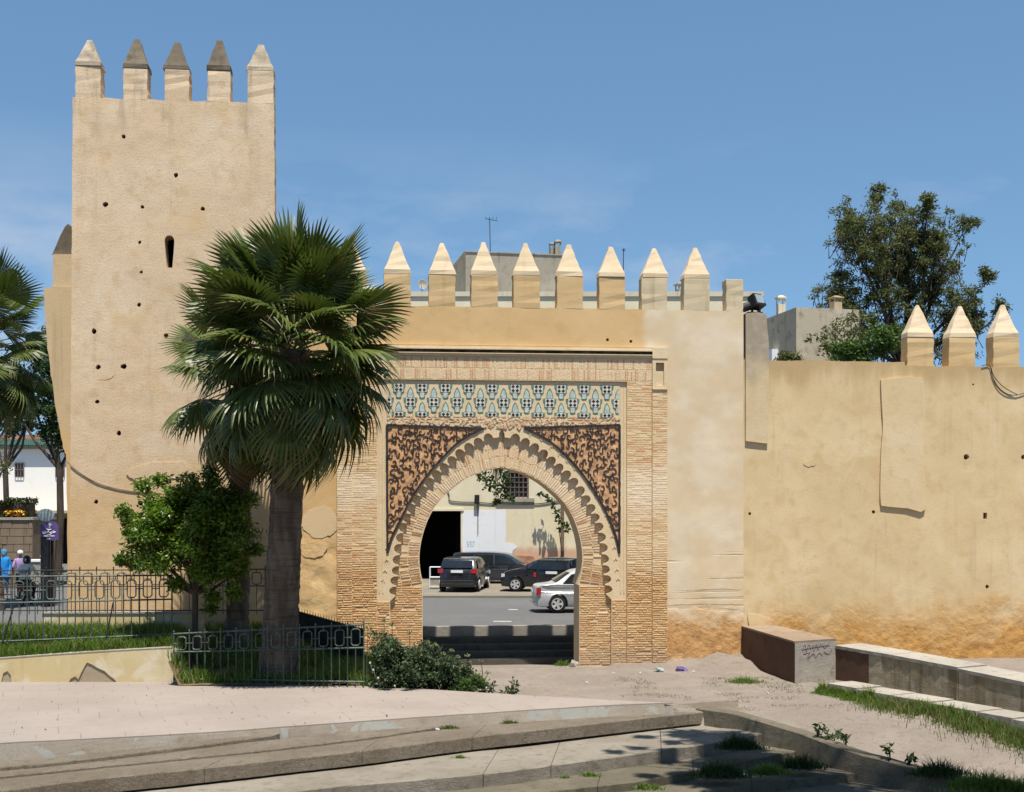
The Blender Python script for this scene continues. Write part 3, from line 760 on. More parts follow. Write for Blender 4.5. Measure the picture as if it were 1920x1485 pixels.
# shallow plaster panel, and the buttress strip against the gate
mb = MB(); pts = [(1650,713),(1730,713),(1731,800),(1732,880),(1733,955),(1700,953),(1658,949),(1650,943),(1649,900),(1651,840),(1654,800),(1652,760)]
mb.prism([RP(*p) for p in smooth_poly(pts+[pts[0]], 3)[:-1]], WV-.075, WV+.03); mb.build('plaster_panel', 'panel_render', rwall)
mb = MB(); pts = [(1397,588),(1418,586),(1436,589),(1437,610),(1441,655),(1440,700),(1438.5,832),(1397,827)]
mb.prism([RP(*p) for p in pts], WV-.075, WV+.5); mb.build('buttress_strip', 'pier_plaster', rwall)
flake(rwall, RP, [(1506,868),(1512,864),(1524,864),(1529,868),(1524,874),(1510,874)], WV, 'wall_plaster', .015)
flake(rwall, RP, [(1402,1150),(1420,1152),(1436,1160),(1452,1162),(1470,1176),(1490,1185),(1500,1198),(1460,1200),(1420,1185),(1404,1172)], WV-.004, 'wall_plaster', .03)
# floodlight on the wall top
simple('black_metal', (.02,.021,.023), .5, .4, .3, .3); simple('lamp_glass', (.22,.27,.30), .12, .6, 0, .2, 3, 0)
fl = wthing('floodlight', 'black floodlight on a bracket on top of the wall', 'floodlight', U(1412, .2), .2, RP(1415, 588)[1])
zf = RP(1415, 588)[1]; uf = U(1410, .2)
mb = MB(); mb.box((uf-.16, .05, zf), (uf+.28, .4, zf+.06)); mb.box((uf-.02, .18, zf+.06), (uf+.04, .26, zf+.36)); mb.box((uf+.2, .1, zf+.06), (uf+.24, .36, zf+.14)); mb.build('bracket', 'black_metal', fl)
mb = MB(); m4 = Matrix.Translation((uf+.1, .2, zf+.36)) @ Matrix.Rotation(R(28), 4, 'Z') @ Matrix.Rotation(R(-25), 4, 'X')
mb.box((-.2, -.2, -.2), (.2, .12, .2), 0, .5, m4, .03); hd = mb.build('housing', 'black_metal', fl)
mb = MB(); mb.box((-.15, -.206, -.14), (.15, -.201, .14), 0, .5, m4); mb.build('glass', 'lamp_glass', hd)
mb = MB(); mb.lathe([(.11, -.22), (.13, -.18), (.13, .1), (.09, .14)], 12); 
mb.v = [tuple(Matrix.Translation((uf-.17, .2, zf+.22)) @ Matrix.Rotation(R(70), 4, 'Y') @ Vector(p)) for p in mb.v]; mb.build('ballast_drum', 'black_metal', fl)

# cables
simple('cable', (.05,.042,.035), .7, .2); simple('cable_pale', (.22,.16,.11), .7, .2)
def cable(name, label, pts, v, rad, mat, fn=P, parent=None):
    mb = MB(); mb.tube([(fn(x, y)[0], v, fn(x, y)[1]) for x, y in smooth_poly(pts, 5)], rad, 6)
    o = mb.build(name, mat, parent); return o
cb = wthing('hanging_cable', 'pair of thin black cables looping down from the wall top beside the last merlon', 'cable', U(1860), 0, RP(1856, 700)[1])
cable('strand', '', [(1840,686),(1853,684),(1857,692),(1860,706),(1870,725),(1885,738),(1905,741),(1925,735)], WV-.03, .012, 'cable', RP, cb)
cable('strand', '', [(1857,690),(1862,705),(1876,722),(1890,732),(1906,740)], WV-.045, .012, 'cable', RP, cb)
cb = wthing('wall_cable', 'brown cable sagging across the foot of the tower', 'cable', TP(180, 900)[0], TV, TP(180, 900)[1])
cable('strand', '', [(125,865),(140,879),(160,893),(185,906),(215,915),(255,922),(300,925)], TV-.016, .014, 'cable_pale', TP, cb)
# ------------------------------------------------------------------ ground, terrace, steps, road
def ground_mat(name, c1, c2, c3, scale=1.0, stone=.5, bump=.6):
    q = NT(name); n = q.noise(.5*scale, 6, dist=.5); n2 = q.noise(5*scale, 6); v = q.voro(26*scale)
    c = q.mix(q.ss(n, .38, .65), c1, c2); c = q.mix(q.math('MULTIPLY', q.ss(n2, .5, .72), .7), c, c3)
    c = q.mix(q.math('MULTIPLY', q.ss(v, .5, .15), .22*stone), c, tuple(min(1, k*1.5) for k in c2))
    c = q.mix(q.math('MULTIPLY', q.ss(q.noise(60*scale, 3), .55, .75), .4*stone), c, tuple(k*.55 for k in c1))
    nrm = q.bump(q.noise(40*scale, 4), bump, .03); nrm = q.bump(n2, bump*.7, .06, nrm)
    M[name] = q.done(c, .97, nrm, .08)
ground_mat('gravel', (.225,.192,.162), (.265,.228,.195), (.165,.135,.108), 1.0, 1.0, .9)
ground_mat('earth', (.20,.15,.09), (.16,.115,.065), (.12,.09,.05))
ground_mat('asphalt', (.115,.115,.118), (.13,.13,.13), (.10,.10,.10), .6, .3, .3)
ground_mat('pavement_stone', (.19,.17,.14), (.22,.195,.16), (.15,.13,.11), .8, .5, .4)
ground_mat('aggregate', (.195,.16,.12), (.24,.205,.16), (.135,.11,.08), 1.5, 2.0, 1.0)
ground_mat('concrete', (.20,.175,.14), (.25,.225,.185), (.135,.115,.09), 1.2, .6, .6)
ground_mat('grey_concrete', (.30,.275,.235), (.36,.33,.28), (.22,.19,.15), 1.0, .3, .5)
ground_mat('stair_stone', (.26,.24,.21), (.30,.28,.25), (.20,.18,.16), 1.0, .3, .4)
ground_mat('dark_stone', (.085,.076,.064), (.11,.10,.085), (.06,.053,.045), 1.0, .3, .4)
ground_mat('mossy_shade_concrete', (.125,.11,.08), (.165,.145,.11), (.08,.075,.045), 1.2, .6, .7)  # mossy tone, darkened further to deepen the shade on lower steps and kerb
def terrace_mat():
    q = NT('terrace_paving'); n = q.noise(.45, 5); n2 = q.noise(3.5, 6)
    c = q.mix(q.ss(n, .35, .65), (.255,.218,.193), (.285,.246,.218)); c = q.mix(q.math('MULTIPLY', q.ss(n2, .52, .75), .45), c, (.225,.187,.16))
    c = q.mix(q.math('MULTIPLY', q.ss(q.noise(45, 3), .55, .8), .25), c, (.18,.15,.13))
    br = q.n('ShaderNodeTexBrick'); q.put(br.inputs['Vector'], q.map((1, 1, 1), rot=(0, 0, R(-19)))); br.inputs['Scale'].default_value = 1.0
    br.inputs['Mortar Size'].default_value = .012; br.inputs['Brick Width'].default_value = .8; br.inputs['Row Height'].default_value = .8; br.inputs['Mortar Smooth'].default_value = .3
    jm = q.math('MULTIPLY', br.outputs['Fac'], q.ss(q.noise(1.7, 4), .42, .62))
    c = q.mix(q.math('MULTIPLY', jm, .55), c, (.13,.105,.085))
    M['terrace_paving'] = q.done(c, .9, q.bump(q.math('ADD', q.math('MULTIPLY', jm, -1.0), q.math('MULTIPLY', q.noise(30, 4), .3)), .4, .02), .15)
terrace_mat()
plaster('terrace_render', (.40,.34,.275), (.46,.42,.36), (.30,.23,.165), 1.0, lambda q, c, nrm: q.mix(q.ss(q.noise(1.6, 6, dist=.6), .56, .60), c, (.43,.43,.39)), .3, .8)

CURB = [(1322,1326,.10),(1356,1330.5,.105),(1395,1337,.07),(1440,1350,.0),(1522,1373.5,-.12),(1606,1404.5,-.25),(1730,1439,-.42),(1876,1485,-.6),(2110,1562,-.9),(2400,1660,-1.2)]
curb_w = [atZ(*p) for p in CURB]
def curb_x(y):
    for a, b in zip(curb_w[:-1], curb_w[1:]):
        if b.y <= y <= a.y: t = (y-a.y)/(b.y-a.y); return a.x+(b.x-a.x)*t
    return -99 if y > curb_w[0].y else curb_w[-1].x
def sstep(x, a, b): t = max(0, min(1, (x-a)/(b-a))); return t*t*(3-2*t)
def h_path(x, y):
    z = -.12*max(0, 29.3-y)*sstep(29.8, 29.3-2, 29.3+.5) if False else -.12*max(0, 29-y)
    z += .018*fbm(x*.8, y*.8, 3)+.008*fbm(x*3, y*3, 1)
    z += .14*math.exp(-((x-3.2)**2+(y-29.3)**2)/1.2)
    z += .35*sstep(y, 36.6, 38.9)*sstep(x, 4.2, 6.4)*sstep(-x, -8.2, -7.0)*(.7+.6*fbm(x*1.3, y, 8))+.05*sstep(y, 37, 38.6)
    if abs(x+.3) < 3.2: z -= .22*sstep(y, 37.4, 39.2)
    if y < 29.2 and x < curb_x(y)-.33: z = -1.6
    if y < 28.4 and x < 3: z = -1.6
    return z
def grid_obj(name, x0, x1, y0, y1, res, hf, mat, keep=None):
    nx = round((x1-x0)/res); ny = round((y1-y0)/res)
    V = np.array([(x0+(x1-x0)*i/nx, y0+(y1-y0)*j/ny, hf(x0+(x1-x0)*i/nx, y0+(y1-y0)*j/ny)) for j in range(ny+1) for i in range(nx+1)])
    Fc = np.array([(j*(nx+1)+i, j*(nx+1)+i+1, (j+1)*(nx+1)+i+1, (j+1)*(nx+1)+i) for j in range(ny) for i in range(nx)
                   if keep is None or keep(x0+(x1-x0)*(i+.5)/nx, y0+(y1-y0)*(j+.5)/ny)])
    return np_mesh(name, V, Fc, mat, smooth=True)
mb = MB(); g = [(-900, -300), (900, -300)]
for ya, za, yb, zb in ((-300, -1.7, 43.3, -1.7), (43.3, -1.7, 43.4, .55), (43.4, .55, 1500, .55)):
    mb.face([(-900, ya, za), (900, ya, za), (900, yb, zb), (-900, yb, zb)])
struct(mb.build('ground', 'earth'))
struct(grid_obj('gravel_path', -5, 22, 19, 39.6, .2, h_path, 'gravel'))
# terrace
E0 = [(-320,1416),(-150,1403),(0,1393),(219,1382),(383,1373),(598,1357.5),(783,1344.6),(975,1332),(1130,1322.5),(1225,1318.5),(1262,1318)]
back = [(1262,1318),(1120,1311),(1000,1304.5),(920,1299.5),(800,1292),(690,1286.5),(330,1279),(-320,1277)]
ZTr = .3
e0 = [atZ(x, y, ZTr) for x, y in smooth_poly(E0, 5)]; e0 = [Vector((p.x+.03*fbm(p.x*2.2, 1, 2), p.y+.035*fbm(p.x*2.5, 5, 2), p.z)) for p in e0]
bk_ = [atZ(x, y, ZTr) for x, y in back]
mb = MB(); mb.prism([(p.x, p.y) for p in e0]+[(p.x, p.y) for p in bk_], ZTr-.03, ZTr, axis='z'); struct(mb.build('terrace', 'terrace_paving'))
mb = MB(); mb.prism([(p.x, p.y-.008-.012*abs(fbm(p.x*4, 2, 2))) for p in e0]+[(p.x, p.y-.05) for p in bk_], -1.5, ZTr-.031, axis='z'); struct(mb.build('terrace_edge', 'terrace_render'))
# steps going down towards the camera
steps = bpy.data.objects.new('steps', None); COL.objects.link(steps); struct(steps)
def step_blocks(line, z0, z1, splits, mat, back=1.7, jit=.012, gap=.006, name='step_block', jz=0):
    pts = smooth_poly(line, 12); cuts = [-1e9]+splits+[1e9]
    for a, b in zip(cuts[:-1], cuts[1:]):
        seg = [(x, y) for x, y in pts if a <= x <= b]
        for c in (a, b):
            if abs(c) < 1e8:
                for p, q in zip(pts[:-1], pts[1:]):
                    if p[0] <= c <= q[0]:
                        t = (c-p[0])/(q[0]-p[0]); seg.append((c, p[1]+(q[1]-p[1])*t))
        seg.sort()
        if len(seg) < 2: continue
        w_ = [atZ(x, y, z1) for x, y in seg]
        w_ = [Vector((p.x, p.y+jit*fbm(p.x*2, z1*7, 1)+jit*1.2*fbm(p.x*9, z1*5, 4), 0)) for p in w_]
        w_[0].x += gap; w_[-1].x -= gap
        dz = random.uniform(-jz, jz)
        mb = MB(); k = .018
        low = [(p.x, p.y) for p in w_]; bkk = [(p.x+.25, p.y+back) for p in w_[::-1]]
        mb.prism(low+bkk, z0, z1-k+dz, axis='z')
        top = [(p.x, p.y+k*(1.2+1.6*fbm(p.x*8, 3, z1))) for p in w_]
        n = len(low); vs = [(x, y, z1-k+dz) for x, y in low]+[(x, y, z1+dz) for x, y in top]
        mb.mesh(vs, [(i, i+1, n+i+1, n+i) for i in range(n-1)])
        mb.prism(top+bkk, z1-k+dz+.0005, z1+dz, axis='z')
        mb.build(name, mat, steps)
E1 = [(-400,1532),(-150,1503),(0,1484),(146,1464),(365,1442),(547,1422),(678,1408),(867,1384),(1058,1363),(1225,1344.6),(1325,1334.5),(1385,1332)]
step_blocks(E1, -.205, .05, [383, 679, 885, 1290], 'aggregate', 1.5)
SA = [(-320,1460),(0,1438),(150,1424),(300,1406),(420,1391),(520,1377)]
SBn = [(-320,1482),(0,1455),(180,1437),(365,1419),(520,1403),(680,1384),(800,1366),(860,1356)]
step_blocks(SA, .04, .17, [], 'aggregate', .7); step_blocks(SBn, .04, .10, [], 'aggregate', 1.2)
step_blocks([(x, y+1.5) for x, y in E1], -.42, -.222, [], 'concrete', 1.3, .03)
E2 = [(100,1542),(400,1504),(600,1478),(904,1451),(1100,1426),(1325,1394.6),(1453,1371),(1490,1366)]
step_blocks(E2, -.75, -.25, [906, 1033, 1240], 'concrete', 2.4)
E3 = [(500,1556),(800,1513),(1058,1480),(1220,1461),(1424,1421),(1520,1403)]
step_blocks(E3, -.9, -.5, [1120, 1300], 'mossy_shade_concrete', 2.0)
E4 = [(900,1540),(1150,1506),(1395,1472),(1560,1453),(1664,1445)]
step_blocks(E4, -1.1, -.66, [1410], 'mossy_shade_concrete', 2.2)
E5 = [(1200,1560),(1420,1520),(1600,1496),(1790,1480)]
step_blocks(E5, -1.3, -.84, [], 'mossy_shade_concrete', 2.2)
# the sloping kerb wall that closes the steps
cpts = [Vector(p) for p in smooth_poly([tuple(p) for p in curb_w], 4)]
kerb = bpy.data.objects.new('kerb_wall', None); COL.objects.link(kerb)
tag(kerb, 'sloping concrete kerb wall beside the shaded steps', 'kerb')
def kerb_block(pts, name):
    vs = []; 
    for i, p in enumerate(pts):
        d = (pts[min(i+1, len(pts)-1)]-pts[max(i-1, 0)]); d.z = 0; d.normalize(); s = Vector((-d.y, d.x, 0))*-1
        if s.x > 0: s = -s
        j = .012*fbm(p.x*3, p.y*3, 2); z = p.z+.02+j
        vs += [p+s*.0-Vector((0,0,1.6)), Vector((p.x, p.y, z-.02)), Vector((p.x, p.y, z))+s*.03, Vector((p.x, p.y, z-.005))+s*.27, Vector((p.x, p.y, z-.03))+s*.31, p+s*.33-Vector((0,0,1.9))]
    n = len(pts); fs = [(i*6+k, i*6+k+1, (i+1)*6+k+1, (i+1)*6+k) for i in range(n-1) for k in range(5)]
    fs += [tuple(range(6)), tuple((n-1)*6+k for k in range(6))[::-1]]
    mb = MB(); mb.mesh(vs, fs); mb.build(name, 'mossy_shade_concrete', kerb)
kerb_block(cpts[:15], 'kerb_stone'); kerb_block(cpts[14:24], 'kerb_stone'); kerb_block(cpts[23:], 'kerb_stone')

# ------------------------------------------------------------------ garden bank
def h_garden(x, y):
    z = -.12+.45*sstep(-x, 2.9, 3.9)+.85*sstep(y, 32.2, 36.0)*sstep(-x, 4.2, 7.2)
    if x < -8.0:
        bw = max(.5, 1.14-.062*(-8.3-x)); z = max(z, .33+(bw-.33)*sstep(-x, 8.0, 8.4)+max(0, 1.2-bw)*sstep(y, 32.6, 33.8)+.2*sstep(y, 33, 36))
    return z+.05*fbm(x*.9, y*.9, 5)
struct(grid_obj('garden_bank', -36, -2.5, 31.6, 38.2, .25, h_garden, 'earth', keep=lambda x, y: y < 37.4 and (x > -13.2 or y < 35.2) and (x > -8.2 or y > 32.42)))
# yellow retaining wall with fallen render
plaster('yellow_render', (.50,.40,.215), (.56,.49,.33), (.42,.32,.16), .6, lambda q, c, nrm: q.mix(q.math('MULTIPLY', q.ss(q.noise(1.4, 5, dist=.5), .52, .66), .6), c, (.60,.555,.45)), .3, .7)
plaster('old_mortar', (.33,.27,.185), (.38,.31,.22), (.25,.19,.12), 1.2)
YW = 32.3
ywall = thing('retaining_wall', 'low yellow wall with peeling plaster below the grass bank', 'wall', atY(100, 1279, YW))
def yp(px, py, Y=YW): p = atY(px, py, Y); return (p.x-ywall.location.x, p.z-ywall.location.z)
mb = MB(); top = [(-320,1256),(-100,1243),(0,1235),(110,1227),(220,1220),(300,1215.5),(324,1215),(329.5,1219)]
mb.prism([yp(-320, 1290), *[yp(x+1*(x > 320), y) for x, y in top], yp(330, 1290)], .03, .4); mb.build('wall_core', 'old_mortar', ywall)
mb = MB(); bot = [(330,1281),(219,1280),(214,1274),(204,1266),(195,1258),(182,1252),(173,1246),(164,1242),(158,1249),(152,1262),(146,1274),(141,1268),(133,1273),(128,1280),(22,1280),(20,1266),(14,1258),(6,1262),(2,1280),(-320,1290)]
mb.prism([yp(x, y) for x, y in top]+[yp(x+random.uniform(-1, 1)*(120 < x < 218), y) for x, y in bot], .0, .029); mb.build('render_coat', 'yellow_render', ywall)
mb = MB(); mb.prism([yp(x, y-1.5) for x, y in top[:-1]]+[yp(x, y) for x, y in top[:-1][::-1]], -.01, .42); mb.build('coping', 'grey_concrete', ywall)
# small wall at the back of the bank
lw = thing('low_wall', 'small pale plaster wall at the foot of the tower behind the bank', 'wall', atY(230, 1186, 34.9))
mb = MB(); P0 = lw.location
def lp(px, py): p = atY(px, py, 34.9); return (p.x-P0.x, p.z-P0.z)
mb.prism([lp(79, 1200), lp(79, 1151), lp(378, 1150), lp(379, 1200)], 0, .3); mb.build('wall_mass', 'yellow_render', lw)
mb = MB(); mb.prism([lp(77, 1151), lp(77, 1148), lp(380, 1147), lp(380, 1150)], -.03, .33); mb.build('coping', 'grey_concrete', lw)

# ------------------------------------------------------------------ fences
simple('green_iron', (.075,.10,.085), .5, .4, .2, .3, 5, .2); simple('dark_iron', (.025,.028,.026), .6, .3, .2, .3, 5, .2)
def bar(a, b, r, n=4): 
    m = MB(); m.tube([a, b], r, n); return m
def fence(name, label, A, B, hA, hB, n, mat='green_iron', r=.016, group=None, ring=True):
    """A, B: feet of the two ends; hA, hB heights; n bays"""
    A, B = Vector(A), Vector(B); t = thing(name, label, 'fence', A, 0, group); D = B-A
    def pt(s, k): p = D*s; h = hA+(hB-hA)*s; return Vector((p.x, p.y, p.z+h*k))
    for k in (1.0, .63, .09):
        m = MB(); m.tube([pt(-.004, k), pt(1.004, k)], r*1.35, 4); m.build('rail', mat, t)
    for i in range(n+1):
        s = i/n; m = MB(); m.tube([pt(s, 0), pt(s, 1.0)], r, 4); a = pt(s, 1.0)
        m.lathe([(.006, 0), (.02, .02), (.012, .035), (.024, .055), (.004, .10)], 6, a); m.build('picket', mat, t)
        if i < n:
            c = (i+.5)/n; m = MB(); m.tube([pt(c, 0), pt(c, .63)], r*.85, 4); m.build('short_bar', mat, t)
            if ring:
                m = MB(); w_ = .27/n; loop = [pt(c-w_, .70), pt(c-w_*.6, .67), pt(c+w_*.6, .67), pt(c+w_, .70), pt(c+w_, .90), pt(c+w_*.6, .93), pt(c-w_*.6, .93), pt(c-w_, .90), pt(c-w_, .70)]
                m.tube(loop, r*1.05, 4, cap=False)
                m.tube([pt(c, .63), pt(c, .67)], r*.8, 4); m.tube([pt(c, .93), pt(c, 1)], r*.8, 4)
                m.tube([pt(i/n, .80), pt(c-w_, .80)], r*.8, 4); m.tube([pt(c+w_, .80), pt((i+1)/n, .80)], r*.8, 4)
                m.build('ring_panel', mat, t)
    return t
A = atY(-160, 1222, 32.95); B = atY(322, 1200, 32.95)
fence('iron_fence', 'green iron fence with ring panels on the grass bank above the yellow wall', A, B, 1.86, 1.62, 16)
for px, py, q in ((4,1207,(26,1135)), (198,1200,(212,1130))):
    a = atY(px, py, 32.8); b = atY(*q, 32.9); m = MB(); m.tube([a-a, b-a], .02, 5); o = m.build('fence_brace', 'dark_iron'); o.location = a
    tag(o, 'black diagonal iron brace at the left end of the upper fence' if px < 50 else 'black diagonal iron brace leaning on the middle of the upper fence', 'brace')
A = atY(326, 1281, 32.1); B = atY(682, 1289, 31.3)
fence('iron_fence', 'lower green iron fence with ring panels in front of the big palm trunk', A, B, 1.2, 1.5, 12)
a = atY(393, 1262, 32.2); b = atY(416, 1228, 32.0); m = MB(); m.tube([a-a, b-a], .022, 5); o = m.build('fence_brace', 'dark_iron'); o.location = a; tag(o, 'dark diagonal brace behind the left part of the lower fence', 'brace')
a = atY(551, 1262, 31.9); b = atY(562, 1222, 31.7); m = MB(); m.tube([a-a, b-a], .022, 5); o = m.build('fence_brace', 'dark_iron'); o.location = a; tag(o, 'dark diagonal brace behind the lower fence beside the palm trunk', 'brace')
A = atY(-40, 1152, 34.95); B = atY(497, 1152, 34.95)
fence('iron_fence', 'thin dark iron fence farther back in front of the tower foot', A, B, 1.16, 1.2, 17, 'dark_iron', .011)
# dark railing that runs down beside the gate
rl = thing('stair_railing', 'dark metal railing with spikes sloping down beside the left gate pier', 'railing', atY(560, 1200, 36.4))
o0 = rl.location.copy()
def rp(px, py, Y): return atY(px, py, Y)-o0
mb = MB(); mb.tube([rp(556, 1147, 36.4), rp(640, 1170, 35.6), rp(683, 1182, 35.2)], .035, 4); mb.build('rail', 'dark_iron', rl)
for i in range(26):
    s = i/25; a = rp(556+127*s, 1147+35*s, 36.4-1.2*s); mb = MB(); mb.tube([a-Vector((0,0,.0)), a+Vector((0,0,.13))], [.014, .004], 4); mb.build('spike', 'dark_iron', rl)
mb = MB(); a, b = rp(556, 1149, 36.4), rp(683, 1184, 35.2); 
mb.mesh([a, b, b-Vector((0,0,1.3)), a-Vector((0,0,1.3)), a+Vector((0,.05,0)), b+Vector((0,.05,0)), b+Vector((0,.05,-1.3)), a+Vector((0,.05,-1.3))], [(0,1,2,3),(4,7,6,5),(0,4,5,1),(2,6,7,3),(0,3,7,4),(1,5,6,2)])
mb.build('sheet_panel', 'dark_iron', rl)

# ------------------------------------------------------------------ concrete planters and kerbs on the right
plaster('brown_top', (.24,.175,.125), (.29,.22,.165), (.17,.12,.085), .8, None, .3, .8)
plaster('brown_paint', (.10,.058,.04), (.14,.085,.06), (.06,.035,.026), .8, None, .8, .8)
def streaky():
    q = NT('streaky_concrete'); n = q.noise(.9, 5); st = q.noise(1.0, 5, q.map((2.8, 2.8, .25))); n2 = q.noise(5, 6)
    lay = q.noise(1.0, 3, q.map((.6, .6, 7)))
    c = q.mix(q.ss(n2, .35, .7), (.29,.24,.16), (.37,.32,.225)); c = q.mix(q.math('MULTIPLY', q.ss(lay, .55, .6), .4), c, (.44,.39,.29))
    c = q.mix(q.math('MULTIPLY', q.ss(st, .45, .65), .75), c, (.11,.082,.042)); c = q.mix(q.math('MULTIPLY', q.ss(n, .5, .7), .5), c, (.18,.13,.065))
    M['streaky_concrete'] = q.done(c, .95, q.bump(q.math('ADD', n2, q.noise(25, 4)), .5, .03), .1)
streaky()
pa = thing('planter_box', 'brown painted concrete box with a graffiti-marked grey end against the wall', 'planter', (7.6, 35.8, 0))
a_, b_, c_ = Vector((6.75, 38.75, 0)), atZ(1490, 1283, -.02), atZ(1566, 1276, -.02); d_ = Vector((7.75, 38.95, 0))
zA = 1.10; L0 = pa.location
def loc2(p): return (p.x-L0.x, p.y-L0.y)
mb = MB(); mb.prism([loc2(a_), loc2(b_), loc2(c_), loc2(d_)], -.4, zA-.05, axis='z'); mb.build('box_sides', 'brown_paint', pa)
mb = MB(); mb.prism([loc2(a_+Vector((-.015, 0, 0))), loc2(b_+Vector((-.015, -.02, 0))), loc2(c_+Vector((.01, -.02, 0))), loc2(d_)], zA-.049, zA, axis='z'); mb.build('top_slab', 'brown_top', pa)
e = (c_-b_).normalized(); nn = Vector((e.y, -e.x, 0)); mb = MB()
q4 = [b_+nn*.004, c_+nn*.004, c_+nn*.018, b_+nn*.018]; mb.prism([loc2(p) for p in q4], -.4, zA-.052, axis='z'); mb.build('grey_render', 'grey_concrete', pa)
simple('graffiti_paint', (.13,.07,.11), .8, .2, 0, .3)
mb = MB(); wd_ = (c_-b_).length
for st in ([(.18,.88),(.24,.98),(.27,.80),(.33,1.0),(.38,.82)], [(.42,.96),(.45,.80),(.52,.98),(.55,.84),(.62,.99)], [(.66,.98),(.72,.86),(.80,.97)], [(.20,.74),(.35,.77),(.30,.62),(.44,.74),(.5,.62),(.58,.75),(.66,.66)], [(.15,.86),(.5,.91),(.85,.93)], [(.7,.78),(.8,.70),(.9,.80)]):
    mb.tube([Vector((b_.x-L0.x, b_.y-L0.y, 0))+e*wd_*s+nn*.02+Vector((0,0,z)) for s, z in smooth_poly(st, 4)], .008, 4)
o = mb.build('graffiti', 'graffiti_paint', pa)
lb = thing('bench_wall', 'long weathered concrete wall running towards the viewer on the right', 'wall', (9.8, 31, 0))
L0 = lb.location; d2 = atZ(1915, 1345, -.05); dirB = (d2-c_).normalized(); nB = Vector((-dirB.y, dirB.x, 0)); nB = nB if nB.x > 0 else -nB
def seg_wall(s0, s1, z0, z1, mat, name, w=.85):
    a, b = c_+dirB*s0, c_+dirB*s1; mb = MB(); pts = [a, b, b+nB*w, a+nB*w]
    vs = [(p.x-L0.x, p.y-L0.y, -.6) for p in pts]+[(pts[0].x-L0.x, pts[0].y-L0.y, z0), (pts[1].x-L0.x, pts[1].y-L0.y, z1), (pts[2].x-L0.x, pts[2].y-L0.y, z1+.02), (pts[3].x-L0.x, pts[3].y-L0.y, z0+.02)]
    mb.mesh(vs, [(0,3,2,1),(4,5,6,7),(0,1,5,4),(1,2,6,5),(2,3,7,6),(3,0,4,7)]); return mb.build(name, mat, lb)
seg_wall(-.005, 1.35, .88, .86, 'brown_paint', 'painted_end', .84); seg_wall(1.36, 4.55, .85, .80, 'streaky_concrete', 'wall_block'); seg_wall(4.57, 9.5, .77, .60, 'streaky_concrete', 'wall_block')
mb = MB()                                           # ragged top skin
for s0, s1, z0, z1 in ((-.02, 2.2, .885, .865), (2.22, 4.56, .862, .81), (4.58, 9.5, .78, .61)):
    n = 14; vs = []
    for i in range(n+1):
        s = s0+(s1-s0)*i/n; z = z0+(z1-z0)*i/n; a = c_+dirB*s; j = .02*fbm(s*3, 2, 7)
        for wv, zz in ((-.02+j, z-.05-.03*abs(fbm(s*5, 1, 1))), (-.025+j, z+.03), (.87, z+.05), (.87, z-.02)):
            p = a+nB*wv; vs.append((p.x-L0.x, p.y-L0.y, zz+.004))
    mb.mesh(vs, [(i*4+k, i*4+(k+1) % 4, i*4+4+(k+1) % 4, i*4+4+k) for i in range(n) for k in range(4)]+[(0,1,2,3), (n*4+3, n*4+2, n*4+1, n*4)])
mb.build('coping', 'grey_concrete', lb)
lk = thing('low_kerb', 'low broken stone kerb in front of the long concrete wall', 'kerb', (9.4, 32, 0))
L0 = lk.location; k0 = atZ(1552, 1301, -.02); k1 = atZ(1935, 1376, -.1)
dk = (k1-k0).normalized(); nk = Vector((-dk.y, dk.x, 0)); nk = nk if nk.x > 0 else -nk; Lk = (k1-k0).length
s = 0.0
while s < Lk+4:
    ln = random.uniform(.9, 1.5); a, b = k0+dk*s, k0+dk*(s+ln-.02); w_ = .8; z = .24-.035*s/2+random.uniform(-.015, .015)
    pts = [a-nk*random.uniform(0, .04), b-nk*random.uniform(0, .04), b+nk*w_, a+nk*w_]
    mb = MB(); mb.prism([(p.x-L0.x, p.y-L0.y) for p in pts], -.8, z, axis='z'); o = mb.build('kerb_stone', 'grey_concrete', lk)
    s += ln

# ------------------------------------------------------------------ stairs and road behind the arch
gs = wthing('stairs', 'stone stairs', 'stairs', 0, 2.0); gs['kind'] = 'structure'; del gs['label']; del gs['category']
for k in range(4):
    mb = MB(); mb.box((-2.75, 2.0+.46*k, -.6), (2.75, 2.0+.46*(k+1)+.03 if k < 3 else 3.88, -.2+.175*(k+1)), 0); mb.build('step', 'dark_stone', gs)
mb = MB(); mb.box((-2.75, 3.86, -.2), (2.75, 4.15, .806)); mb.build('kerb', 'stair_stone', gs)
mb = MB(); mb.box((-2.75, 1.1, -.2), (2.75, 2.3, .1)); struct(mb.build('passage_floor', 'gravel', None)); o = bpy.data.objects['passage_floor']; o.location = Wd(0, 0, -.3); o.rotation_euler = (0, 0, YAW)
for sgn in (-1, 1):
    w_ = wthing('stair_side_wall', ('left' if sgn < 0 else 'right')+' plaster side wall of the stairs behind the arch', 'wall', sgn*3, 1.25)
    mb = MB(); mb.box((min(sgn*2.752, sgn*6.5), 1.201, -.3), (max(sgn*2.752, sgn*6.5), 4.12, .86)); mb.build('wall_mass', 'wall_plaster', w_)
def h_road(x, y): return .8+.42*sstep(-x, 7, 15)+.006*max(0, y-52)
def behind(x, y): return ((y-GYY)*CY-(x-GX)*SY) > 4.12 - .0
struct(grid_obj('road', -70, 45, 33.0, 100, .5, h_road, 'asphalt', keep=lambda x, y: behind(x, y) or (x < -13.3 and y > 35.0)))
mb = MB(); n = 60
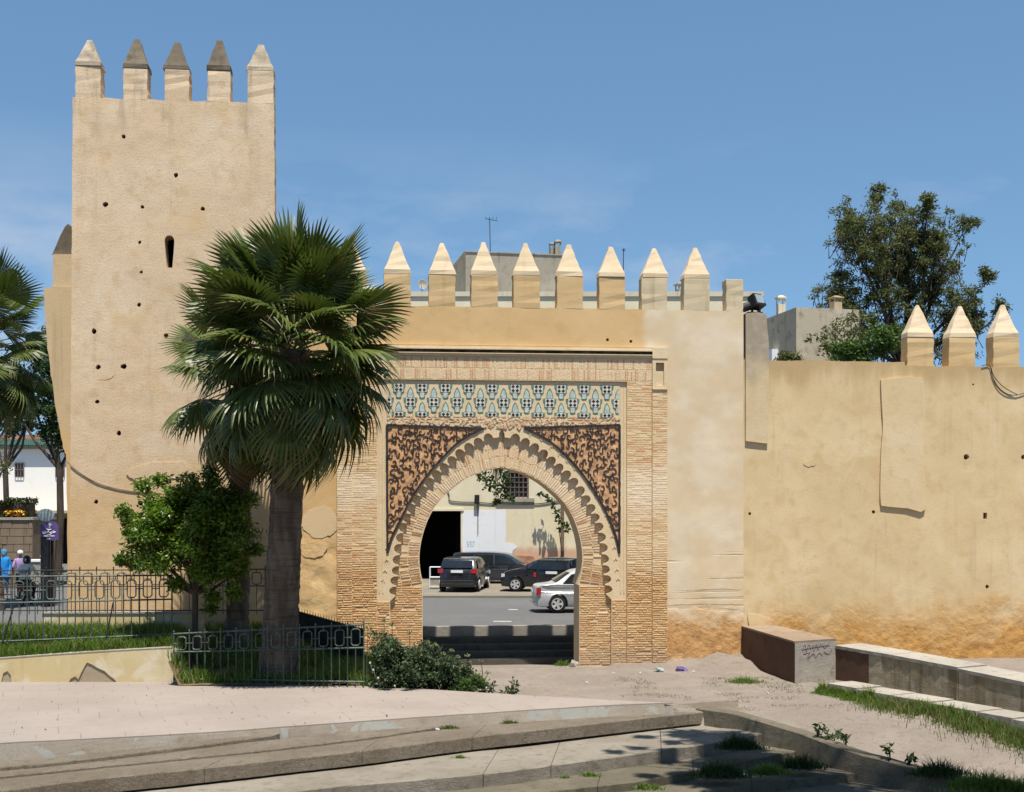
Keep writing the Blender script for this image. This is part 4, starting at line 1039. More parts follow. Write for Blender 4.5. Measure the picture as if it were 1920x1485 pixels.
for i in range(n):
    x0, x1 = -9+24*i/n, -9+24*(i+1)/n
    mb.mesh([(x0, 54.6, h_road(x0, 54.6)+.09), (x1, 54.6, h_road(x1, 54.6)+.09), (x1, 66.2, h_road(x1, 66)+.09), (x0, 66.2, h_road(x0, 66)+.09), (x0, 54.6, .5), (x1, 54.6, .5)], [(0,1,2,3), (0,4,5,1)])
struct(mb.build('parking_strip', 'pavement_stone'))
simple('road_paint', (.62,.61,.57), .8, .2, 0, .25, 4)
for px, py, L in ((942,1165,.6), (962,1143,.35)):
    p = atZ(px, py, .806); mb = MB(); mb.box((-L/2, -.08, .0), (L/2, .08, .004)); o = mb.build('road_marking', 'road_paint'); o.location = (p.x, p.y, h_road(p.x, p.y)+.004); struct(o)
# ------------------------------------------------------------------ buildings beyond the gate
plaster('yellow_facade', (.66,.59,.42), (.71,.65,.50), (.60,.52,.35), .4, lambda q, c, nrm: q.mix(q.math('MULTIPLY', q.ss(q.math('ADD', q.xyz()[2], q.math('MULTIPLY', q.noise(2, 5), .6)), 2.1, 1.7), .8), c, (.50,.28,.19)), .25, .6)
plaster('white_paint', (.70,.72,.75), (.76,.77,.78), (.62,.63,.64), .3, None, .2, .4)
plaster('grey_render', (.30,.275,.225), (.40,.37,.31), (.20,.18,.145), 1.0, None, .6, .8)
plaster('stained_render', (.43,.375,.275), (.52,.46,.35), (.22,.19,.145), 1.0, None, .8, .9)
plaster('roof_parapet', (.55,.50,.38), (.60,.56,.45), (.44,.39,.28), .8, None, .6, .7)
plaster('white_wall', (.82,.80,.75), (.85,.83,.79), (.74,.71,.65), .4, None, .15, .4)
plaster('beige_wall', (.42,.34,.22), (.46,.38,.26), (.36,.28,.18), .5, None, .3, .5)
plaster('brown_stone', (.20,.15,.105), (.25,.195,.145), (.14,.105,.075), 1.0, None, .3, .8)
simple('dark_glass', (.02,.022,.025), .15, .5, 0, .3, 3, 0); simple('window_iron', (.16,.12,.115), .6, .3, 0, .2)
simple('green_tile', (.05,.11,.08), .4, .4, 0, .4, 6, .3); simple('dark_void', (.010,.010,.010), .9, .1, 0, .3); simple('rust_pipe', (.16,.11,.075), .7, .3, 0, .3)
simple('brick_red', (.40,.21,.135), .9, .1, 0, .3, 4, .5); simple('steel', (.30,.31,.32), .4, .5, .6, .2)
YB = 66.0
def bx(px, Y=YB): return (px-960)/F*Y
def bz(py, Y=YB): return CZ+(HY-py)/F*Y
yb = thing('apartment_house', 'pale yellow house with barred window and dark doorway seen through the arch', 'house', (0, YB, .9))
def ybox(m, x0, x1, z0, z1, y0, y1, mi=0): m.box((x0, y0, z0-.9), (x1, y1, z1-.9), mi)
xl, xr, zt_ = -11.5, 12.5, bz(556); dx0, dx1, dzt = bx(785), bx(864), bz(958); wx0, wx1, wz0, wz1 = bx(949), bx(989), bz(932), bz(886)
m = MB()
ybox(m, xl, dx0, .2, zt_, 0, .5); ybox(m, dx0, dx1, dzt, zt_, 0, .5)
ybox(m, dx1, wx0, .2, zt_, 0, .5); ybox(m, wx1, xr, .2, zt_, 0, .5); ybox(m, wx0, wx1, .2, wz0, 0, .5); ybox(m, wx0, wx1, wz1, zt_, 0, .5)
m.build('facade', 'yellow_facade', yb)
m = MB(); ybox(m, xl, xl+.4, .2, zt_, .5, 11); ybox(m, xr-.4, xr, .2, zt_, .5, 11); ybox(m, xl, xr, .2, zt_, 11, 11.4); ybox(m, xl+.4, xr-.4, zt_-1.2, zt_-1, .5, 11); m.build('side_walls', 'yellow_facade', yb)
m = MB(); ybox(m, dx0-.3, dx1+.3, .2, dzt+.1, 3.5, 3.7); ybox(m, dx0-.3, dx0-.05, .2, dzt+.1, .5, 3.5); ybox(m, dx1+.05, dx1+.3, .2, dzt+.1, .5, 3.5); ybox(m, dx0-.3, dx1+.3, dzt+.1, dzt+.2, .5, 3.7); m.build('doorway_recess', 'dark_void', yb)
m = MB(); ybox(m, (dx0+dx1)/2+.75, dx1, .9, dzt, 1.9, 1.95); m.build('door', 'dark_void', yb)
m = MB(); ybox(m, dx0-.1, dx1+.15, dzt, dzt+.12, -.05, -.002); m.build('lintel', 'yellow_facade', yb)
m = MB(); pw = [(867,958),(948,956),(949,1003),(947,1017),(962,1019),(970,1026),(962,1032),(957,1048),(940,1055),(867,1060)]
m.prism([(bx(x), bz(y)-.9) for x, y in pw], -.012, -.001); m.build('white_paint_patch', 'white_paint', yb)
m = MB(); pw = [(938,1042),(970,1041),(1000,1043),(1003,1050),(997,1060),(1003,1068),(938,1069),(944,1056)]
m.prism([(bx(x), bz(y)-.9) for x, y in pw], -.09, -.001); m.build('brick_patch', 'brick_red', yb)
w_ = MB(); ybox(w_, wx0, wx1, wz0, wz1, .25, .3); win = w_.build('window', 'dark_glass', yb)
m = MB()
for i in range(6): x = wx0+(wx1-wx0)*i/5; ybox(m, x-.022, x+.022, wz0, wz1, -.06, -.02)
for i in range(6): z = wz0+(wz1-wz0)*i/5; ybox(m, wx0, wx1, z-.02, z+.02, -.075, -.062)
m.build('grille', 'window_iron', win)
m = MB(); ybox(m, wx0-.07, wx0, wz0-.06, wz1+.07, -.03, .2); ybox(m, wx1, wx1+.07, wz0-.06, wz1+.07, -.03, .2); ybox(m, wx0, wx1, wz1, wz1+.07, -.03, .2); m.build('frame', 'window_iron', win)
m = MB(); ybox(m, bx(931), bx(1002), bz(941), bz(934), -.12, -.002); ybox(m, bx(934), bx(999), bz(945), bz(941), -.08, -.002); m.build('sill', 'grey_render', win)
m = MB(); ybox(m, bx(1052), bx(1057.5), .9, bz(940), -.12, -.01); m.build('drainpipe', 'rust_pipe', yb)
m = MB(); ybox(m, bx(890), bx(899), bz(945), bz(928), -.22, -.02); bxo = m.build('meter_box', 'black_metal', yb)
m = MB(); ybox(m, bx(895.5), bx(896.7), bz(1002), bz(945), -.05, -.01); m.build('conduit', 'cable', bxo)
simple('blue_print', (.25,.45,.60), .7, .2, 0, .1)
m = MB()
for r_, row in enumerate(((875,878,880,884,886,890), (876,880,882,885,887,889), (875.5,879,881,884,885.5,888))):
    for a, b in zip(row[::2], row[1::2]): ybox(m, bx(a), bx(b), bz(1016+r_*4+1), bz(1016+r_*4-1), -.016, -.0125)
o = m.build('wall_lettering', 'blue_print', yb)
m = MB(); m.tube([(bx(x), -.04, bz(y)-.9) for x, y in smooth_poly([(836,915),(842,928),(843,938),(860,941),(895,942),(930,944),(1000,945),(1040,940),(1080,934)], 4)], .025, 5); m.build('wall_cable', 'cable', yb)
# rooftop
m = MB(); ybox(m, xl-.1, xr+.1, zt_, bz(547), -.08, .3); m.build('parapet', 'roof_parapet', yb)
def chimney(name, label, px, pt, pb, Y, wpx, mat='grey_render'):
    s = wpx/F*Y; h = (pb-pt)/F*Y; t = thing(name, label, 'chimney', atY(px, pb, Y), R(random.uniform(5, 20)))
    m = MB(); m.box((-s*.38, -s*.38, -.6), (s*.38, s*.38, h*.55)); m.build('stack', mat, t)
    m = MB()
    for a in (-1, 1):
        for b in (-1, 1): m.box((a*s*.38-.1*s*(a > 0)-.0, b*s*.38-.1*s*(b > 0), h*.55+.001), (a*s*.38+.1*s*(a < 0), b*s*.38+.1*s*(b < 0), h*.82))
    m.build('vent_posts', mat, t)
    m = MB(); m.box((-s*.5, -s*.5, h*.821), (s*.5, s*.5, h*.9)); m.box((-s*.42, -s*.42, h*.9+.001), (s*.42, s*.42, h), taper=s*.25); m.build('hood', mat, t)
pz = thing('roof_block', 'weathered grey roof block above the pale yellow house', 'roof block', atY(965, 560, 68.5), R(11))
m = MB(); s = 68.5/F; hw = 93*s; m.box((-hw, 0, -1), (hw+.6, 6, (560-476)*s)); m.build('block', 'grey_render', pz)
m = MB(); m.box((-hw-.05, -.05, (560-476)*s+.001), (hw+.65, 6.05, (560-474)*s)); m.build('coping', 'grey_render', pz)
chimney('chimney', 'shorter of two small chimneys on the grey roof block', 1035, 455, 477, 69.5, 11); chimney('chimney', 'taller of two small chimneys on the grey roof block', 1046, 450, 477, 69.3, 14)
chimney('chimney', 'small hooded chimney between the last two pale merlons', 1276, 530, 560, 68, 20)
def antenna(label, px, pt, pb, Y, lean, arms):
    t = thing('antenna', label, 'antenna', atY(px, pb, Y)); s = Y/F; h = (pb-pt)*s
    m = MB(); m.tube([(0,0,-.6), (lean*s, 0, h)], .022, 5); m.build('mast', 'cable', t)
    for dx, z0, L in arms:
        m = MB(); m.tube([((lean+dx-L/2)*s, 0, h-z0*s), ((lean+dx+L/2)*s, .2, h-(z0+L*.12)*s)], .018, 4); m.build('boom', 'cable', t)
        for k in range(4):
            x = (lean+dx-L/2+L*k/3.3)*s; m = MB(); m.tube([(x, -.35, h-z0*s), (x, .35, h-z0*s+.05)], .012, 4); m.build('element', 'cable', t)
antenna('tall television antenna on the grey roof block', 920, 409, 474, 68.6, -2, [(4, 1, 22)])
antenna('thin bare mast on the roof right of the seventh merlon', 1168, 466, 556, 67, 1, [(1, 3, 5)])
d = thing('satellite_dish', 'small white satellite dish between two merlons', 'satellite dish', atY(791, 547, 67))
m = MB(); m.lathe([(.0, 0), (.12, .02), (.21, .06), (.27, .11), (.25, .10), (.11, .035), (0, .025)], 18); m.v = [tuple(Matrix.Translation((0, 0, .33)) @ Matrix.Rotation(R(75), 4, 'X') @ Matrix.Rotation(R(25), 4, 'Y') @ Vector(p)) for p in m.v]; m.build('dish', 'grey_concrete', d, smooth=True)
m = MB(); m.tube([(0, .05, -.4), (0, .05, .3)], .03, 6); m.tube([(0, 0, .3), (0, -.4, .35)], .012, 4); m.build('mount', 'steel', d)

# grey house behind the long wall
YG = 55.0; gp = atY(1493, 690, YG)
gh = thing('grey_house', 'grey weathered flat-roofed house behind the long wall', 'house', (gp.x, gp.y, 3.0))
zt2 = bz(576, YG)-3; m = MB(); ang = R(52)
e1 = Vector((math.cos(R(103)), math.sin(R(103)), 0)); e2 = Vector((math.cos(R(14)), math.sin(R(14)), 0))
p0 = Vector((0, 0, 0)); p1 = e1*5.2; p2 = e2*2.9; p3 = p1+e2*2.9
vs = [(p.x, p.y, z) for z in (-2.5, zt2) for p in (p0, p2, p3, p1)]; vs[7] = (vs[7][0], vs[7][1], zt2-.1)
m.mesh(vs, [(0,3,2,1),(4,5,6,7),(0,1,5,4),(1,2,6,5),(2,3,7,6),(3,0,4,7)]); m.build('wall_mass', 'stained_render', gh)
m = MB(); c = e1*2.0; nrm_ = Vector((-e1.y, e1.x, 0)); nrm_ = nrm_ if nrm_.y < 0 else -nrm_
q0 = c+nrm_*.02; z0 = bz(668, YG)-3
vs = [q0-e1*.28, q0+e1*.28, q0+e1*.28+nrm_*.3, q0-e1*.28+nrm_*.3]; m.mesh([(p.x, p.y, z0) for p in vs]+[(p.x, p.y, z0+.5) for p in vs], [(0,3,2,1),(4,5,6,7),(0,1,5,4),(1,2,6,5),(2,3,7,6),(3,0,4,7)]); m.build('air_conditioner', 'white_paint', gh)
chimney('chimney', 'hooded chimney at the left corner of the grey house roof', 1464, 554, 592, 57, 18, 'roof_parapet'); chimney('chimney', 'brown chimney on the grey house half behind the tree', 1567, 555, 580, 56, 22, 'beige_wall')

# ------------------------------------------------------------------ the street on the left
YW2 = 75.0
wb = thing('white_building', 'white two-storey building with small dark windows left of the tower', 'building', ((40-960)/F*YW2, YW2, 1.2))
ox = wb.location.x
def X2(px): return (px-960)/F*YW2-ox
def Z2(py): return CZ+(HY-py)/F*YW2-1.2
m = MB(); m.box((X2(-260), 0, Z2(957)), (X2(260), 8, Z2(842))); m.build('upper_storey', 'white_wall', wb)
m = MB(); m.box((X2(-260), .25, -.5), (X2(260), 8, Z2(957)-.002)); m.build('ground_storey', 'beige_wall', wb)
m = MB(); m.box((X2(-262), -.15, Z2(842)+.002), (X2(262), 8, Z2(836))); m.build('eaves', 'beige_wall', wb)
m = MB()
for i in range(130):
    x = X2(-262)+i*(X2(262)-X2(-262))/130; w2 = (X2(262)-X2(-262))/130
    m.mesh([(x, -.4, Z2(836)), (x+w2*.5, -.4, Z2(836)+.07), (x+w2, -.4, Z2(836)), (x, 1.6, Z2(822)), (x+w2*.5, 1.6, Z2(822)+.07), (x+w2, 1.6, Z2(822))], [(0,1,4,3), (1,2,5,4)])
m.box((X2(-262), -.39, Z2(838)), (X2(262), 1.6, Z2(836)-.002)); m.build('tile_roof', 'green_tile', wb)
m = MB(); m.box((X2(-262), 1.7, Z2(836)), (X2(262), 8, Z2(812))); m.build('roof_storey', 'brick_red', wb)
for px in (37, 113, -40):
    m = MB(); m.box((X2(px-8), -.012, Z2(894)), (X2(px+8), -.002, Z2(868))); wn_ = m.build('window', 'dark_glass', wb)
    m = MB()
    for k in range(4): x = X2(px-8)+(X2(px+8)-X2(px-8))*k/3; m.box((x-.025, -.07, Z2(894)), (x+.025, -.03, Z2(868)))
    for k in range(3): z = Z2(894)+(Z2(868)-Z2(894))*k/2; m.box((X2(px-8), -.09, z-.025), (X2(px+8), -.071, z+.025))
    m.build('grille', 'window_iron', wn_)
for px, w in ((58, 24), (95, 20), (125, 16), (10, 30)):
    m = MB(); m.box((X2(px-w/2), .1, -.2), (X2(px+w/2), .24, Z2(972))); m.build('shop_opening', 'dark_void', wb)
m = MB(); m.box((X2(-260), -1.2, Z2(962)), (X2(260), .249, Z2(957)-.003)); m.build('canopy', 'beige_wall', wb)
# stone planter with clipped hedge
YP = 54.0
pl = thing('stone_planter', 'brown stone planter wall at the left edge of the street', 'planter', atY(20, 1096, YP)); o0 = pl.location.copy()
def X3(px): return (px-960)/F*YP-o0.x
def Z3(py): return CZ+(HY-py)/F*YP-o0.z
m = MB(); m.box((X3(-220), .1, -.8), (X3(60), 3, Z3(975))); m.build('wall_mass', 'brown_stone', pl)
m = MB(); m.box((X3(-222), .02, Z3(975)+.001), (X3(62), 3.05, Z3(970))); m.build('coping', 'grey_concrete', pl)
rows = 9
for r_ in range(rows):
    z0, z1 = -.3+(Z3(976)+.3)*r_/rows, -.3+(Z3(976)+.3)*(r_+1)/rows; x = X3(-30)-random.uniform(0, .5)
    while x < X3(59):
        L_ = random.uniform(.35, .8); b = min(x+L_, X3(60)); m = MB(); m.box((x+.012, .1-random.uniform(.02, .06), z0+.012), (b-.012, .12, z1-.012)); m.build('stone', 'brown_stone', pl); x += L_
# sign on a black post
simple('sign_purple', (.095,.065,.21), .5, .4, 0, .08, 2, 0); simple('sign_white', (.80,.80,.82), .6, .3, 0, .03, 2, 0); simple('post_black', (.012,.012,.014), .4, .4, 0, .2)
YS = 44.5
sg = thing('direction_sign', 'purple direction sign with white arrow on a thick black post', 'sign', atY(89, 1143, YS)); o0 = sg.location.copy()
def S(px, py, y=0.0): p = atY(px, py, YS); return (p.x-o0.x, y, p.z-o0.z)
def s2(px, py): p = S(px, py); return (p[0], p[2])
m = MB(); m.box((S(79, 0)[0], -.14, -.1), (S(93.5, 0)[0], .16, S(0, 1004)[2])); m.build('post', 'post_black', sg)
m = MB(); m.tube([S(97, 1143, .05), S(97, 1000, .05)], .05, 8); m.build('pole', 'post_black', sg)
k = 70/1040.
def q(x, y): return (60+x*k, 960+y*k)
m = MB(); m.prism([s2(*q(*p)) for p in [(280,350),(410,340),(440,280),(520,255),(620,258),(700,280),(730,320),(775,360),(785,770),(590,790),(460,775),(455,690),(285,685)]], -.16, -.145); pan = m.build('panel', 'sign_purple', sg)
m = MB(); m.prism([s2(*q(*p)) for p in [(540,305),(595,365),(560,365),(555,435),(520,435),(518,365),(478,365)]], -.168, -.1605); m.build('arrow', 'sign_white', pan)
m = MB()
def stroke(pts, r=.012): m.tube([S(*q(x, y), -.164) for x, y in smooth_poly(pts, 4)], r, 4)
for pts in ([(465,455),(470,485),(500,490),(540,485),(580,488)], [(530,460),(535,488)], [(575,462),(580,488)],
            [(715,545),(690,570),(660,575),(640,555),(655,520)], [(690,535),(660,560)], [(640,510),(630,560),(600,590),(560,585),(545,555)], [(610,540),(590,560)],
            [(515,505),(510,555),(480,565)], [(495,530),(470,560),(440,560),(420,545)], [(440,560),(400,590),(365,590),(345,560),(355,545)], [(405,530),(395,545)]): stroke(pts)
for x0, x1, y, n in ((460, 575, 632, 6), (370, 510, 668, 9), (530, 670, 668, 8)):
    for i in range(n):
        a = x0+(x1-x0)*(i+.12)/n; b = x0+(x1-x0)*(i+.85)/n; hh = random.choice((9, 9, 14))
        m.tube([S(*q(a, y+9), -.164), S(*q(a, y-hh), -.164), S(*q(b, y-hh+4), -.164), S(*q(b, y+9), -.164)], .008, 4)
stroke([(520,750),(535,735),(545,755)], .012)
o = m.build('lettering', 'sign_white', pan); o['kind'] = 'stuff'
simple('pale_blue_grey', (.25,.31,.33), .5, .4, 0, .15)
mi = thing('round_sign_back', 'grey-blue back of a round road sign just above the purple sign', 'sign', atY(88, 1100, 47)); o0 = mi.location.copy(); p = atY(86, 966, 47)-o0
m = MB(); m.lathe([(.0,-.01), (.22,-.01), (.24, 0), (.22,.01), (0,.01)], 20); m.v = [tuple(Matrix.Translation(p) @ Matrix.Rotation(R(90), 4, 'X') @ Matrix.Scale(1.35, 4, (1,0,0)) @ Vector(v)) for v in m.v]; m.build('disc', 'pale_blue_grey', mi)
m = MB(); m.tube([(p.x, .05, -.1), (p.x, .05, p.z)], .03, 6); m.build('pole', 'post_black', mi)
simple('awning_red', (.10,.02,.025), .8, .2, 0, .4, 3)
sh = thing('shop_stall', 'dark red hanging goods stall beside the stone planter', 'stall', atY(71, 1085, 58)); o0 = sh.location.copy()
def S5(px, py): p = atY(px, py, 58)-o0; return p
m = MB(); a, b = S5(62, 975), S5(80, 1050); m.box((a.x, 0, -.1), (b.x+.1, .5, a.z)); m.build('frame', 'dark_void', sh)
for i in range(7):
    a = S5(65+i*2.2, 978+(i % 3)*16); m = MB(); m.prism([(a.x-.14, a.z), (a.x+.14, a.z), (a.x+.18, a.z-.5), (a.x+.1, a.z-.7), (a.x-.15, a.z-.6)], -.08-.03*i, -.06-.03*i); m.build('hanging_cloth', 'awning_red', sh)
pb = thing('concrete_block', 'low pale concrete block beside the black sign post', 'block', atY(70, 1090, 52)); 
m = MB(); m.box((-.24, -.2, -.1), (.24, .3, .78)); m.build('block', 'grey_concrete', pb); m = MB(); m.box((-.28, -.24, .781), (.28, .34, .86)); m.build('cap', 'white_wall', pb)
bo = thing('bollard', 'thin metal post with ball top beside the sign post', 'bollard', atY(77, 1095, 50)); m = MB(); m.lathe([(.03,-.1),(.03,.95),(.02,.97),(.055,1.02),(.055,1.07),(.0,1.11)], 10); m.build('post', 'steel', bo)

# ------------------------------------------------------------------ vehicles
def car_paint(name, col, rough=.25):
    q = NT(name); n = q.noise(2.5, 3); c = q.mix(q.ss(n, .3, .7), col, tuple(min(1, x*1.15+.004) for x in col))
    q.b.inputs['Coat Weight'].default_value = .6; q.b.inputs['Coat Roughness'].default_value = .06
    M[name] = q.done(c, q.ss(q.noise(6, 4), .2, .8, rough-.05, rough+.12), None, .5, .25)
car_paint('paint_navy', (.012,.015,.022)); car_paint('paint_silver', (.42,.435,.46), .4); car_paint('paint_black', (.008,.009,.010)); car_paint('paint_slate', (.03,.037,.05)); car_paint('paint_greyblue', (.16,.185,.20), .4)
simple('tyre', (.018,.018,.018), .85, .2, 0, .2, 8, .3); simple('rim', (.50,.51,.52), .35, .5, .15, .1, 6, 0); simple('car_glass', (.012,.015,.017), .06, .6, 0, .2, 2, 0)
simple('tail_red', (.35,.015,.02), .2, .5, 0, .2, 4, 0); simple('head_glass', (.55,.58,.60), .1, .6, 0, .1, 4, 0); simple('plate', (.72,.72,.70), .5, .4, 0, .05, 4, 0); simple('trim_black', (.015,.015,.016), .6, .3, 0, .2)
from mathutils.geometry import tessellate_polygon
def car(name, label, loc, rz, W, prof, wx, wr, belt, side_win, rear_g, front_g, paint, lamps, plate_z, roof_k=.80):
    t = thing(name, label, 'car', loc, rz); xs = [p[0] for p in prof]; x0, x1 = min(xs), max(xs); H = max(p[1] for p in prof)
    def half(x, z):
        k = 1.0 if z < belt else 1-(1-roof_k)*((z-belt)/(H-belt))
        if z < .45: k *= .95+.05*(z-.2)/.25
        e = max(0, (abs(x-(x0+x1)/2)-(x1-x0)/2+.7)/.7); return W/2*k*(1-.10*e*e)
    def arch(cx): return [(cx+(wr+.05)*math.cos(a), wr+(wr+.05)*math.sin(a)) for a in [math.pi-R(-8)*0-k*math.pi/10 for k in range(11)]]
    up = smooth_poly(prof, 3)
    zb = .22
    bottom = [(x1-.06, zb)]
    for cx in sorted(wx, reverse=True): bottom += [(cx+wr+.05, zb)]+[(a, max(b, zb)) for a, b in arch(cx)[::-1]]+[(cx-wr-.05, zb)]
    bottom += [(x0+.06, zb)]
    outl = up+bottom; n = len(outl); cx_, cz_ = (x0+x1)/2, .75
    m = MB(); vs = []; S_ = [-1, -.985, -.93, -.55, 0, .55, .93, .985, 1]
    for s in S_:
        ins = {1: .05, .985: .018, .93: .004}.get(abs(s), 0)
        for x, z in outl:
            xx = cx_+(x-cx_)*(1-ins*.6-.035*s*s*(abs(x-cx_)/(x1-cx_))**4); zz = cz_+(z-cz_)*(1-ins)
            vs.append((xx, s*half(x, z), zz))
    fs = [(k*n+i, k*n+(i+1) % n, (k+1)*n+(i+1) % n, (k+1)*n+i) for k in range(len(S_)-1) for i in range(n)]
    tri = tessellate_polygon([[Vector((x, z, 0)) for x, z in outl]]); fs += [tuple(a) for a in tri]+[tuple(len(S_)*n-n+i for i in a)[::-1] for a in tri]
    m.mesh(vs, fs); body = m.build('body', paint, t, smooth=True)
    bm = bmesh.new(); bm.from_mesh(body.data)
    for e in bm.edges:
        if len(e.link_faces) == 2 and e.calc_face_angle(0) > R(38): e.smooth = False
    bm.to_mesh(body.data); bm.free()
    for poly in side_win:
        for s in (-1, 1):
            m = MB(); tri = tessellate_polygon([[Vector((x, z, 0)) for x, z in poly]]); m.mesh([(x, s*(half(x, z)+.006), z) for x, z in poly], [tuple(a) for a in tri]); m.build('side_window', 'car_glass', t)
    for nm, gl in (('rear_window', rear_g), ('windscreen', front_g)):
        if gl:
            (xa, za), (xb, zb2) = gl; d = Vector((xb-xa, zb2-za)).normalized(); nn = Vector((-d.y, d.x)); nn = nn if nn.x*(1 if xa > cx_ else -1) > 0 else -nn
            m = MB(); vs = []
            for f_ in (-.86, -.4, 0, .4, .86):
                for x, z in ((xa, za), (xb, zb2)): vs.append((x+nn.x*.022-.02*f_*f_*(1 if xa > cx_ else -1), f_*half(x, z), z+nn.y*.022))
            m.mesh(vs, [(2*i, 2*i+2, 2*i+3, 2*i+1) for i in range(4)]); m.build(nm, 'car_glass', t)
    for cx in wx:
        for s in (-1, 1):
            yy = s*(W/2-.11); m = MB(); m.lathe([(wr*.62,-.1),(wr*.95,-.1),(wr,-.06),(wr,.06),(wr*.95,.1),(wr*.62,.1)], 22)
            m.v = [tuple(Matrix.Translation((cx, yy, wr)) @ Matrix.Rotation(R(90), 4, 'X') @ Vector(v)) for v in m.v]; wl = m.build('wheel', 'tyre', t)
            m = MB(); yo = .112*s; m.lathe([(.0,-.01),(wr*.16,-.012),(wr*.2,.0),(0,.012)], 12)
            for k in range(5):
                a = k*2*math.pi/5; m.prism([(wr*.10*math.cos(a+1.2), wr*.10*math.sin(a+1.2)), (wr*.62*math.cos(a+.28), wr*.62*math.sin(a+.28)), (wr*.62*math.cos(a-.28), wr*.62*math.sin(a-.28)), (wr*.10*math.cos(a-1.2), wr*.10*math.sin(a-1.2))], -.012, .010, axis='z')
            ring = [(wr*.56,-.02),(wr*.65,-.02),(wr*.65,.02),(wr*.56,.02)]
            for i in range(22):
                a0, a1 = 2*math.pi*i/22, 2*math.pi*(i+1)/22
                vs = [(r_*math.cos(a), r_*math.sin(a), z) for a in (a0, a1) for r_, z in ring]; m.mesh(vs, [(0,1,5,4),(1,2,6,5),(2,3,7,6)], 0, .5)
            m.v = [tuple(Matrix.Translation((cx, yy+yo, wr)) @ Matrix.Rotation(R(90), 4, 'X') @ Vector(v)) for v in m.v]; m.build('rim', 'rim', wl)
    m = MB(); m.box((x0+.25, -W/2+.25, .2), (x1-.25, W/2-.25, .5)); m.build('underbody', 'trim_black', t)
    for nm, mat_, xe, z0, z1, y0, y1 in lamps:
        for s in (-1, 1):
            sg_ = 1 if xe > 0 else -1; m = MB(); ya, yb_ = y0*W/2, y1*W/2
            vs = []
            for yy in (ya, (ya+yb_)/2, yb_):
                for z in (z0, z1):
                    f_ = yy/(W/2); vs.append((xe-sg_*.16*max(0, f_-.55)**1.2+sg_*.015-sg_*.06*(z-z0), s*yy, z))
            vs += [(xe-sg_*.2, s*(half(xe-sg_*.2, z)+.012), z) for z in (z0+.03, z1-.01)]
            m.mesh(vs, [(0,2,3,1),(2,4,5,3),(4,6,7,5)]); m.build(nm, mat_, t)
    m = MB(); m.box((x0-.035, -.26, plate_z), (x0-.015, .26, plate_z+.11)); m.build('number_plate', 'plate', t)
    m = MB()
    for z in (.36, .50): m.tube([(x0-.012, -W*.40, z), (x0-.03, 0, z), (x0-.012, W*.40, z)], .012, 4)
    m.build('bumper_trim', 'trim_black', t)
    for s in (-1, 1):
        m = MB(); m.box((x1-(x1-x0)*.33, s*(W/2+.02)-.07, belt+.02), (x1-(x1-x0)*.33+.1, s*(W/2+.02)+.07, belt+.16), taper=.02); m.build('mirror', paint, t)
        m = MB()
        for xx in (-.15, .75): m.box((xx, s*(W/2)-.01+.0, belt-.16), (xx+.17, s*(W/2)+.02, belt-.13))
        m.build('door_handle', 'trim_black', t)
zc_ = .9
hat = [(-1.98,.30),(-2.0,.55),(-1.98,.80),(-1.90,1.0),(-1.64,1.36),(-1.45,1.44),(-.6,1.47),(.1,1.44),(.55,1.28),(1.05,1.02),(1.6,.90),(1.92,.74),(2.0,.55),(1.97,.30)]
hw = [[(-1.45,1.0),(-1.25,1.32),(-.75,1.38),(-.72,.98)], [(-.66,.98),(-.68,1.38),(.05,1.37),(.45,1.22),(.72,.98)]]
p = atZ(858, 1112, zc_); car('hatchback', 'dark navy hatchback with red tail lamps seen from behind through the arch', (p.x+.25, p.y+2, zc_+.03), R(82), 1.72, hat, (-1.27, 1.27), .31, .97, hw, ((-1.91,1.03),(-1.66,1.34)), ((1.0,1.05),(.45,1.33)), 'paint_navy', [('tail_lamp', 'tail_red', -1.97, .82, 1.0, .70, 1.0), ('head_lamp', 'head_glass', 1.93, .62, .78, .55, .98)], .84)
mpv = [(a_, b_*.80+.06) for a_, b_ in [(-2.05,.32),(-2.08,.8),(-2.06,1.2),(-1.96,1.62),(-1.8,1.77),(-.5,1.82),(.5,1.75),(1.0,1.52),(1.45,1.12),(1.9,.98),(2.1,.75),(2.1,.32)]]
k8 = lambda L_: [(a_, b_*.80+.06) for a_, b_ in L_]
p = atZ(928, 1096, zc_); car('people_carrier', 'tall slate blue people carrier side-on behind the navy hatchback', (p.x, p.y+.6, zc_+.03), R(-6), 1.76, mpv, (-1.35, 1.3), .32, .95, [k8([(-1.9,1.15),(-1.82,1.62),(-.95,1.66),(-.95,1.14)]), k8([(-.88,1.14),(-.88,1.66),(0,1.66),(.02,1.13)]), k8([(.1,1.13),(.08,1.65),(.5,1.62),(.86,1.44),(1.15,1.12)])], ((-2.05,1.02),(-1.95,1.38)), ((1.42,.98),(1.0,1.26)), 'paint_slate', [('tail_lamp', 'tail_red', -2.06, .8, 1.05, .85, 1.0), ('head_lamp', 'head_glass', 2.05, .6, .78, .5, .98)], .6, .86)
p = atZ(1002, 1111, zc_); car('dark_saloon', 'dark car parked nose to the left between the carrier and the black estate', (p.x+.55, p.y+.8, zc_+.03), R(172), 1.7, hat, (-1.27, 1.27), .31, .97, hw, ((-1.91,1.03),(-1.66,1.34)), ((1.0,1.05),(.45,1.33)), 'paint_navy', [('tail_lamp', 'tail_red', -1.97, .82, 1.0, .70, 1.0), ('head_lamp', 'head_glass', 1.93, .62, .78, .55, .98)], .84)
suv = [(a_, b_*.84+.05) for a_, b_ in [(-1.95,.35),(-1.99,.7),(-1.97,1.05),(-1.85,1.5),(-1.72,1.6),(-.5,1.64),(.3,1.60),(.65,1.48),(1.05,1.12),(1.6,1.03),(1.95,.85),(2.0,.6),(1.98,.35)]]
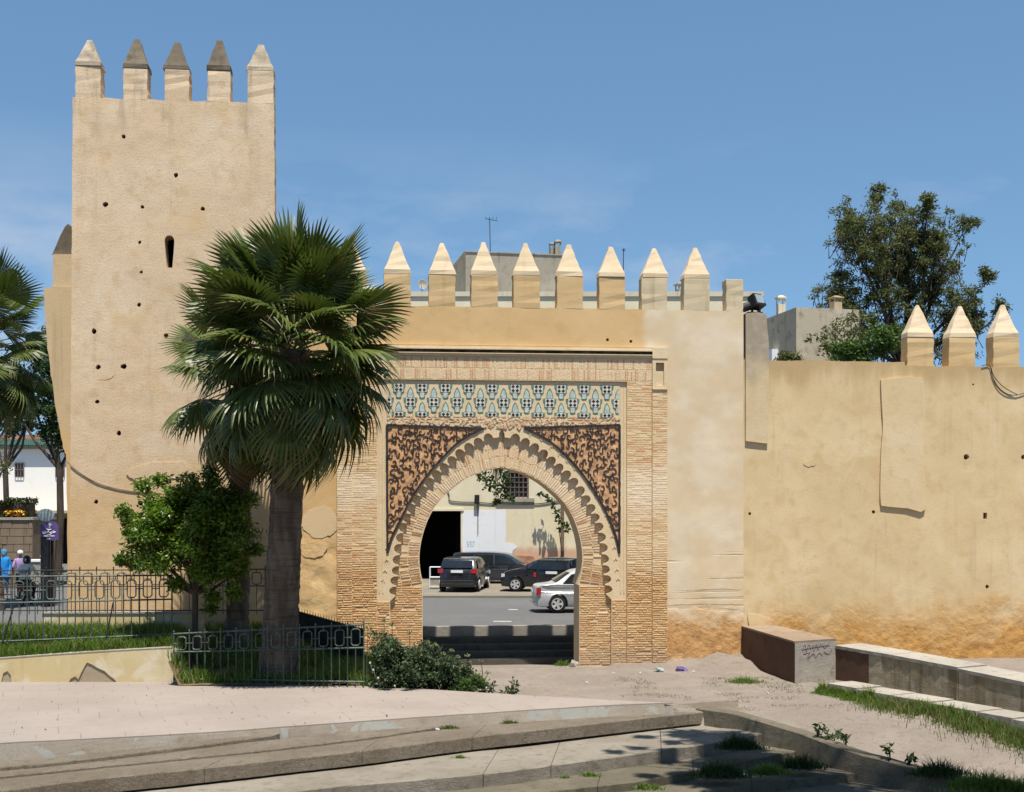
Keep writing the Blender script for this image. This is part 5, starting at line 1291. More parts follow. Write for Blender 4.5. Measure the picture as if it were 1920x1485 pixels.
k9 = lambda L_: [(a_, b_*.84+.05) for a_, b_ in L_]
p = atZ(1030, 1112, zc_); car('estate_car', 'black boxy estate car seen from behind beside the arch edge', (p.x+.9, p.y+1.6, zc_+.03), R(66), 1.72, suv, (-1.25, 1.3), .31, .93, [k9([(-1.75,1.1),(-1.66,1.5),(-1.0,1.54),(-1.0,1.08)]), k9([(-.92,1.08),(-.92,1.54),(-.1,1.54),(-.1,1.08)]), k9([(-.02,1.08),(-.02,1.54),(.3,1.52),(.6,1.40),(.85,1.08)])], ((-1.97,.97),(-1.86,1.31)), ((1.03,1.0),(.66,1.27)), 'paint_black', [('tail_lamp', 'tail_red', -1.98, .66, .86, .84, 1.0), ('head_lamp', 'head_glass', 1.93, .72, .9, .5, .98)], .80, .86)
sed = [(-2.12,.30),(-2.16,.6),(-2.13,.84),(-2.05,.97),(-1.6,1.02),(-1.35,1.10),(-.85,1.43),(-.5,1.52),(.3,1.53),(.65,1.43),(1.2,1.05),(1.75,.95),(2.08,.78),(2.14,.5),(2.1,.30)]
p = atZ(996, 1149, .82); car('silver_saloon', 'silver saloon car on the road half hidden by the right side of the arch', (p.x+2.2, p.y+.95, .815), R(5), 1.74, sed, (-1.35, 1.28), .32, .98, [[(-1.16,1.04),(-.84,1.36),(-.55,1.43),(-.25,1.43),(-.25,1.02)], [(-.18,1.02),(-.18,1.43),(.28,1.43),(.58,1.34),(.98,1.02)]], ((-1.38,1.11),(-.88,1.40)), ((1.18,1.08),(.68,1.40)), 'paint_silver', [('tail_lamp', 'tail_red', -2.13, .64, .90, .88, .985), ('head_lamp', 'head_glass', 2.08, .62, .78, .55, .98)], .70)
van = [(-2.4,.4),(-2.42,1.0),(-2.38,1.7),(-2.28,1.93),(-1.0,1.98),(.8,1.95),(1.25,1.85),(1.85,1.25),(2.3,1.1),(2.45,.85),(2.45,.4)]
p = atZ(108, 1062, 1.2); car('parked_van', 'grey-blue van parked beyond the sign post beside the tower', (p.x+2.4, p.y+1, h_road(p.x, p.y)), R(174), 1.9, van, (-1.5, 1.5), .34, 1.2, [[(-2.2,1.22),(-2.15,1.75),(-1.0,1.78),(-1.0,1.2)], [(-.9,1.2),(-.9,1.78),(.3,1.78),(.3,1.2)], [(.4,1.2),(.4,1.76),(1.1,1.72),(1.6,1.2)]], ((-2.4,1.25),(-2.34,1.75)), ((1.83,1.28),(1.27,1.82)), 'paint_greyblue', [('tail_lamp', 'tail_red', -2.4, .8, 1.2, .85, 1.0), ('head_lamp', 'head_glass', 2.4, .8, 1.0, .6, .98)], .7, .86)
cart = thing('metal_crate', 'white metal cage trolley in the dark doorway left of the hatchback', 'trolley', atZ(818, 1103, .95)); m = MB()
for a in (-.28, .28):
    for b in (-.2, .2): m.tube([(a, b, 0), (a, b, .95)], .02, 5)
for z in (.1, .5, .95): m.tube([(-.28,-.2,z),(.28,-.2,z),(.28,.2,z),(-.28,.2,z),(-.28,-.2,z)], .018, 5)
m.build('cage', 'white_paint', cart); m = MB(); m.box((-.26, -.18, .1), (.26, .18, .5)); m.build('panel', 'grey_concrete', cart)

# ------------------------------------------------------------------ people
simple('skin', (.36,.20,.135), .6, .3, 0, .1); simple('cloth_blue', (.02,.20,.55), .9, .1, 0, .25, 6, .4); simple('cloth_teal', (.04,.24,.42), .9, .1, 0, .2, 6, .3); simple('cloth_white', (.66,.64,.60), .9, .1, 0, .12, 6, .4); simple('cloth_dark', (.03,.028,.03), .9, .1, 0, .3, 6, .3)
simple('cloth_grey', (.20,.26,.29), .9, .1, 0, .2, 6, .3); simple('cloth_lilac', (.30,.22,.42), .9, .1, 0, .2, 6, .3); simple('shoe_red', (.32,.07,.05), .6, .3, 0, .2); simple('helmet_black', (.012,.012,.013), .2, .5, 0, .2, 4, 0); simple('shoe_dark', (.05,.03,.02), .7, .3, 0, .2)
def body(name, parent, J, E, mats, pick):
    me = bpy.data.meshes.new(name); names = list(J); me.from_pydata([J[k][0] for k in names], [(names.index(a), names.index(b)) for a, b in E], [])
    o = bpy.data.objects.new(name, me); COL.objects.link(o); md = o.modifiers.new('s', 'SKIN'); 
    sv = me.skin_vertices[0].data
    for i, k in enumerate(names): r = J[k][1]; sv[i].radius = (r, r) if not isinstance(r, tuple) else r
    sv[0].use_root = True
    o.modifiers.new('d', 'SUBSURF').levels = 1; o.modifiers['d'].render_levels = 1
    dg = bpy.context.evaluated_depsgraph_get(); m2 = bpy.data.meshes.new_from_object(o.evaluated_get(dg)); bpy.data.objects.remove(o)
    for k in mats: m2.materials.append(M[k])
    for p_ in m2.polygons: p_.material_index = pick(p_.center); p_.use_smooth = True
    return link(name, m2, parent)
def arms_hands(J, E, s, sh, el, wr_, ha, rs=1.0):
    k = 'L' if s > 0 else 'R'
    J['sh'+k] = (sh, .065*rs); J['el'+k] = (el, .05*rs); J['wr'+k] = (wr_, .036*rs); J['ha'+k] = (ha, (.034, .02)); E += [('chest', 'sh'+k), ('sh'+k, 'el'+k), ('el'+k, 'wr'+k), ('wr'+k, 'ha'+k)]
    d = (Vector(ha)-Vector(wr_)).normalized(); side = d.cross(Vector((1, 0, 0) if abs(d.x) < .8 else (0, 0, 1))).normalized()
    for i, (off, ln) in enumerate(((-.028, .055), (-.010, .068), (.010, .064), (.028, .048))):
        a = Vector(ha)+d*.03+side*off; b = a+d*ln+Vector((-s*.012, 0, 0)); J[f'f{k}{i}'] = (tuple(a), .010); J[f'g{k}{i}'] = (tuple(b), .008); E += [('ha'+k, f'f{k}{i}'), (f'f{k}{i}', f'g{k}{i}')]
    a = Vector(ha)-side*.045; J['t'+k] = (tuple(a+d*.03), .010); E += [('wr'+k, 't'+k)]
def head_bits(t, z, y, face=-1, hair=None):
    m = MB(); 
    for s in (-1, 1): m.lathe([(0,-.012),(.012,0),(0,.012)], 6, (s*.032, y+face*.088, z+.005))
    m.build('eyes', 'cloth_dark', t)
    m = MB(); m.lathe([(.0,-.03),(.016,-.015),(.008,.02),(0,.03)], 6, (0, y+face*.098, z-.015)); m.build('nose', 'skin', t)
    m = MB(); m.box((-.025, y+face*.09-.006, z-.062), (.025, y+face*.09+.006, z-.05)); m.build('mouth', 'shoe_red', t)
def standing(name, label, loc, rz, mats, pick, stride=.12, rs=1.0):
    t = thing(name, label, 'person', loc, rz)
    J = {'pelvis': ((0,0,.93), (.14*rs, .11*rs)), 'spine': ((0,0,1.13), (.14*rs,.10*rs)), 'chest': ((0,0,1.33), (.15*rs,.11*rs)), 'neck': ((0,-.01,1.46), .052), 'jaw': ((0,-.02,1.53), .07), 'skull': ((0,-.01,1.60), .092), 'crown': ((0,0,1.66), .06)}
    E = [('pelvis','spine'),('spine','chest'),('chest','neck'),('neck','jaw'),('jaw','skull'),('skull','crown')]
    for s in (1, -1):
        k = 'L' if s > 0 else 'R'; st = stride*s
        arms_hands(J, E, s, (s*.18,0,1.39), (s*.24,.05-st*.6,1.13), (s*.24,-.06-st*.8,.92), (s*.235,-.08-st*.8,.85), rs)
        J['hip'+k] = ((s*.09,0,.88), .10*rs); J['kn'+k] = ((s*.095,-.03+st*.8,.49), .066*rs); J['an'+k] = ((s*.095,.03+st*1.2,.09), .042); J['to'+k] = ((s*.1,-.13+st*1.2,.045), (.045,.03))
        E += [('pelvis','hip'+k),('hip'+k,'kn'+k),('kn'+k,'an'+k),('an'+k,'to'+k)]
    body('body', t, J, E, mats, pick); return t
def pk_blue(c):
    if c.z > 1.47: return 1
    if c.z < .12: return 2
    if c.z < .90 and abs(c.x) > .19: return 1
    return 0
pp = atZ(7, 1116, 1.22); tb = standing('person', 'person in bright blue tunic and trousers with teal headscarf walking', (pp.x, pp.y, h_road(pp.x, pp.y)), R(8), ['cloth_blue', 'skin', 'shoe_red'], pk_blue, .1, 1.15)
m = MB(); m.lathe([(.10,1.42),(.19,1.36),(.20,1.15),(.21,.95),(.24,.75),(.26,.62),(.25,.62),(.2,.9)], 18); m.v = [(x, y*.75, z) for x, y, z in m.v]; m.build('tunic', 'cloth_blue', tb, smooth=True)
m = MB(); m.lathe([(.15,1.34),(.13,1.42),(.085,1.48),(.10,1.55),(.118,1.62),(.105,1.70),(.06,1.75),(0,1.77)], 18); m.v = [(x, y*.95+.035+(.03 if y > 0 else 0), z) for x, y, z in m.v]; m.build('headscarf', 'cloth_teal', tb, smooth=True)
head_bits(tb, 1.60, -.01)
def pk_l(c):
    if c.z > 1.47 or (c.z < .90 and abs(c.x) > .19): return 1
    if c.z < .12: return 2
    return 3 if c.z < .9 else 0
pp = atZ(38, 1118, 1.22); tl = standing('person', 'person in lilac top and white cap behind the moped rider', (pp.x, pp.y, h_road(pp.x, pp.y)-.02), R(190), ['cloth_lilac', 'skin', 'shoe_dark', 'cloth_dark'], pk_l, -.1)
m = MB(); m.lathe([(.108,1.60),(.112,1.66),(.10,1.72),(.05,1.76),(0,1.77)], 16); m.build('cap', 'cloth_white', tl, smooth=True); head_bits(tl, 1.59, -.01)
# moped rider seen from behind
pp = atZ(42, 1137, 1.22); mo_loc = (pp.x, pp.y+.35, h_road(pp.x, pp.y))
rd = thing('person', 'moped rider in white shirt and black helmet seen from behind', 'person', mo_loc, R(184))
J = {'pelvis': ((0,.10,.86), (.17,.13)), 'spine': ((0,.06,1.06), (.16,.11)), 'chest': ((0,-.02,1.27), (.18,.12)), 'neck': ((0,-.06,1.42), .055), 'jaw': ((0,-.09,1.48), .07), 'skull': ((0,-.09,1.55), .092), 'crown': ((0,-.08,1.61), .06)}
E = [('pelvis','spine'),('spine','chest'),('chest','neck'),('neck','jaw'),('jaw','skull'),('skull','crown')]
for s in (1, -1):
    k = 'L' if s > 0 else 'R'; arms_hands(J, E, s, (s*.2,-.03,1.33), (s*.30,-.12,1.10), (s*.30,-.36,1.02), (s*.29,-.43,1.02), 1.1)
    J['hip'+k] = ((s*.11,.08,.82), .105); J['kn'+k] = ((s*.20,-.30,.70), .075); J['an'+k] = ((s*.19,-.14,.30), .046); J['to'+k] = ((s*.2,-.30,.27), (.045,.032)); E += [('pelvis','hip'+k),('hip'+k,'kn'+k),('kn'+k,'an'+k),('an'+k,'to'+k)]
def pk_r(c):
    if c.z > 1.44 or c.y < -.34 and c.z > .95: return 1
    if c.z < .33: return 2
    return 3 if c.z < .88 else (4 if 1.12 < c.z < 1.2 and abs(c.x) < .2 else 0)
body('body', rd, J, E, ['cloth_white', 'skin', 'shoe_dark', 'cloth_dark', 'cloth_grey'], pk_r)
m = MB(); m.lathe([(.10,1.44),(.125,1.48),(.135,1.56),(.125,1.64),(.08,1.70),(0,1.72)], 18, (0, -.08, 0)); hm = m.build('helmet', 'helmet_black', rd, smooth=True)
m = MB(); m.tube([(.03, .06, 1.62), (-.03, .063, 1.56), (.035, .062, 1.56)], .010, 4); m.tube([(.015, .064, 1.60), (.015, .06, 1.51)], .010, 4); m.build('helmet_mark', 'sign_white', hm); head_bits(rd, 1.55, -.09)
mp = thing('moped', 'dark moped under the rider in white shirt', 'moped', mo_loc, R(184))
for nm, y in (('front_wheel', -.62), ('rear_wheel', .52)):
    m = MB(); n = 22; ring = [(.27,-.035),(.30,-.02),(.30,.02),(.27,.035),(.235,.02),(.235,-.02)]
    for i in range(n):
        a0, a1 = 2*math.pi*i/n, 2*math.pi*(i+1)/n; vs = [(z, y+r_*math.cos(a), .30+r_*math.sin(a)) for a in (a0, a1) for r_, z in ring]
        m.mesh(vs, [(j, (j+1) % 6, 6+(j+1) % 6, 6+j) for j in range(6)], 0, .5)
    wl = m.build(nm, 'tyre', mp)
    m = MB()
    for k in range(8): a = k*math.pi/4; m.tube([(0, y, .3), (0, y+.24*math.cos(a), .3+.24*math.sin(a))], .006, 4)
    m.lathe([(.04,-.05),(.04,.05)], 10, (0, y, .3)); m.build('spokes', 'steel', wl)
m = MB(); m.tube([(0,-.40,.80),(0,-.35,.45),(0,-.1,.36),(0,.3,.40),(0,.52,.32)], [.05,.06,.07,.07,.04], 8); m.tube([(0,.15,.4),(0,.2,.68)], .035, 6); m.build('frame', 'paint_black', mp)
m = MB(); m.tube([(0,-.05,.70),(0,.15,.73),(0,.5,.76)], [.08,.13,.10], 8); m.build('seat', 'trim_black', mp)
m = MB(); m.tube([(0,-.62,.3),(0,-.46,.75),(0,-.42,.95)], .028, 6); m.build('fork', 'steel', mp)
m = MB(); m.tube([(-.32,-.36,1.0),(-.15,-.44,.98),(.15,-.44,.98),(.32,-.36,1.0)], .016, 6); m.build('handlebar', 'steel', mp)
m = MB(); m.box((-.07, .60, .58), (.07, .66, .66)); m.build('tail_lamp', 'tail_red', mp); m = MB(); m.box((-.08, .63, .40), (.08, .645, .52)); m.build('number_plate', 'plate', mp)
m = MB(); m.tube([(.12,-.05,.26),(.13,.3,.27),(.14,.72,.34)], [.025,.04,.045], 8); m.build('exhaust', 'steel', mp)
m = MB(); m.prism([(-.9+.62,.60),(.14+.62-.9,.62),(.3,.30),(.1,.25)], -.09, .09, axis='x'); m.build('engine', 'trim_black', mp)
m = MB(); m.box((-.2, .18, .50), (-.10, .62, .78)); m.build('side_bag', 'shoe_dark', mp)
# ------------------------------------------------------------------ vegetation
def leaf_mat(name, c1, c2, c3=None, rough=.45, trans=.3, spec=.4):
    q = NT(name); r = q.attr('rnd'); c = q.mix(q.ss(r, .15, .85), c1, c2)
    if c3: c = q.mix(q.ss(r, .74, .97), c, c3)
    c = q.mix(q.math('MULTIPLY', q.ss(q.noise(1.6, 3), .45, .7), .4), c, tuple(k*.7 for k in c1))
    if name == 'palm_leaf': c = q.mix(q.math('MULTIPLY', q.objrnd(), .7), c, q.mix(.5, c, (.13,.165,.028)))
    q.done(c, rough, None, spec)
    tr = q.n('ShaderNodeBsdfTranslucent'); q.put(tr.inputs[0], q.mix(.5, c, (c2[0]*1.6, c2[1]*1.7, c2[2]*.8)))
    mx_ = q.n('ShaderNodeMixShader'); mx_.inputs[0].default_value = trans
    q.t.links.new(q.b.outputs[0], mx_.inputs[1]); q.t.links.new(tr.outputs[0], mx_.inputs[2]); q.t.links.new(mx_.outputs[0], q.o.inputs[0])
    M[name] = q.m
leaf_mat('palm_leaf', (.040,.066,.012), (.080,.115,.022), (.17,.15,.055), .42, .18, .4)
leaf_mat('dead_palm', (.11,.08,.045), (.17,.125,.07), None, .8, .15, .1)
leaf_mat('orange_leaf', (.055,.11,.010), (.12,.20,.018), (.18,.26,.03), .38, .32, .5)
leaf_mat('acacia_leaf', (.070,.088,.030), (.11,.125,.045), (.14,.14,.05), .6, .25, .2)
leaf_mat('bush_leaf', (.045,.085,.018), (.075,.13,.025), None, .55, .25, .3)
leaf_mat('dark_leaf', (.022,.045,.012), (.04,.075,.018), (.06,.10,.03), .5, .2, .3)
leaf_mat('shrub_leaf', (.030,.052,.022), (.055,.085,.035), (.09,.12,.05), .55, .2, .3)
leaf_mat('grass_blade', (.075,.14,.016), (.12,.20,.028), (.22,.20,.08), .55, .35, .3)
leaf_mat('dry_grass', (.075,.105,.025), (.12,.14,.045), (.24,.19,.09), .6, .3, .2)
leaf_mat('hedge_leaf', (.025,.04,.010), (.045,.06,.016), None, .6, .2, .2)
def bark(name, c1, c2, ring=0.0):
    q = NT(name); n = q.noise(1.0, 5, q.map((5, 5, 1.2))); n2 = q.noise(20, 4)
    c = q.mix(q.ss(n, .35, .7), c1, c2); h = q.math('ADD', n, q.math('MULTIPLY', n2, .4))
    if ring:
        w_ = q.noise(1.0, 4, q.map((1.2, 1.2, ring)), dist=.3); c = q.mix(q.math('MULTIPLY', q.ss(w_, .5, .64), .5), c, tuple(k*.5 for k in c1)); h = q.math('ADD', h, q.math('MULTIPLY', w_, 1.2))
    M[name] = q.done(c, .95, q.bump(h, .7, .04), .1)
bark('palm_trunk', (.075,.060,.047), (.145,.12,.095), 16); bark('palm_boot', (.10,.062,.038), (.16,.095,.055)); bark('bark_dark', (.055,.042,.032), (.09,.07,.055)); bark('bark_grey', (.15,.13,.105), (.21,.185,.15))

def frond_mesh(kind, n=38, Rb=1.45, pet=1.45, droop=.5, spread=122):
    mb = MB(); rr = random.Random(kind*13+5)
    mb.tube([(0,0,0), (pet*.5, 0, .03), (pet, 0, 0)], [.035, .024, .018], 5, 0, .9)
    dth = R(spread*2/n)
    for i in range(n):
        th = R(-spread+2*spread*(i+.5)/n); L = Rb*(.70+.30*math.cos(th*.62))*rr.uniform(.93, 1.05); tipd = rr.uniform(.6, 1.5)
        d = Vector((math.cos(th), math.sin(th), 0)); t = Vector((-math.sin(th), math.cos(th), 0)); vs = []
        fold = .16*abs(math.sin(th))          # the blade is folded along its rib
        tw = rr.uniform(-.25, .25)
        for s in (.03, .33, .62, .78, .90, 1.0):
            w_ = L*s*math.sin(dth/2)*1.03 if s <= .62 else L*.62*math.sin(dth/2)*(1-(s-.62)/.38)**.75
            z = -droop*(s**2.3)*L*.55*tipd**.5-fold*s*L*.8-max(0, s-.7)*tipd*droop*.9
            pull = 1-.18*droop*max(0, s-.5)*tipd
            c = Vector((pet, 0, 0))+d*(L*s*pull)+Vector((0, 0, z)); up = Vector((0, 0, 1))
            k = 1+tw*(s > .5)
            vs += [c+t*w_-up*w_*.35*k, c+up*w_*.35, c-t*w_-up*w_*.35/k]
        fs = []
        for k in range(5):
            a = k*3; fs += [(a, a+1, a+4, a+3), (a+1, a+2, a+5, a+4)]
        r0 = rr.random(); mb.mesh(vs, fs, 0, r0)
        if rr.random() < .35: mb.mesh([vs[-2], vs[-2]+Vector((.0, .008, 0)), vs[-2]+d*.08+Vector((0, 0, -.32*rr.uniform(.5, 1.2)))], [(0, 1, 2)], 0, .95)
    o = mb.build('frond', 'palm_leaf', fix=False); me = o.data; bpy.data.objects.remove(o); return me
FR = [frond_mesh(k, 32+2*k, 1.42, 1.58, dr, sp_) for k, (dr, sp_) in enumerate(((.10, 95), (.22, 112), (.34, 120), (.5, 122), (.72, 125), (1.05, 120)))]
def palm(label, foot, top, r0, r1, N, scale, seed, lean=0.0, elev=(84, -62)):
    rr = random.Random(seed); t = thing('fan_palm', label, 'palm tree', foot); H = (Vector(top)-Vector(foot))
    mb = MB(); n = 90; pts = []; rad = []
    for i in range(n+1):
        s = i/n; pts.append(H*s+Vector((lean*math.sin(s*3.1), 0, 0))); rad.append(r0*(1.22-.22*min(1, s*9))*(1-s)**.0+(r1-r0)*s+.016*rr.uniform(-1, 1))
    pts[0] = pts[0]-Vector((0,0,.5)); mb.tube(pts, rad, 26); mb.v = [(x+.022*fbm(x*9, z*3, y*9), y+.022*fbm(y*9, z*3, x*9+4), z) for x, y, z in mb.v]; mb.build('trunk', 'palm_trunk', t, smooth=True)
    mb = MB()                                       # stubs of old leaf bases below the crown
    for i in range(70):
        s = rr.uniform(0, 1); a = rr.uniform(0, 6.28); z = -1.75+1.6*s; c = H+Vector((0, 0, z)); d = Vector((math.cos(a), math.sin(a), 0)); r_ = r1*1.0
        p0 = c+d*r_*.8; p1 = c+d*(r_+.10+.10*s)+Vector((0,0,.16)); mb.tube([p0-Vector((0,0,.06)), p1], [.075, .03], 5)
    mb.build('leaf_stubs', 'palm_boot', t)['kind'] = 'stuff'
    for i in range(N):
        s = (i+.5)/N; az = i*2.39996+rr.uniform(-.2, .2); el = R(elev[0]+(elev[1]-elev[0])*(s**.86)+rr.uniform(-14, 14))
        k = min(5, max(0, int(s*5.2+rr.uniform(-.9, .9))))
        o = link('frond', FR[k], t); sc = scale*rr.choice((.78, .88, .96, 1.0, 1.04, 1.08))*(1.0-.06*s)
        o.location = H+Vector((.12*math.cos(az), .12*math.sin(az), .55-1.25*s))
        o.rotation_euler = (Matrix.Rotation(az, 3, 'Z') @ Matrix.Rotation(-el, 3, 'Y') @ Matrix.Rotation(rr.uniform(-.5, .5), 3, 'X')).to_euler(); o.scale = (sc, sc, sc)
    for i in range(8):                              # dead fronds hanging against the trunk
        az = rr.uniform(0, 6.28); o = link('dead_frond', FR[5], t); o.material_slots[0].link = 'OBJECT'; o.material_slots[0].material = M['dead_palm']
        o.location = H+Vector((.2*math.cos(az), .2*math.sin(az), -.9-.5*rr.random())); sc = scale*rr.uniform(.5, .72)
        o.rotation_euler = (Matrix.Rotation(az, 3, 'Z') @ Matrix.Rotation(R(rr.uniform(66, 84)), 3, 'Y') @ Matrix.Rotation(rr.uniform(-.6, .6), 3, 'X')).to_euler(); o.scale = (sc, sc, sc)
    return t
YP1 = 32.5; f = atY(521, 1272, YP1); c = atY(541, 648, YP1)
c = atY(551, 654, 31.2); palm('large fan palm with a thick trunk in front of the tower', (f.x, f.y, h_garden(f.x, f.y)), c, .45, .33, 104, .93, 3)
YP2 = 34.6; f = atY(444, 1190, YP2); c = atY(456, 700, 33.2)
palm('darker slim fan palm behind the large palm, its crown half hidden', (f.x, f.y, h_garden(f.x, f.y)), c, .30, .24, 34, .80, 9)
YP3 = 43.0; c = atY(-32, 652, YP3)
palm('fan palm at the left edge with only its right fronds showing', (c.x+.3, c.y, h_road(c.x, c.y)), c, .34, .26, 48, .88, 14)

def leaf_cloud(name, pts, size, mat, parent=None, elong=2.4, up=.25, seed=1, stuff=False, loc=None, curl=.25):
    """leaf-sized faces, two per leaf, folded along the rib"""
    g = np.random.default_rng(seed); n = len(pts); pts = np.asarray(pts)
    d = g.normal(size=(n, 3)); d[:, 2] = d[:, 2]*.7-.15; d /= np.linalg.norm(d, axis=1)[:, None]
    nn = g.normal(size=(n, 3))*.8; nn[:, 2] += up*4; s = np.cross(d, nn); s /= np.linalg.norm(s, axis=1)[:, None]; nn = np.cross(s, d)
    L = size*g.uniform(.6, 1.3, n)[:, None]; W = L/elong*.5
    a = pts; b = pts+d*L*.5+s*W-nn*W*curl; c = pts+d*L-nn*L*curl*.4; e = pts+d*L*.5-s*W-nn*W*curl
    V = np.stack([a, b, c, e], 1).reshape(-1, 3); i = np.arange(n)*4
    Fc = np.concatenate([np.stack([i, i+1, i+2], 1), np.stack([i, i+2, i+3], 1)]); r_ = g.random(n); r_ = np.concatenate([r_, r_])
    o = np_mesh(name, V, Fc, mat, parent, r_, loc)
    if stuff: o['kind'] = 'stuff'
    return o
def clump_pts(clumps, per, seed, shell=.55):
    g = np.random.default_rng(seed); out = []
    for (c, r, k) in clumps:
        n = max(1, int(per*k)); d = g.normal(size=(n, 3)); d /= np.linalg.norm(d, axis=1)[:, None]
        q = (shell+(1-shell)*g.random(n))[:, None]*r*g.uniform(.7, 1.15, n)[:, None]; out.append(np.asarray(c)+d*q*np.array([1, 1, .8]))
    return np.concatenate(out)
def branches(mb, start, d, ln, rad, depth, tips, rr, spread=.6, up=.15, split=(2, 3), shrink=.74):
    pts = [Vector(start)]; dd = Vector(d).normalized(); n = 4
    for i in range(n):
        dd = (dd+Vector((rr.uniform(-1, 1), rr.uniform(-1, 1), rr.uniform(-1, 1)))*.13+Vector((0, 0, up*.3))).normalized(); pts.append(pts[-1]+dd*ln/n)
    mb.tube(pts, [rad*(1-.35*i/n) for i in range(n+1)], 7 if rad > .05 else 4)
    if depth == 0: tips.append((pts[-1], dd)); tips.append((pts[-2], dd)); return
    if depth <= 2: tips.append((pts[-2], dd))
    for k in range(rr.randint(*split)):
        a = Vector((rr.uniform(-1, 1), rr.uniform(-1, 1), rr.uniform(-.6, 1))).normalized()
        nd = (dd+a*spread+Vector((0, 0, up))).normalized(); branches(mb, pts[-1] if k < 2 else pts[-2], nd, ln*shrink*rr.uniform(.8, 1.2), rad*.62, depth-1, tips, rr, spread, up, split, shrink)

# small orange tree
YO = 33.2; f = atY(365, 1190, YO)
ot = thing('orange_tree', 'small round leafy orange tree with dark trunk beside the palm', 'tree', (f.x, f.y, h_garden(f.x, f.y))); rr = random.Random(4)
mb = MB(); tips = []; o0 = Vector(ot.location)
top = atY(366, 1112, YO)-o0
mb.tube([(0,0,-.3), (.02,0,.3), top*.6, top], [.11,.085,.075,.08], 9)
for tx, ty in ((270,985),(330,940),(400,950),(455,1000),(300,1060),(440,1075),(365,1010)):
    e_ = atY(tx, ty, YO+rr.uniform(-.9, .9))-o0; mid = top.lerp(e_, .5)+Vector((rr.uniform(-.1, .1), 0, -.15)); mb.tube([top, mid, e_], [.07, .045, .015], 6)
mb.build('trunk', 'bark_dark', ot)
cl = []
for k in range(150):
    a, b = rr.uniform(0, 6.28), math.acos(rr.uniform(-1, 1)); q = rr.uniform(.55, 1.0)
    x, y, z = math.sin(b)*math.cos(a), math.sin(b)*math.sin(a), math.cos(b)
    c_ = atY(356, 1008, YO)-o0+Vector((x*1.62*q, y*1.35*q, z*1.28*q))
    if z < -.8 and abs(x) < .5: continue
    cl.append((c_, rr.uniform(.26, .44), rr.uniform(.7, 1.3)))
for px, py, r_ in ((232,958,.26),(240,975,.22),(392,886,.28),(400,905,.3),(268,910,.28),(300,900,.28),(228,1050,.2),(480,1030,.25),(470,935,.3),(425,925,.3),(400,1118,.3),(440,1110,.28),(395,1140,.18),(330,1095,.3),(250,1000,.3),(355,900,.3)): cl.append((atY(px, py, YO+rr.uniform(-.4, .4))-o0, r_, 1))
leaf_cloud('crown', clump_pts(cl, 270, 5, .35), .13, 'orange_leaf', ot, 2.3, .25, 6)

# sparse tree behind the long wall
YT = 61.0; f = atY(1700, 760, YT); tt_ = thing('acacia_tree', 'tall airy tree with open branches behind the long wall', 'tree', (f.x, f.y, .6)); o0 = Vector(tt_.location); rr = random.Random(21)
mb = MB(); tips = []; hub = atY(1700, 690, YT)-o0
mb.tube([(0,0,-.2), (.1,0,4), hub], [.32,.28,.24], 9)
for tx, ty, Yo in ((1605,470,-1),(1640,415,.8),(1690,430,1.5),(1735,430,-1.2),(1790,470,.6),(1820,560,-.6),(1580,560,.4),(1650,520,-1.6),(1755,540,1.6),(1835,620,.5),(1560,640,-.4),(1700,500,-.2)):
    e_ = atY(tx, ty, YT+Yo)-o0; d = e_-hub; st = hub+Vector((rr.uniform(-.25, .25), rr.uniform(-.25, .25), rr.uniform(-.3, .5))); L_ = d.length
    mid = st.lerp(e_, .5)+Vector((rr.uniform(-.3, .3), rr.uniform(-.3, .3), .2)); mb.tube([st, st.lerp(mid, .5)+Vector((rr.uniform(-.1,.1),)*3), mid, e_], [.13,.11,.08,.045], 6)
    for s_ in (.55, .75, 1.0): 
        c_ = st.lerp(e_, s_)
        branches(mb, c_, d.normalized()+Vector((rr.uniform(-.6,.6), rr.uniform(-.6,.6), rr.uniform(-.2,.4))), .7, .04, 2, tips, rr, .75, .10, (2, 3), .72)
cl = [(p, .34, 1) for p, d in tips]
for cx_, cy_, rx_, ry_, n_ in ((1680,445,105,85,80),(1605,440,50,75,34),(1755,460,75,90,46),(1690,560,120,80,64),(1810,580,48,65,34),(1585,560,62,70,34),(1670,635,110,45,40),(1785,640,65,45,26)):
    for k in range(int(n_*2.6)):
        v = Vector((rr.gauss(0,1), rr.gauss(0,1), rr.gauss(0,1))).normalized()*rr.uniform(.25, 1)
        c_ = atY(cx_-10+v.x*rx_, cy_+v.z*ry_, YT+v.y*2.2)-o0; cl.append((c_, rr.uniform(.22, .42), .8)); mb.tube([c_+Vector((rr.uniform(-.5,.5), rr.uniform(-.3,.3), -.7)), c_], [.022, .008], 4)
mb.build('trunk', 'bark_dark', tt_)
leaf_cloud('crown', clump_pts(cl, 46, 8, .1), .18, 'acacia_leaf', tt_, 3.0, .15, 9)
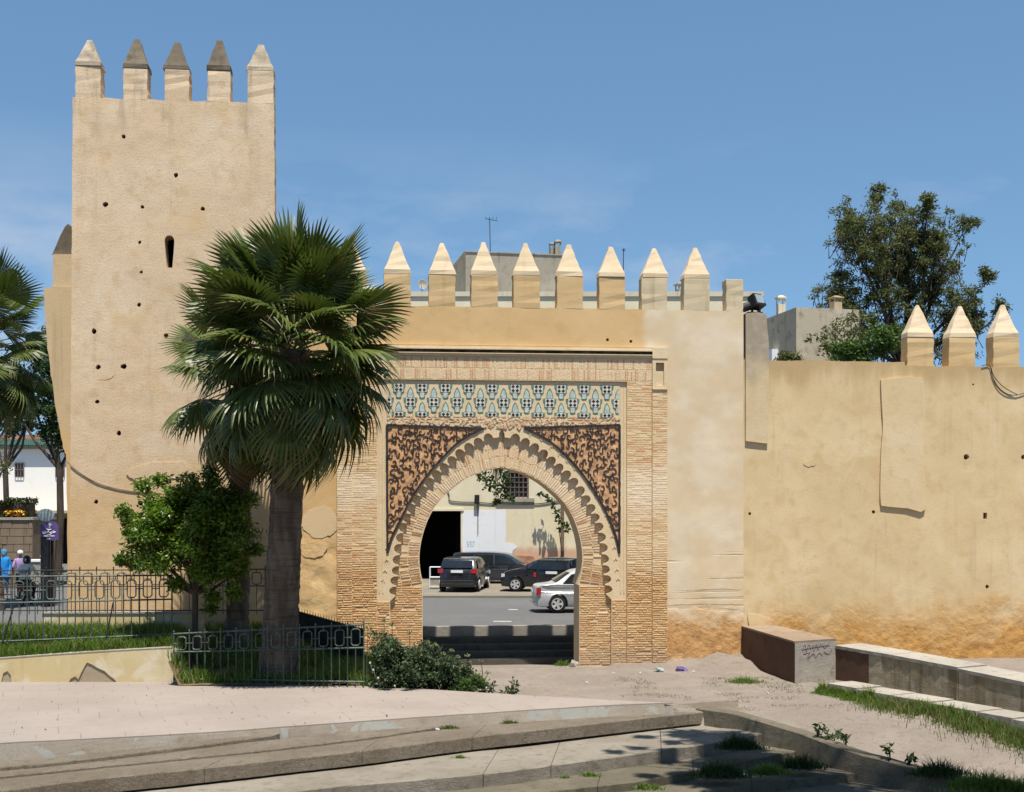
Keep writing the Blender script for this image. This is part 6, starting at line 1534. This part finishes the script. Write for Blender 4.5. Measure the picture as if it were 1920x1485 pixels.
# green bush behind the wall, under the tree
def bush(name, label, cat, Y, ell, n, per, size, mat, seed, base_py, group=None, rmin=.25, rmax=.5, elong=1.9, depth=1.0):
    """ell: (cx, cy, rx, ry) ellipses in the photo, at depth Y"""
    rr = random.Random(seed); f = atY(ell[0][0], base_py, Y); t = thing(name, label, cat, f, 0, group); o0 = Vector(f); s = Y/F; cl = []
    mb = MB()
    for cx, cy, rx, ry in ell:
        c = atY(cx, cy, Y)-o0
        for k in range(n):
            v = Vector((rr.gauss(0, 1), rr.gauss(0, 1), rr.gauss(0, 1))).normalized()*rr.uniform(.3, 1)
            p = c+Vector((v.x*rx*s, v.y*min(rx, ry)*s*depth, v.z*ry*s)); cl.append((p, rr.uniform(rmin, rmax), 1))
            if k < 7: mb.tube([(c.x*.6+rr.uniform(-.1, .1), rr.uniform(-.1, .1), -.2), c.lerp(p, .3)*.8, p], [.025, .018, .008], 4)
    mb.build('stems', 'bark_dark', t); leaf_cloud('foliage', clump_pts(cl, per, seed+1, .2), size, mat, t, elong, .25, seed+2); return t
bush('green_bush', 'bright green bush showing above the long wall', 'bush', 52, [(1655,640,50,36),(1605,660,48,24)], 36, 70, .14, 'bush_leaf', 31, 760, rmin=.3, rmax=.5)
bush('sparse_bush', 'sparse dark bush at the foot of the grey house', 'bush', 53.5, [(1560,640,48,42),(1600,615,50,40),(1480,672,22,10)], 22, 34, .14, 'acacia_leaf', 33, 760, rmin=.25, rmax=.45)
# trees in the left street
def leafy_tree(name, label, Y, foot_px, foot_py, hub, ells, per, size, mat, seed, trunk_r=.2, bark_='bark_grey', n=16):
    rr = random.Random(seed); f = atY(foot_px, foot_py, Y); t = thing(name, label, 'tree', f); o0 = Vector(f); s = Y/F; cl = []; mb = MB(); h = atY(*hub, Y)-o0
    mb.tube([(0,0,-.3), h*.5+Vector((.08,0,0)), h], [trunk_r*1.15, trunk_r, trunk_r*.9], 9)
    for cx, cy, rx, ry in ells:
        c = atY(cx, cy, Y)-o0; mb.tube([h, h.lerp(c, .5)+Vector((rr.uniform(-.2,.2), rr.uniform(-.3,.3), -.1)), c], [trunk_r*.6, trunk_r*.4, .05], 7)
        for k in range(n):
            v = Vector((rr.gauss(0, 1), rr.gauss(0, 1), rr.gauss(0, 1))).normalized()*rr.uniform(.35, 1); p = c+Vector((v.x*rx*s, v.y*rx*s*.8, v.z*ry*s)); cl.append((p, rr.uniform(.28, .55), 1))
            if k < 6: mb.tube([c, c.lerp(p, .6), p], [.045, .03, .012], 4)
    mb.build('trunk', bark_, t); leaf_cloud('crown', clump_pts(cl, per, seed+1, .2), size, mat, t, 1.7, .25, seed+2); return t
leafy_tree('street_tree', 'street tree with pale forked trunk beside the tower', 56, 108, 1065, (112, 880), [(92,780,26,45),(60,745,40,45),(98,715,24,40),(115,820,14,22),(30,770,40,35)], 95, .16, 'dark_leaf', 41, .15, 'bark_dark')
leafy_tree('street_tree', 'dense dark green tree behind the left palm', 63, 10, 1070, (10, 880), [(20,700,45,50),(75,665,30,35),(-40,740,60,60),(50,790,45,40),(100,640,18,30)], 110, .17, 'dark_leaf', 45, .14, 'bark_dark')
leafy_tree('street_tree', 'thin twiggy tree in front of the white building at the left edge', 60, -30, 1070, (-10, 930), [(8,870,20,28),(-25,850,30,30)], 24, .12, 'acacia_leaf', 47, .1, n=12)
# clipped hedge and flowers on the planter
hd_ = thing('clipped_hedge', 'clipped dark hedge on top of the stone planter', 'hedge', atY(20, 970, 54.8)); rr = random.Random(3); g = np.random.default_rng(3)
o0 = Vector(hd_.location); pts = []
for x0, x1, y0, y1 in ((-120,24,940,972),(22,60,934,972)):
    a, b = atY(x0, y1, 54.8)-o0, atY(x1, y0, 54.8)-o0; n = int(3200*(x1-x0)/80); q = g.random((n, 3)); q = .5+np.sign(q-.5)*np.abs(2*(q-.5))**.35*.5
    pts.append(np.stack([a.x+(b.x-a.x)*q[:, 0], -.5+1.2*q[:, 1], a.z+(b.z-a.z)*q[:, 2]], 1))
leaf_cloud('foliage', np.concatenate(pts), .10, 'hedge_leaf', hd_, 1.8, .2, 4)
mb = MB(); a, b = atY(-110, 971, 54.8)-o0, atY(58, 942, 54.8)-o0; mb.box((a.x, -.35, a.z), (b.x, .5, b.z)); mb.build('inner_twigs', 'bark_dark', hd_)
simple('flower_orange', (.55,.16,.03), .7, .2, 0, .3); simple('flower_yellow', (.55,.42,.05), .7, .2, 0, .3)
fw = thing('flower_bed', 'orange and yellow flowers in front of the hedge', 'flowers', atY(25, 969, 54.25)); g = np.random.default_rng(8)
q = g.random((260, 3)); x0 = atY(8, 969, 54.25).x-fw.location.x; x1 = atY(45, 969, 54.25).x-fw.location.x
P3 = np.stack([x0+(x1-x0)*q[:, 0], .25*q[:, 1], .05+.22*q[:, 2]], 1); leaf_cloud('blooms', P3[:150], .12, 'flower_orange', fw, 1.3, .4, 9, True); leaf_cloud('yellow_blooms', P3[150:], .13, 'flower_yellow', fw, 1.3, .4, 10, True)
mb = MB()
for k in range(24): x = random.uniform(x0, x1); mb.tube([(x, .1, -.1), (x+random.uniform(-.05, .05), .1, .2)], .01, 4)
mb.build('flower_stems', 'hedge_leaf', fw)['kind'] = 'stuff'

# shrub and weeds in front of the left gate pier
bush('flowering_shrub', 'dark leafy shrub between the lower fence and the arch', 'shrub', 31.6, [(728,1238,42,58),(775,1246,50,50),(830,1262,52,36),(740,1275,45,22),(870,1278,38,20)], 46, 110, .085, 'shrub_leaf', 51, 1296, rmin=.16, rmax=.30, depth=1.6)
bush('weed_clump', 'lighter green weed clump at the right end of the shrub', 'weeds', 31.0, [(885,1283,30,17)], 22, 70, .07, 'bush_leaf', 53, 1300, rmin=.10, rmax=.18, elong=3)
simple('flower_white', (.75,.72,.66), .7, .2, 0, .1); simple('flower_pale', (.17,.19,.09), .8, .1, 0, .2)
sk = thing('seed_heads', 'tall weeds with pale seed heads in front of the arch', 'weeds', atZ(800, 1292, .25)); o0 = Vector(sk.location); mb = MB(); hdm = MB(); rr = random.Random(6)
for px, py in ((803,1208),(815,1211),(830,1228),(846,1222),(858,1234),(876,1231),(880,1245),(902,1241),(915,1263),(838,1240),(868,1252),(720,1165),(735,1172),(768,1188),(690,1180)):
    e_ = atY(px, py, 31.5+rr.uniform(-.3, .4))-o0; b_2 = Vector((e_.x+rr.uniform(-.15, .15), e_.y, 0)); mb.tube([b_2, b_2.lerp(e_, .6)+Vector((rr.uniform(-.04,.04), 0, 0)), e_], [.012,.009,.006], 4)
    for k in range(16):
        v = Vector((rr.gauss(0,1), rr.gauss(0,1), abs(rr.gauss(0,1)))).normalized()*.085; hdm.tube([e_, e_+v], [.005, .009], 3)
mb.build('stalks', 'shrub_leaf', sk)['kind'] = 'stuff'; hdm.build('heads', 'flower_pale', sk)['kind'] = 'stuff'
fl_ = MB(); rr = random.Random(12)
sh_ = thing('white_flowers', 'few small white flowers low on the dark shrub', 'flowers', atY(705, 1290, 31.2)); o0 = Vector(sh_.location)
for px, py in ((709,1270),(717,1280),(694,1242),(740,1285),(912,1288),(700,1255)):
    c = atY(px, py, 30.95)-o0
    for k in range(5):
        a = k*1.257; fl_.mesh([c, c+Vector((math.cos(a)*.02, -.01, math.sin(a)*.02)), c+Vector((math.cos(a+.5)*.027, -.015, math.sin(a+.5)*.027)), c+Vector((math.cos(a+1)*.02, -.01, math.sin(a+1)*.02))], [(0,1,2,3)])
    fl_.tube([c+Vector((0, .02, 0)), c+Vector((.03, .35, -.3))], .006, 4)
o = fl_.build('petals', 'flower_white', sh_, fix=False); o['kind'] = 'stuff'

# thistles standing in the gravel
def stalk_plant(name, label, px, base_py, z, H, n, seed, mat='shrub_leaf'):
    p = atZ(px, base_py, z); t = thing(name, label, 'weed', p); rr = random.Random(seed); mb = MB(); pts = []
    for k in range(n):
        a = Vector((rr.uniform(-.12, .12), rr.uniform(-.1, .1), 0)); b = a+Vector((rr.uniform(-.15, .15), rr.uniform(-.1, .1), H*rr.uniform(.6, 1))); mb.tube([a-Vector((0,0,.08)), a.lerp(b, .5)+Vector((rr.uniform(-.03,.03),0,0)), b], [.010,.008,.005], 4)
        mb.lathe([(0,-.03),(.022,-.01),(.022,.015),(.01,.03),(0,.035)], 6, b)
        for j in range(16): s_ = rr.uniform(.02, .85); pts.append(tuple(a.lerp(b, s_)))
    mb.build('stalks', mat, t); leaf_cloud('leaves', np.array(pts), .15, mat, t, 3.0, .2, seed+1)
stalk_plant('thistle', 'tall thistle standing alone in the gravel right of the weeds', 962, 1307, .12, .52, 3, 61); stalk_plant('thistle', 'short thistle at the edge of the weed clump', 941, 1305, .12, .30, 2, 62); stalk_plant('thistle', 'bushy thistle at the right end of the weed clump', 915, 1303, .15, .45, 5, 63)
for i, (px, py, z, H, lab) in enumerate(((1536,1384,-.16,.32,'first small dark weed on the kerb wall from the gate'),(1562,1390,-.2,.24,'second small dark weed on the kerb wall from the gate'),(1586,1398,-.23,.26,'third small dark weed on the kerb wall from the gate'),(1670,1427,-.35,.38,'dark weed on the kerb wall left of the grassy clump'),(1702,1436,-.4,.34,'tall thin weed on the kerb wall beside the grassy clump'))):
    p = atZ(px, py, z); t = thing('kerb_weed', lab, 'weed', p); rr = random.Random(70+i); pts = []; mb = MB()
    for k in range(4):
        b = Vector((rr.uniform(-.14, .14), rr.uniform(-.08, .08), H*rr.uniform(.5, 1))); mb.tube([(0,0,-.1), b*.5, b], [.009,.007,.004], 4)
        for j in range(8): pts.append(tuple(b*rr.uniform(.55, 1.05)))
    mb.build('stalks', 'dark_leaf', t); leaf_cloud('leaves', np.array(pts), .13, 'dark_leaf', t, 2.0, .3, 80+i)

# ------------------------------------------------------------------ grass
def grass(name, label, pts, hmin, hmax, width, mat, seed, cat='grass', stuff=True, lean=.35, hs=None):
    g = np.random.default_rng(seed); n = len(pts); pts = np.asarray(pts); h = (g.uniform(hmin, hmax, n)*(1 if hs is None else np.asarray(hs)))[:, None]; a = g.uniform(0, 6.28, n)
    t = np.stack([np.cos(a), np.sin(a), np.zeros(n)], 1)*width; ln = np.stack([g.normal(size=n), g.normal(size=n), np.zeros(n)], 1)*lean*h; up = np.array([0, 0, 1.])
    m1 = pts+ln*.35+up*h*.6; tip = pts+ln+up*h*.95
    V = np.stack([pts-t, pts+t, m1+t*.8, m1-t*.8, tip], 1).reshape(-1, 3); i = np.arange(n)*5
    Fc = np.concatenate([np.stack([i, i+1, i+2], 1), np.stack([i, i+2, i+3], 1), np.stack([i+3, i+2, i+4], 1)]); r_ = g.random(n)
    o = np_mesh(name, V, Fc, mat, None, np.concatenate([r_, r_, r_])); tag(o, label, cat, None, 'stuff' if stuff else None); return o
g = np.random.default_rng(77); pts = []
for (x0, x1, y0, y1, n) in ((-14.5,-8.1,32.45,34.6,18000), (-8.3,-3.3,31.75,36.2,17000), (-3.9,-2.6,31.5,33.0,900)):
    x = g.uniform(x0, x1, n); y = g.uniform(y0, y1, n); keep = np.array([fbm(a*.9, b*.9, 3) > -.42 for a, b in zip(x, y)]); x, y = x[keep], y[keep]
    pts.append(np.stack([x, y, np.array([h_garden(a, b)-.03 for a, b in zip(x, y)])], 1))
grass('grass', 'long green grass on the bank behind the fences', np.concatenate(pts), .14, .42, .012, 'grass_blade', 78)
# the strip beside the low kerb on the right
pts = []; hsl = []; n = 15000; s_ = g.uniform(-.2, 8.5, n); q = np.abs(g.normal(size=n)); w_ = .15+.75*np.clip((s_+.2)/3, .25, 1)
for a, b, c in zip(s_, q, w_):
    p = k0+dk*a-nk*(b*c*.55+.02)
    if fbm(p.x*1.3, p.y*1.3, 9) > -.35: pts.append((p.x, p.y, h_path(p.x, p.y)-.02)); hsl.append(math.exp(-b*.75)*(.75+.9*abs(fbm(p.x*2.2, p.y*2.2, 4))))
grass('grass', 'green weedy grass strip along the low stone kerb', pts, .12, .36, .010, 'grass_blade', 81, hs=hsl)
pts = []; 
for k in range(2600):
    a = g.uniform(2.2, 8.5); p = k0+dk*a-nk*(abs(g.normal())*.5+.1); pts.append((p.x, p.y, h_path(p.x, p.y)-.02))
grass('grass', 'straw coloured dry grass mixed into the strip along the low kerb', pts, .10, .36, .008, 'dry_grass', 82)
def tuft(label, px, py, z, rad, n, h, seed, mat='grass_blade', cat='grass tuft', ry=.5):
    c = atZ(px, py, z); g = np.random.default_rng(seed); q = g.normal(size=(n, 2))*.5; pts = np.stack([c.x+q[:, 0]*rad, c.y+q[:, 1]*rad*ry, np.full(n, z-.02)], 1)
    o = grass('grass_tuft', label, pts-np.array([c.x, c.y, z]), h*.5, h*1.1, .010, mat, seed, cat, True, .55, hs=np.exp(-(q**2).sum(1)*.9)*g.uniform(.6, 1.15, n)); o.location = c
tuft('green tuft on the dirt in front of the brown planter', 1395, 1280, -.0, .55, 420, .24, 91, ry=.7)
tuft('small green tuft beside the stone at the right arch foot', 1055, 1247, -.03, .3, 150, .22, 92)
tuft('mossy grass tuft on the tread below the terrace, left of its twin', 842, 1366, .05, .28, 240, .12, 93, 'dry_grass'); tuft('mossy grass tuft on the tread below the terrace, right of its twin', 950, 1356, .05, .28, 260, .13, 94, 'dry_grass')
tuft('small bright tuft at a joint of the second step', 862, 1421, -.25, .16, 160, .11, 95); tuft('small green tuft low on the third step', 1108, 1455, -.5, .24, 180, .14, 96); tuft('bright flat tuft at the foot of the third step near the middle', 1060, 1459, -.5, .15, 100, .10, 97)
tuft('dry brown tuft against the terrace edge on the left', 250, 1412, .07, .25, 130, .12, 98, 'dry_grass'); tuft('tiny green tuft under the terrace edge', 592, 1386, .06, .12, 80, .07, 99); tuft('dry tuft at the end of the terrace', 1200, 1328, .1, .3, 110, .11, 100, 'dry_grass'); tuft('small tuft beside the kerb start', 1252, 1330, .12, .18, 90, .16, 101)
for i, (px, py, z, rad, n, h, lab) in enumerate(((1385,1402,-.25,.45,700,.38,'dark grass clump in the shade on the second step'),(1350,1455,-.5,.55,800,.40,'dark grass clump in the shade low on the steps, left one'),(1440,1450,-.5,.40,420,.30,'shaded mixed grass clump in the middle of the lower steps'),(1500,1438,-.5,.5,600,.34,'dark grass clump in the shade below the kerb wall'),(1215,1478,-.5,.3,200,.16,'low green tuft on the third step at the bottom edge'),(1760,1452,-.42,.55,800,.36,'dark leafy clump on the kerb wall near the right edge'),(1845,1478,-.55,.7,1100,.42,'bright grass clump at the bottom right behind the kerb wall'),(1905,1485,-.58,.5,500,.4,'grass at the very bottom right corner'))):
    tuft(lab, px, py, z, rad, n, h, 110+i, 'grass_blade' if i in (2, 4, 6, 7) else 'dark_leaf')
# thin green film on the bare dirt
pts = []
for k in range(9000):
    x, y = g.uniform(2.6, 8.5), g.uniform(29.5, 35.5)
    if fbm(x*.8, y*.8, 40) > .16: pts.append((x, y, h_path(x, y)-.01))
if pts: grass('grass', 'thin dry grass scattered over the gravel', pts, .015, .06, .006, 'dry_grass', 130)

# ------------------------------------------------------------------ climbing branch on the yellow house
rr = random.Random(15); hb = thing('hanging_branch', 'leafy branch hanging in front of the barred window', 'branch', atY(930, 884, 63.5)); o0 = Vector(hb.location); mb = MB(); cl = []
for px, py, r_ in ((900,893,.3),(912,900,.35),(925,898,.4),(938,905,.4),(945,915,.35),(930,920,.35),(918,913,.3),(950,928,.3),(935,935,.3),(928,942,.2),(895,885,.25),(948,893,.35),(955,905,.25),(958,936,.2),(905,880,.4),(925,878,.5),(945,876,.4)): cl.append((atY(px, py, 63.5+rr.uniform(-.3,.3))-o0, r_, 1)); mb.tube([(0,0,.9), cl[-1][0]*.5+Vector((0,0,.2)), cl[-1][0]], [.03,.02,.008], 4)
mb.build('twigs', 'bark_dark', hb); leaf_cloud('leaves', clump_pts(cl, 26, 16, .2), .22, 'dark_leaf', hb, 1.5, .2, 17)
vn = thing('climbing_vine', 'thin vine climbing the drainpipe of the yellow house', 'vine', atY(1056, 1060, 65.5)); o0 = Vector(vn.location); mb = MB(); cl = []
path = [(1010,926),(1022,930),(1030,938),(1038,948),(1043,958),(1046,970),(1052,978),(1060,985),(1066,992),(1048,990)]
for px, py in path: cl.append((atY(px, py, 65.3)-o0, .2, 1))
mb.tube([(0,0,0)]+[tuple(c[0]) for c in cl[::-1]], .02, 4); mb.build('stem', 'bark_dark', vn); leaf_cloud('leaves', clump_pts(cl, 20, 26, .2), .2, 'dark_leaf', vn, 1.5, .2, 27)

# ------------------------------------------------------------------ tall tree just outside the picture; its shade lies on the steps
st = thing('shade_tree', 'tall tree beside the steps, mostly known by the shade it casts', 'tree', (13.0, 17.0, -1.5)); o0 = Vector(st.location); mb = MB(); rr = random.Random(5); cl = []
hub = Vector((-1.0, .8, 14.0)); mb.tube([(0,0,-.3), (.1,.1,5), (-.2,.3,10), hub], [.5,.42,.36,.3], 10)
shade = []
for gx, gy, gz in ((3.7,27.9,-.2),(4.3,27.5,-.2),(4.9,27.7,-.1),(4.4,26.7,-.4),(5.1,26.8,-.3),(5.6,26.1,-.4),(4.9,25.9,-.5),(4.1,26.0,-.5),(5.5,25.2,-.6),(6.1,25.3,-.5),(4.8,25.0,-.6),(4.0,25.2,-.6),(6.3,24.5,-.6),(5.6,24.3,-.8),(4.9,24.2,-.7),(4.2,24.4,-.7),(6.8,23.9,-.7),(6.2,23.5,-.8),(5.3,23.4,-.9),(7.2,23.2,-.8),(6.6,22.8,-.9),(5.9,22.6,-.9),(7.6,22.6,-.9)):
    for q_ in range(3): shade.append((gx+rr.uniform(-.28, .28), gy+rr.uniform(-.3, .3), gz, rr.uniform(.45, .66), rr.uniform(15.2, 18)))
shade += [(3.1,26.3,-.45,.28,15.5),(2.5,26.5,-.4,.22,16),(2.0,26.1,-.4,.2,16.5),(3.3,27.1,-.3,.25,15.5),(2.8,27.7,-.2,.2,16),(3.2,25.2,-.6,.3,16),(2.6,25.0,-.6,.22,16)]
for gx, gy, gz, r_, t_ in shade:
    p = Vector((gx, gy, gz))+sdir*t_-o0; cl.append((p, r_, r_*1.6)); mid = hub.lerp(p, .5)+Vector((rr.uniform(-.4,.4), rr.uniform(-.4,.4), 1.0)); mb.tube([hub, mid, p], [.08, .045, .015], 5)
for k in range(90):  # extra crown clumps added out of view to cut sky light on the steps
    gx, gy = rr.uniform(-5, 12), rr.uniform(9, 21.5-.3*0)
    if gx/gy > .30 and gy > 19: gy -= 4
    p = Vector((gx, gy, -1))+sdir*rr.uniform(16, 21)-o0; cl.append((p, rr.uniform(.7, 1.1), 1.3)); mb.tube([hub, hub.lerp(p, .5)+Vector((0,0,.5)), p], [.08,.05,.02], 5)
mb.build('trunk', 'bark_grey', st); leaf_cloud('crown', clump_pts(cl, 330, 35, .1), .20, 'dark_leaf', st, 1.6, .5, 36)

# ------------------------------------------------------------------ litter and loose stones
simple('bag_purple', (.09,.055,.17), .5, .4, 0, .3, 9, .5); simple('bag_pale', (.28,.33,.33), .5, .4, 0, .3, 9, .5); simple('paper', (.45,.43,.40), .8, .2, 0, .1)
def crumple(name, label, px, py, z, sx, sz, mat, seed, cat):
    p = atZ(px, py, z); bm = bmesh.new(); bmesh.ops.create_icosphere(bm, subdivisions=2, radius=1); rr = random.Random(seed)
    for v in bm.verts: k = 1+rr.uniform(-.4, .35); v.co = Vector((v.co.x*sx*k, v.co.y*sx*.7*k, max(-.1, v.co.z)*sz*k))
    o = from_bm(name, bm, mat); o.location = p; tag(o, label, cat)
crumple('plastic_bag', 'crumpled purple plastic bag on the dirt by the gate pier', 1276, 1257, .02, .17, .10, 'bag_purple', 1, 'bag'); crumple('plastic_bag', 'crumpled pale plastic bag at the foot of the outer pier', 1236, 1258, .02, .15, .09, 'bag_pale', 2, 'bag')
crumple('loose_stone', 'pale loose stone at the foot of the right arch jamb', 1078, 1249, -.05, .16, .17, 'grey_concrete', 3, 'stone')
for i, (px, py) in enumerate(((1150,1262),(1330,1252),(1300,1259),(1358,1247),(1440,1300),(1200,1262),(1100,1280),(820,1368))):
    crumple('paper_scrap', ['white scrap in front of the right gate pier', 'pale scrap nearest the brown planter on the dirt', 'pale scrap right of the purple bag', 'pale scrap at the planter corner', 'white scrap on the gravel below the planter', 'white scrap beside the pale plastic bag', 'white scrap on the gravel before the arch', 'white scrap beside the mossy tuft on the tread'][i], px, py, .02 if i < 7 else .05, .04, .03, 'paper', 20+i, 'litter')
n = 1500; g = np.random.default_rng(200); V = []; Fs = []
tet = np.array([(1,0,-.4),(-.5,.87,-.4),(-.5,-.87,-.4),(0,0,.8)])
for k in range(n):
    x, y = g.uniform(-1, 11), g.uniform(25, 37.5)
    if y < 29.3 and x < curb_x(y)+.1: continue
    s = g.uniform(.008, .03); b = len(V); V += [(x+a*s, y+c*s, h_path(x, y)+.005+d*s*.7) for a, c, d in tet]; Fs += [(b, b+1, b+3), (b+1, b+2, b+3), (b+2, b, b+3)]
o = np_mesh('pebbles', np.array(V), np.array(Fs), 'gravel'); tag(o, 'small pebbles scattered over the gravel path', 'pebbles', None, 'stuff')

# dry leaf litter on the terrace and the treads
g = np.random.default_rng(301); pts = []
for k in range(260):
    px, py = g.uniform(0, 1150), g.uniform(1290, 1385); p = atZ(px, py, ZTr+.006)
    if inside((p.x, p.y), [(q_.x, q_.y) for q_ in e0]+[(q_.x, q_.y) for q_ in bk_]): pts.append(tuple(p))
simple('dry_leaf', (.12,.085,.05), .9, .1, 0, .4)
o = leaf_cloud('leaf_litter', pts, .06, 'dry_leaf', None, 2.2, 3.0, 302, True, None, .05); tag(o, 'few dry leaves lying on the pink terrace', 'leaves')
# trees added out of view around the camera to block sky light
def sky_block_tree():
    t = thing('sky_block_tree', 'leafy tree added outside the picture to block sky light', 'tree', (0, 0, 0), 0, 'added trees blocking sky light'); rr = random.Random(88); mb = MB(); cl = []
    hub = Vector((0, 0, 4.5)); mb.tube([(0,0,-.3), (.1,0,2.2), hub], [.32,.26,.22], 9)
    for k in range(70):
        v = Vector((rr.gauss(0,1), rr.gauss(0,1), rr.gauss(0,1))).normalized()*rr.uniform(.45, 1); p = Vector((v.x*3.9, v.y*3.9, 8+v.z*4.8)); cl.append((p, rr.uniform(.9, 1.3), 1))
        if k < 26: mb.tube([hub, hub.lerp(p, .5)+Vector((0,0,-.3)), p], [.1,.06,.02], 5)
    mb.build('trunk', 'bark_grey', t); leaf_cloud('crown', clump_pts(cl, 130, 89, .3), .32, 'dark_leaf', t, 1.5, .3, 90); return t
pt0 = sky_block_tree()
for i, (x, y) in enumerate(((17.5,23),(17,14),(13,6),(7.5,-3),(-.5,-7),(-8.5,-3),(-14,5))):
    o = pt0 if i == 0 else copy_thing(pt0, rz=i*1.1)
    o.location = (x, y, -1.7); o.scale = (1, 1, .95+.05*(i % 3))
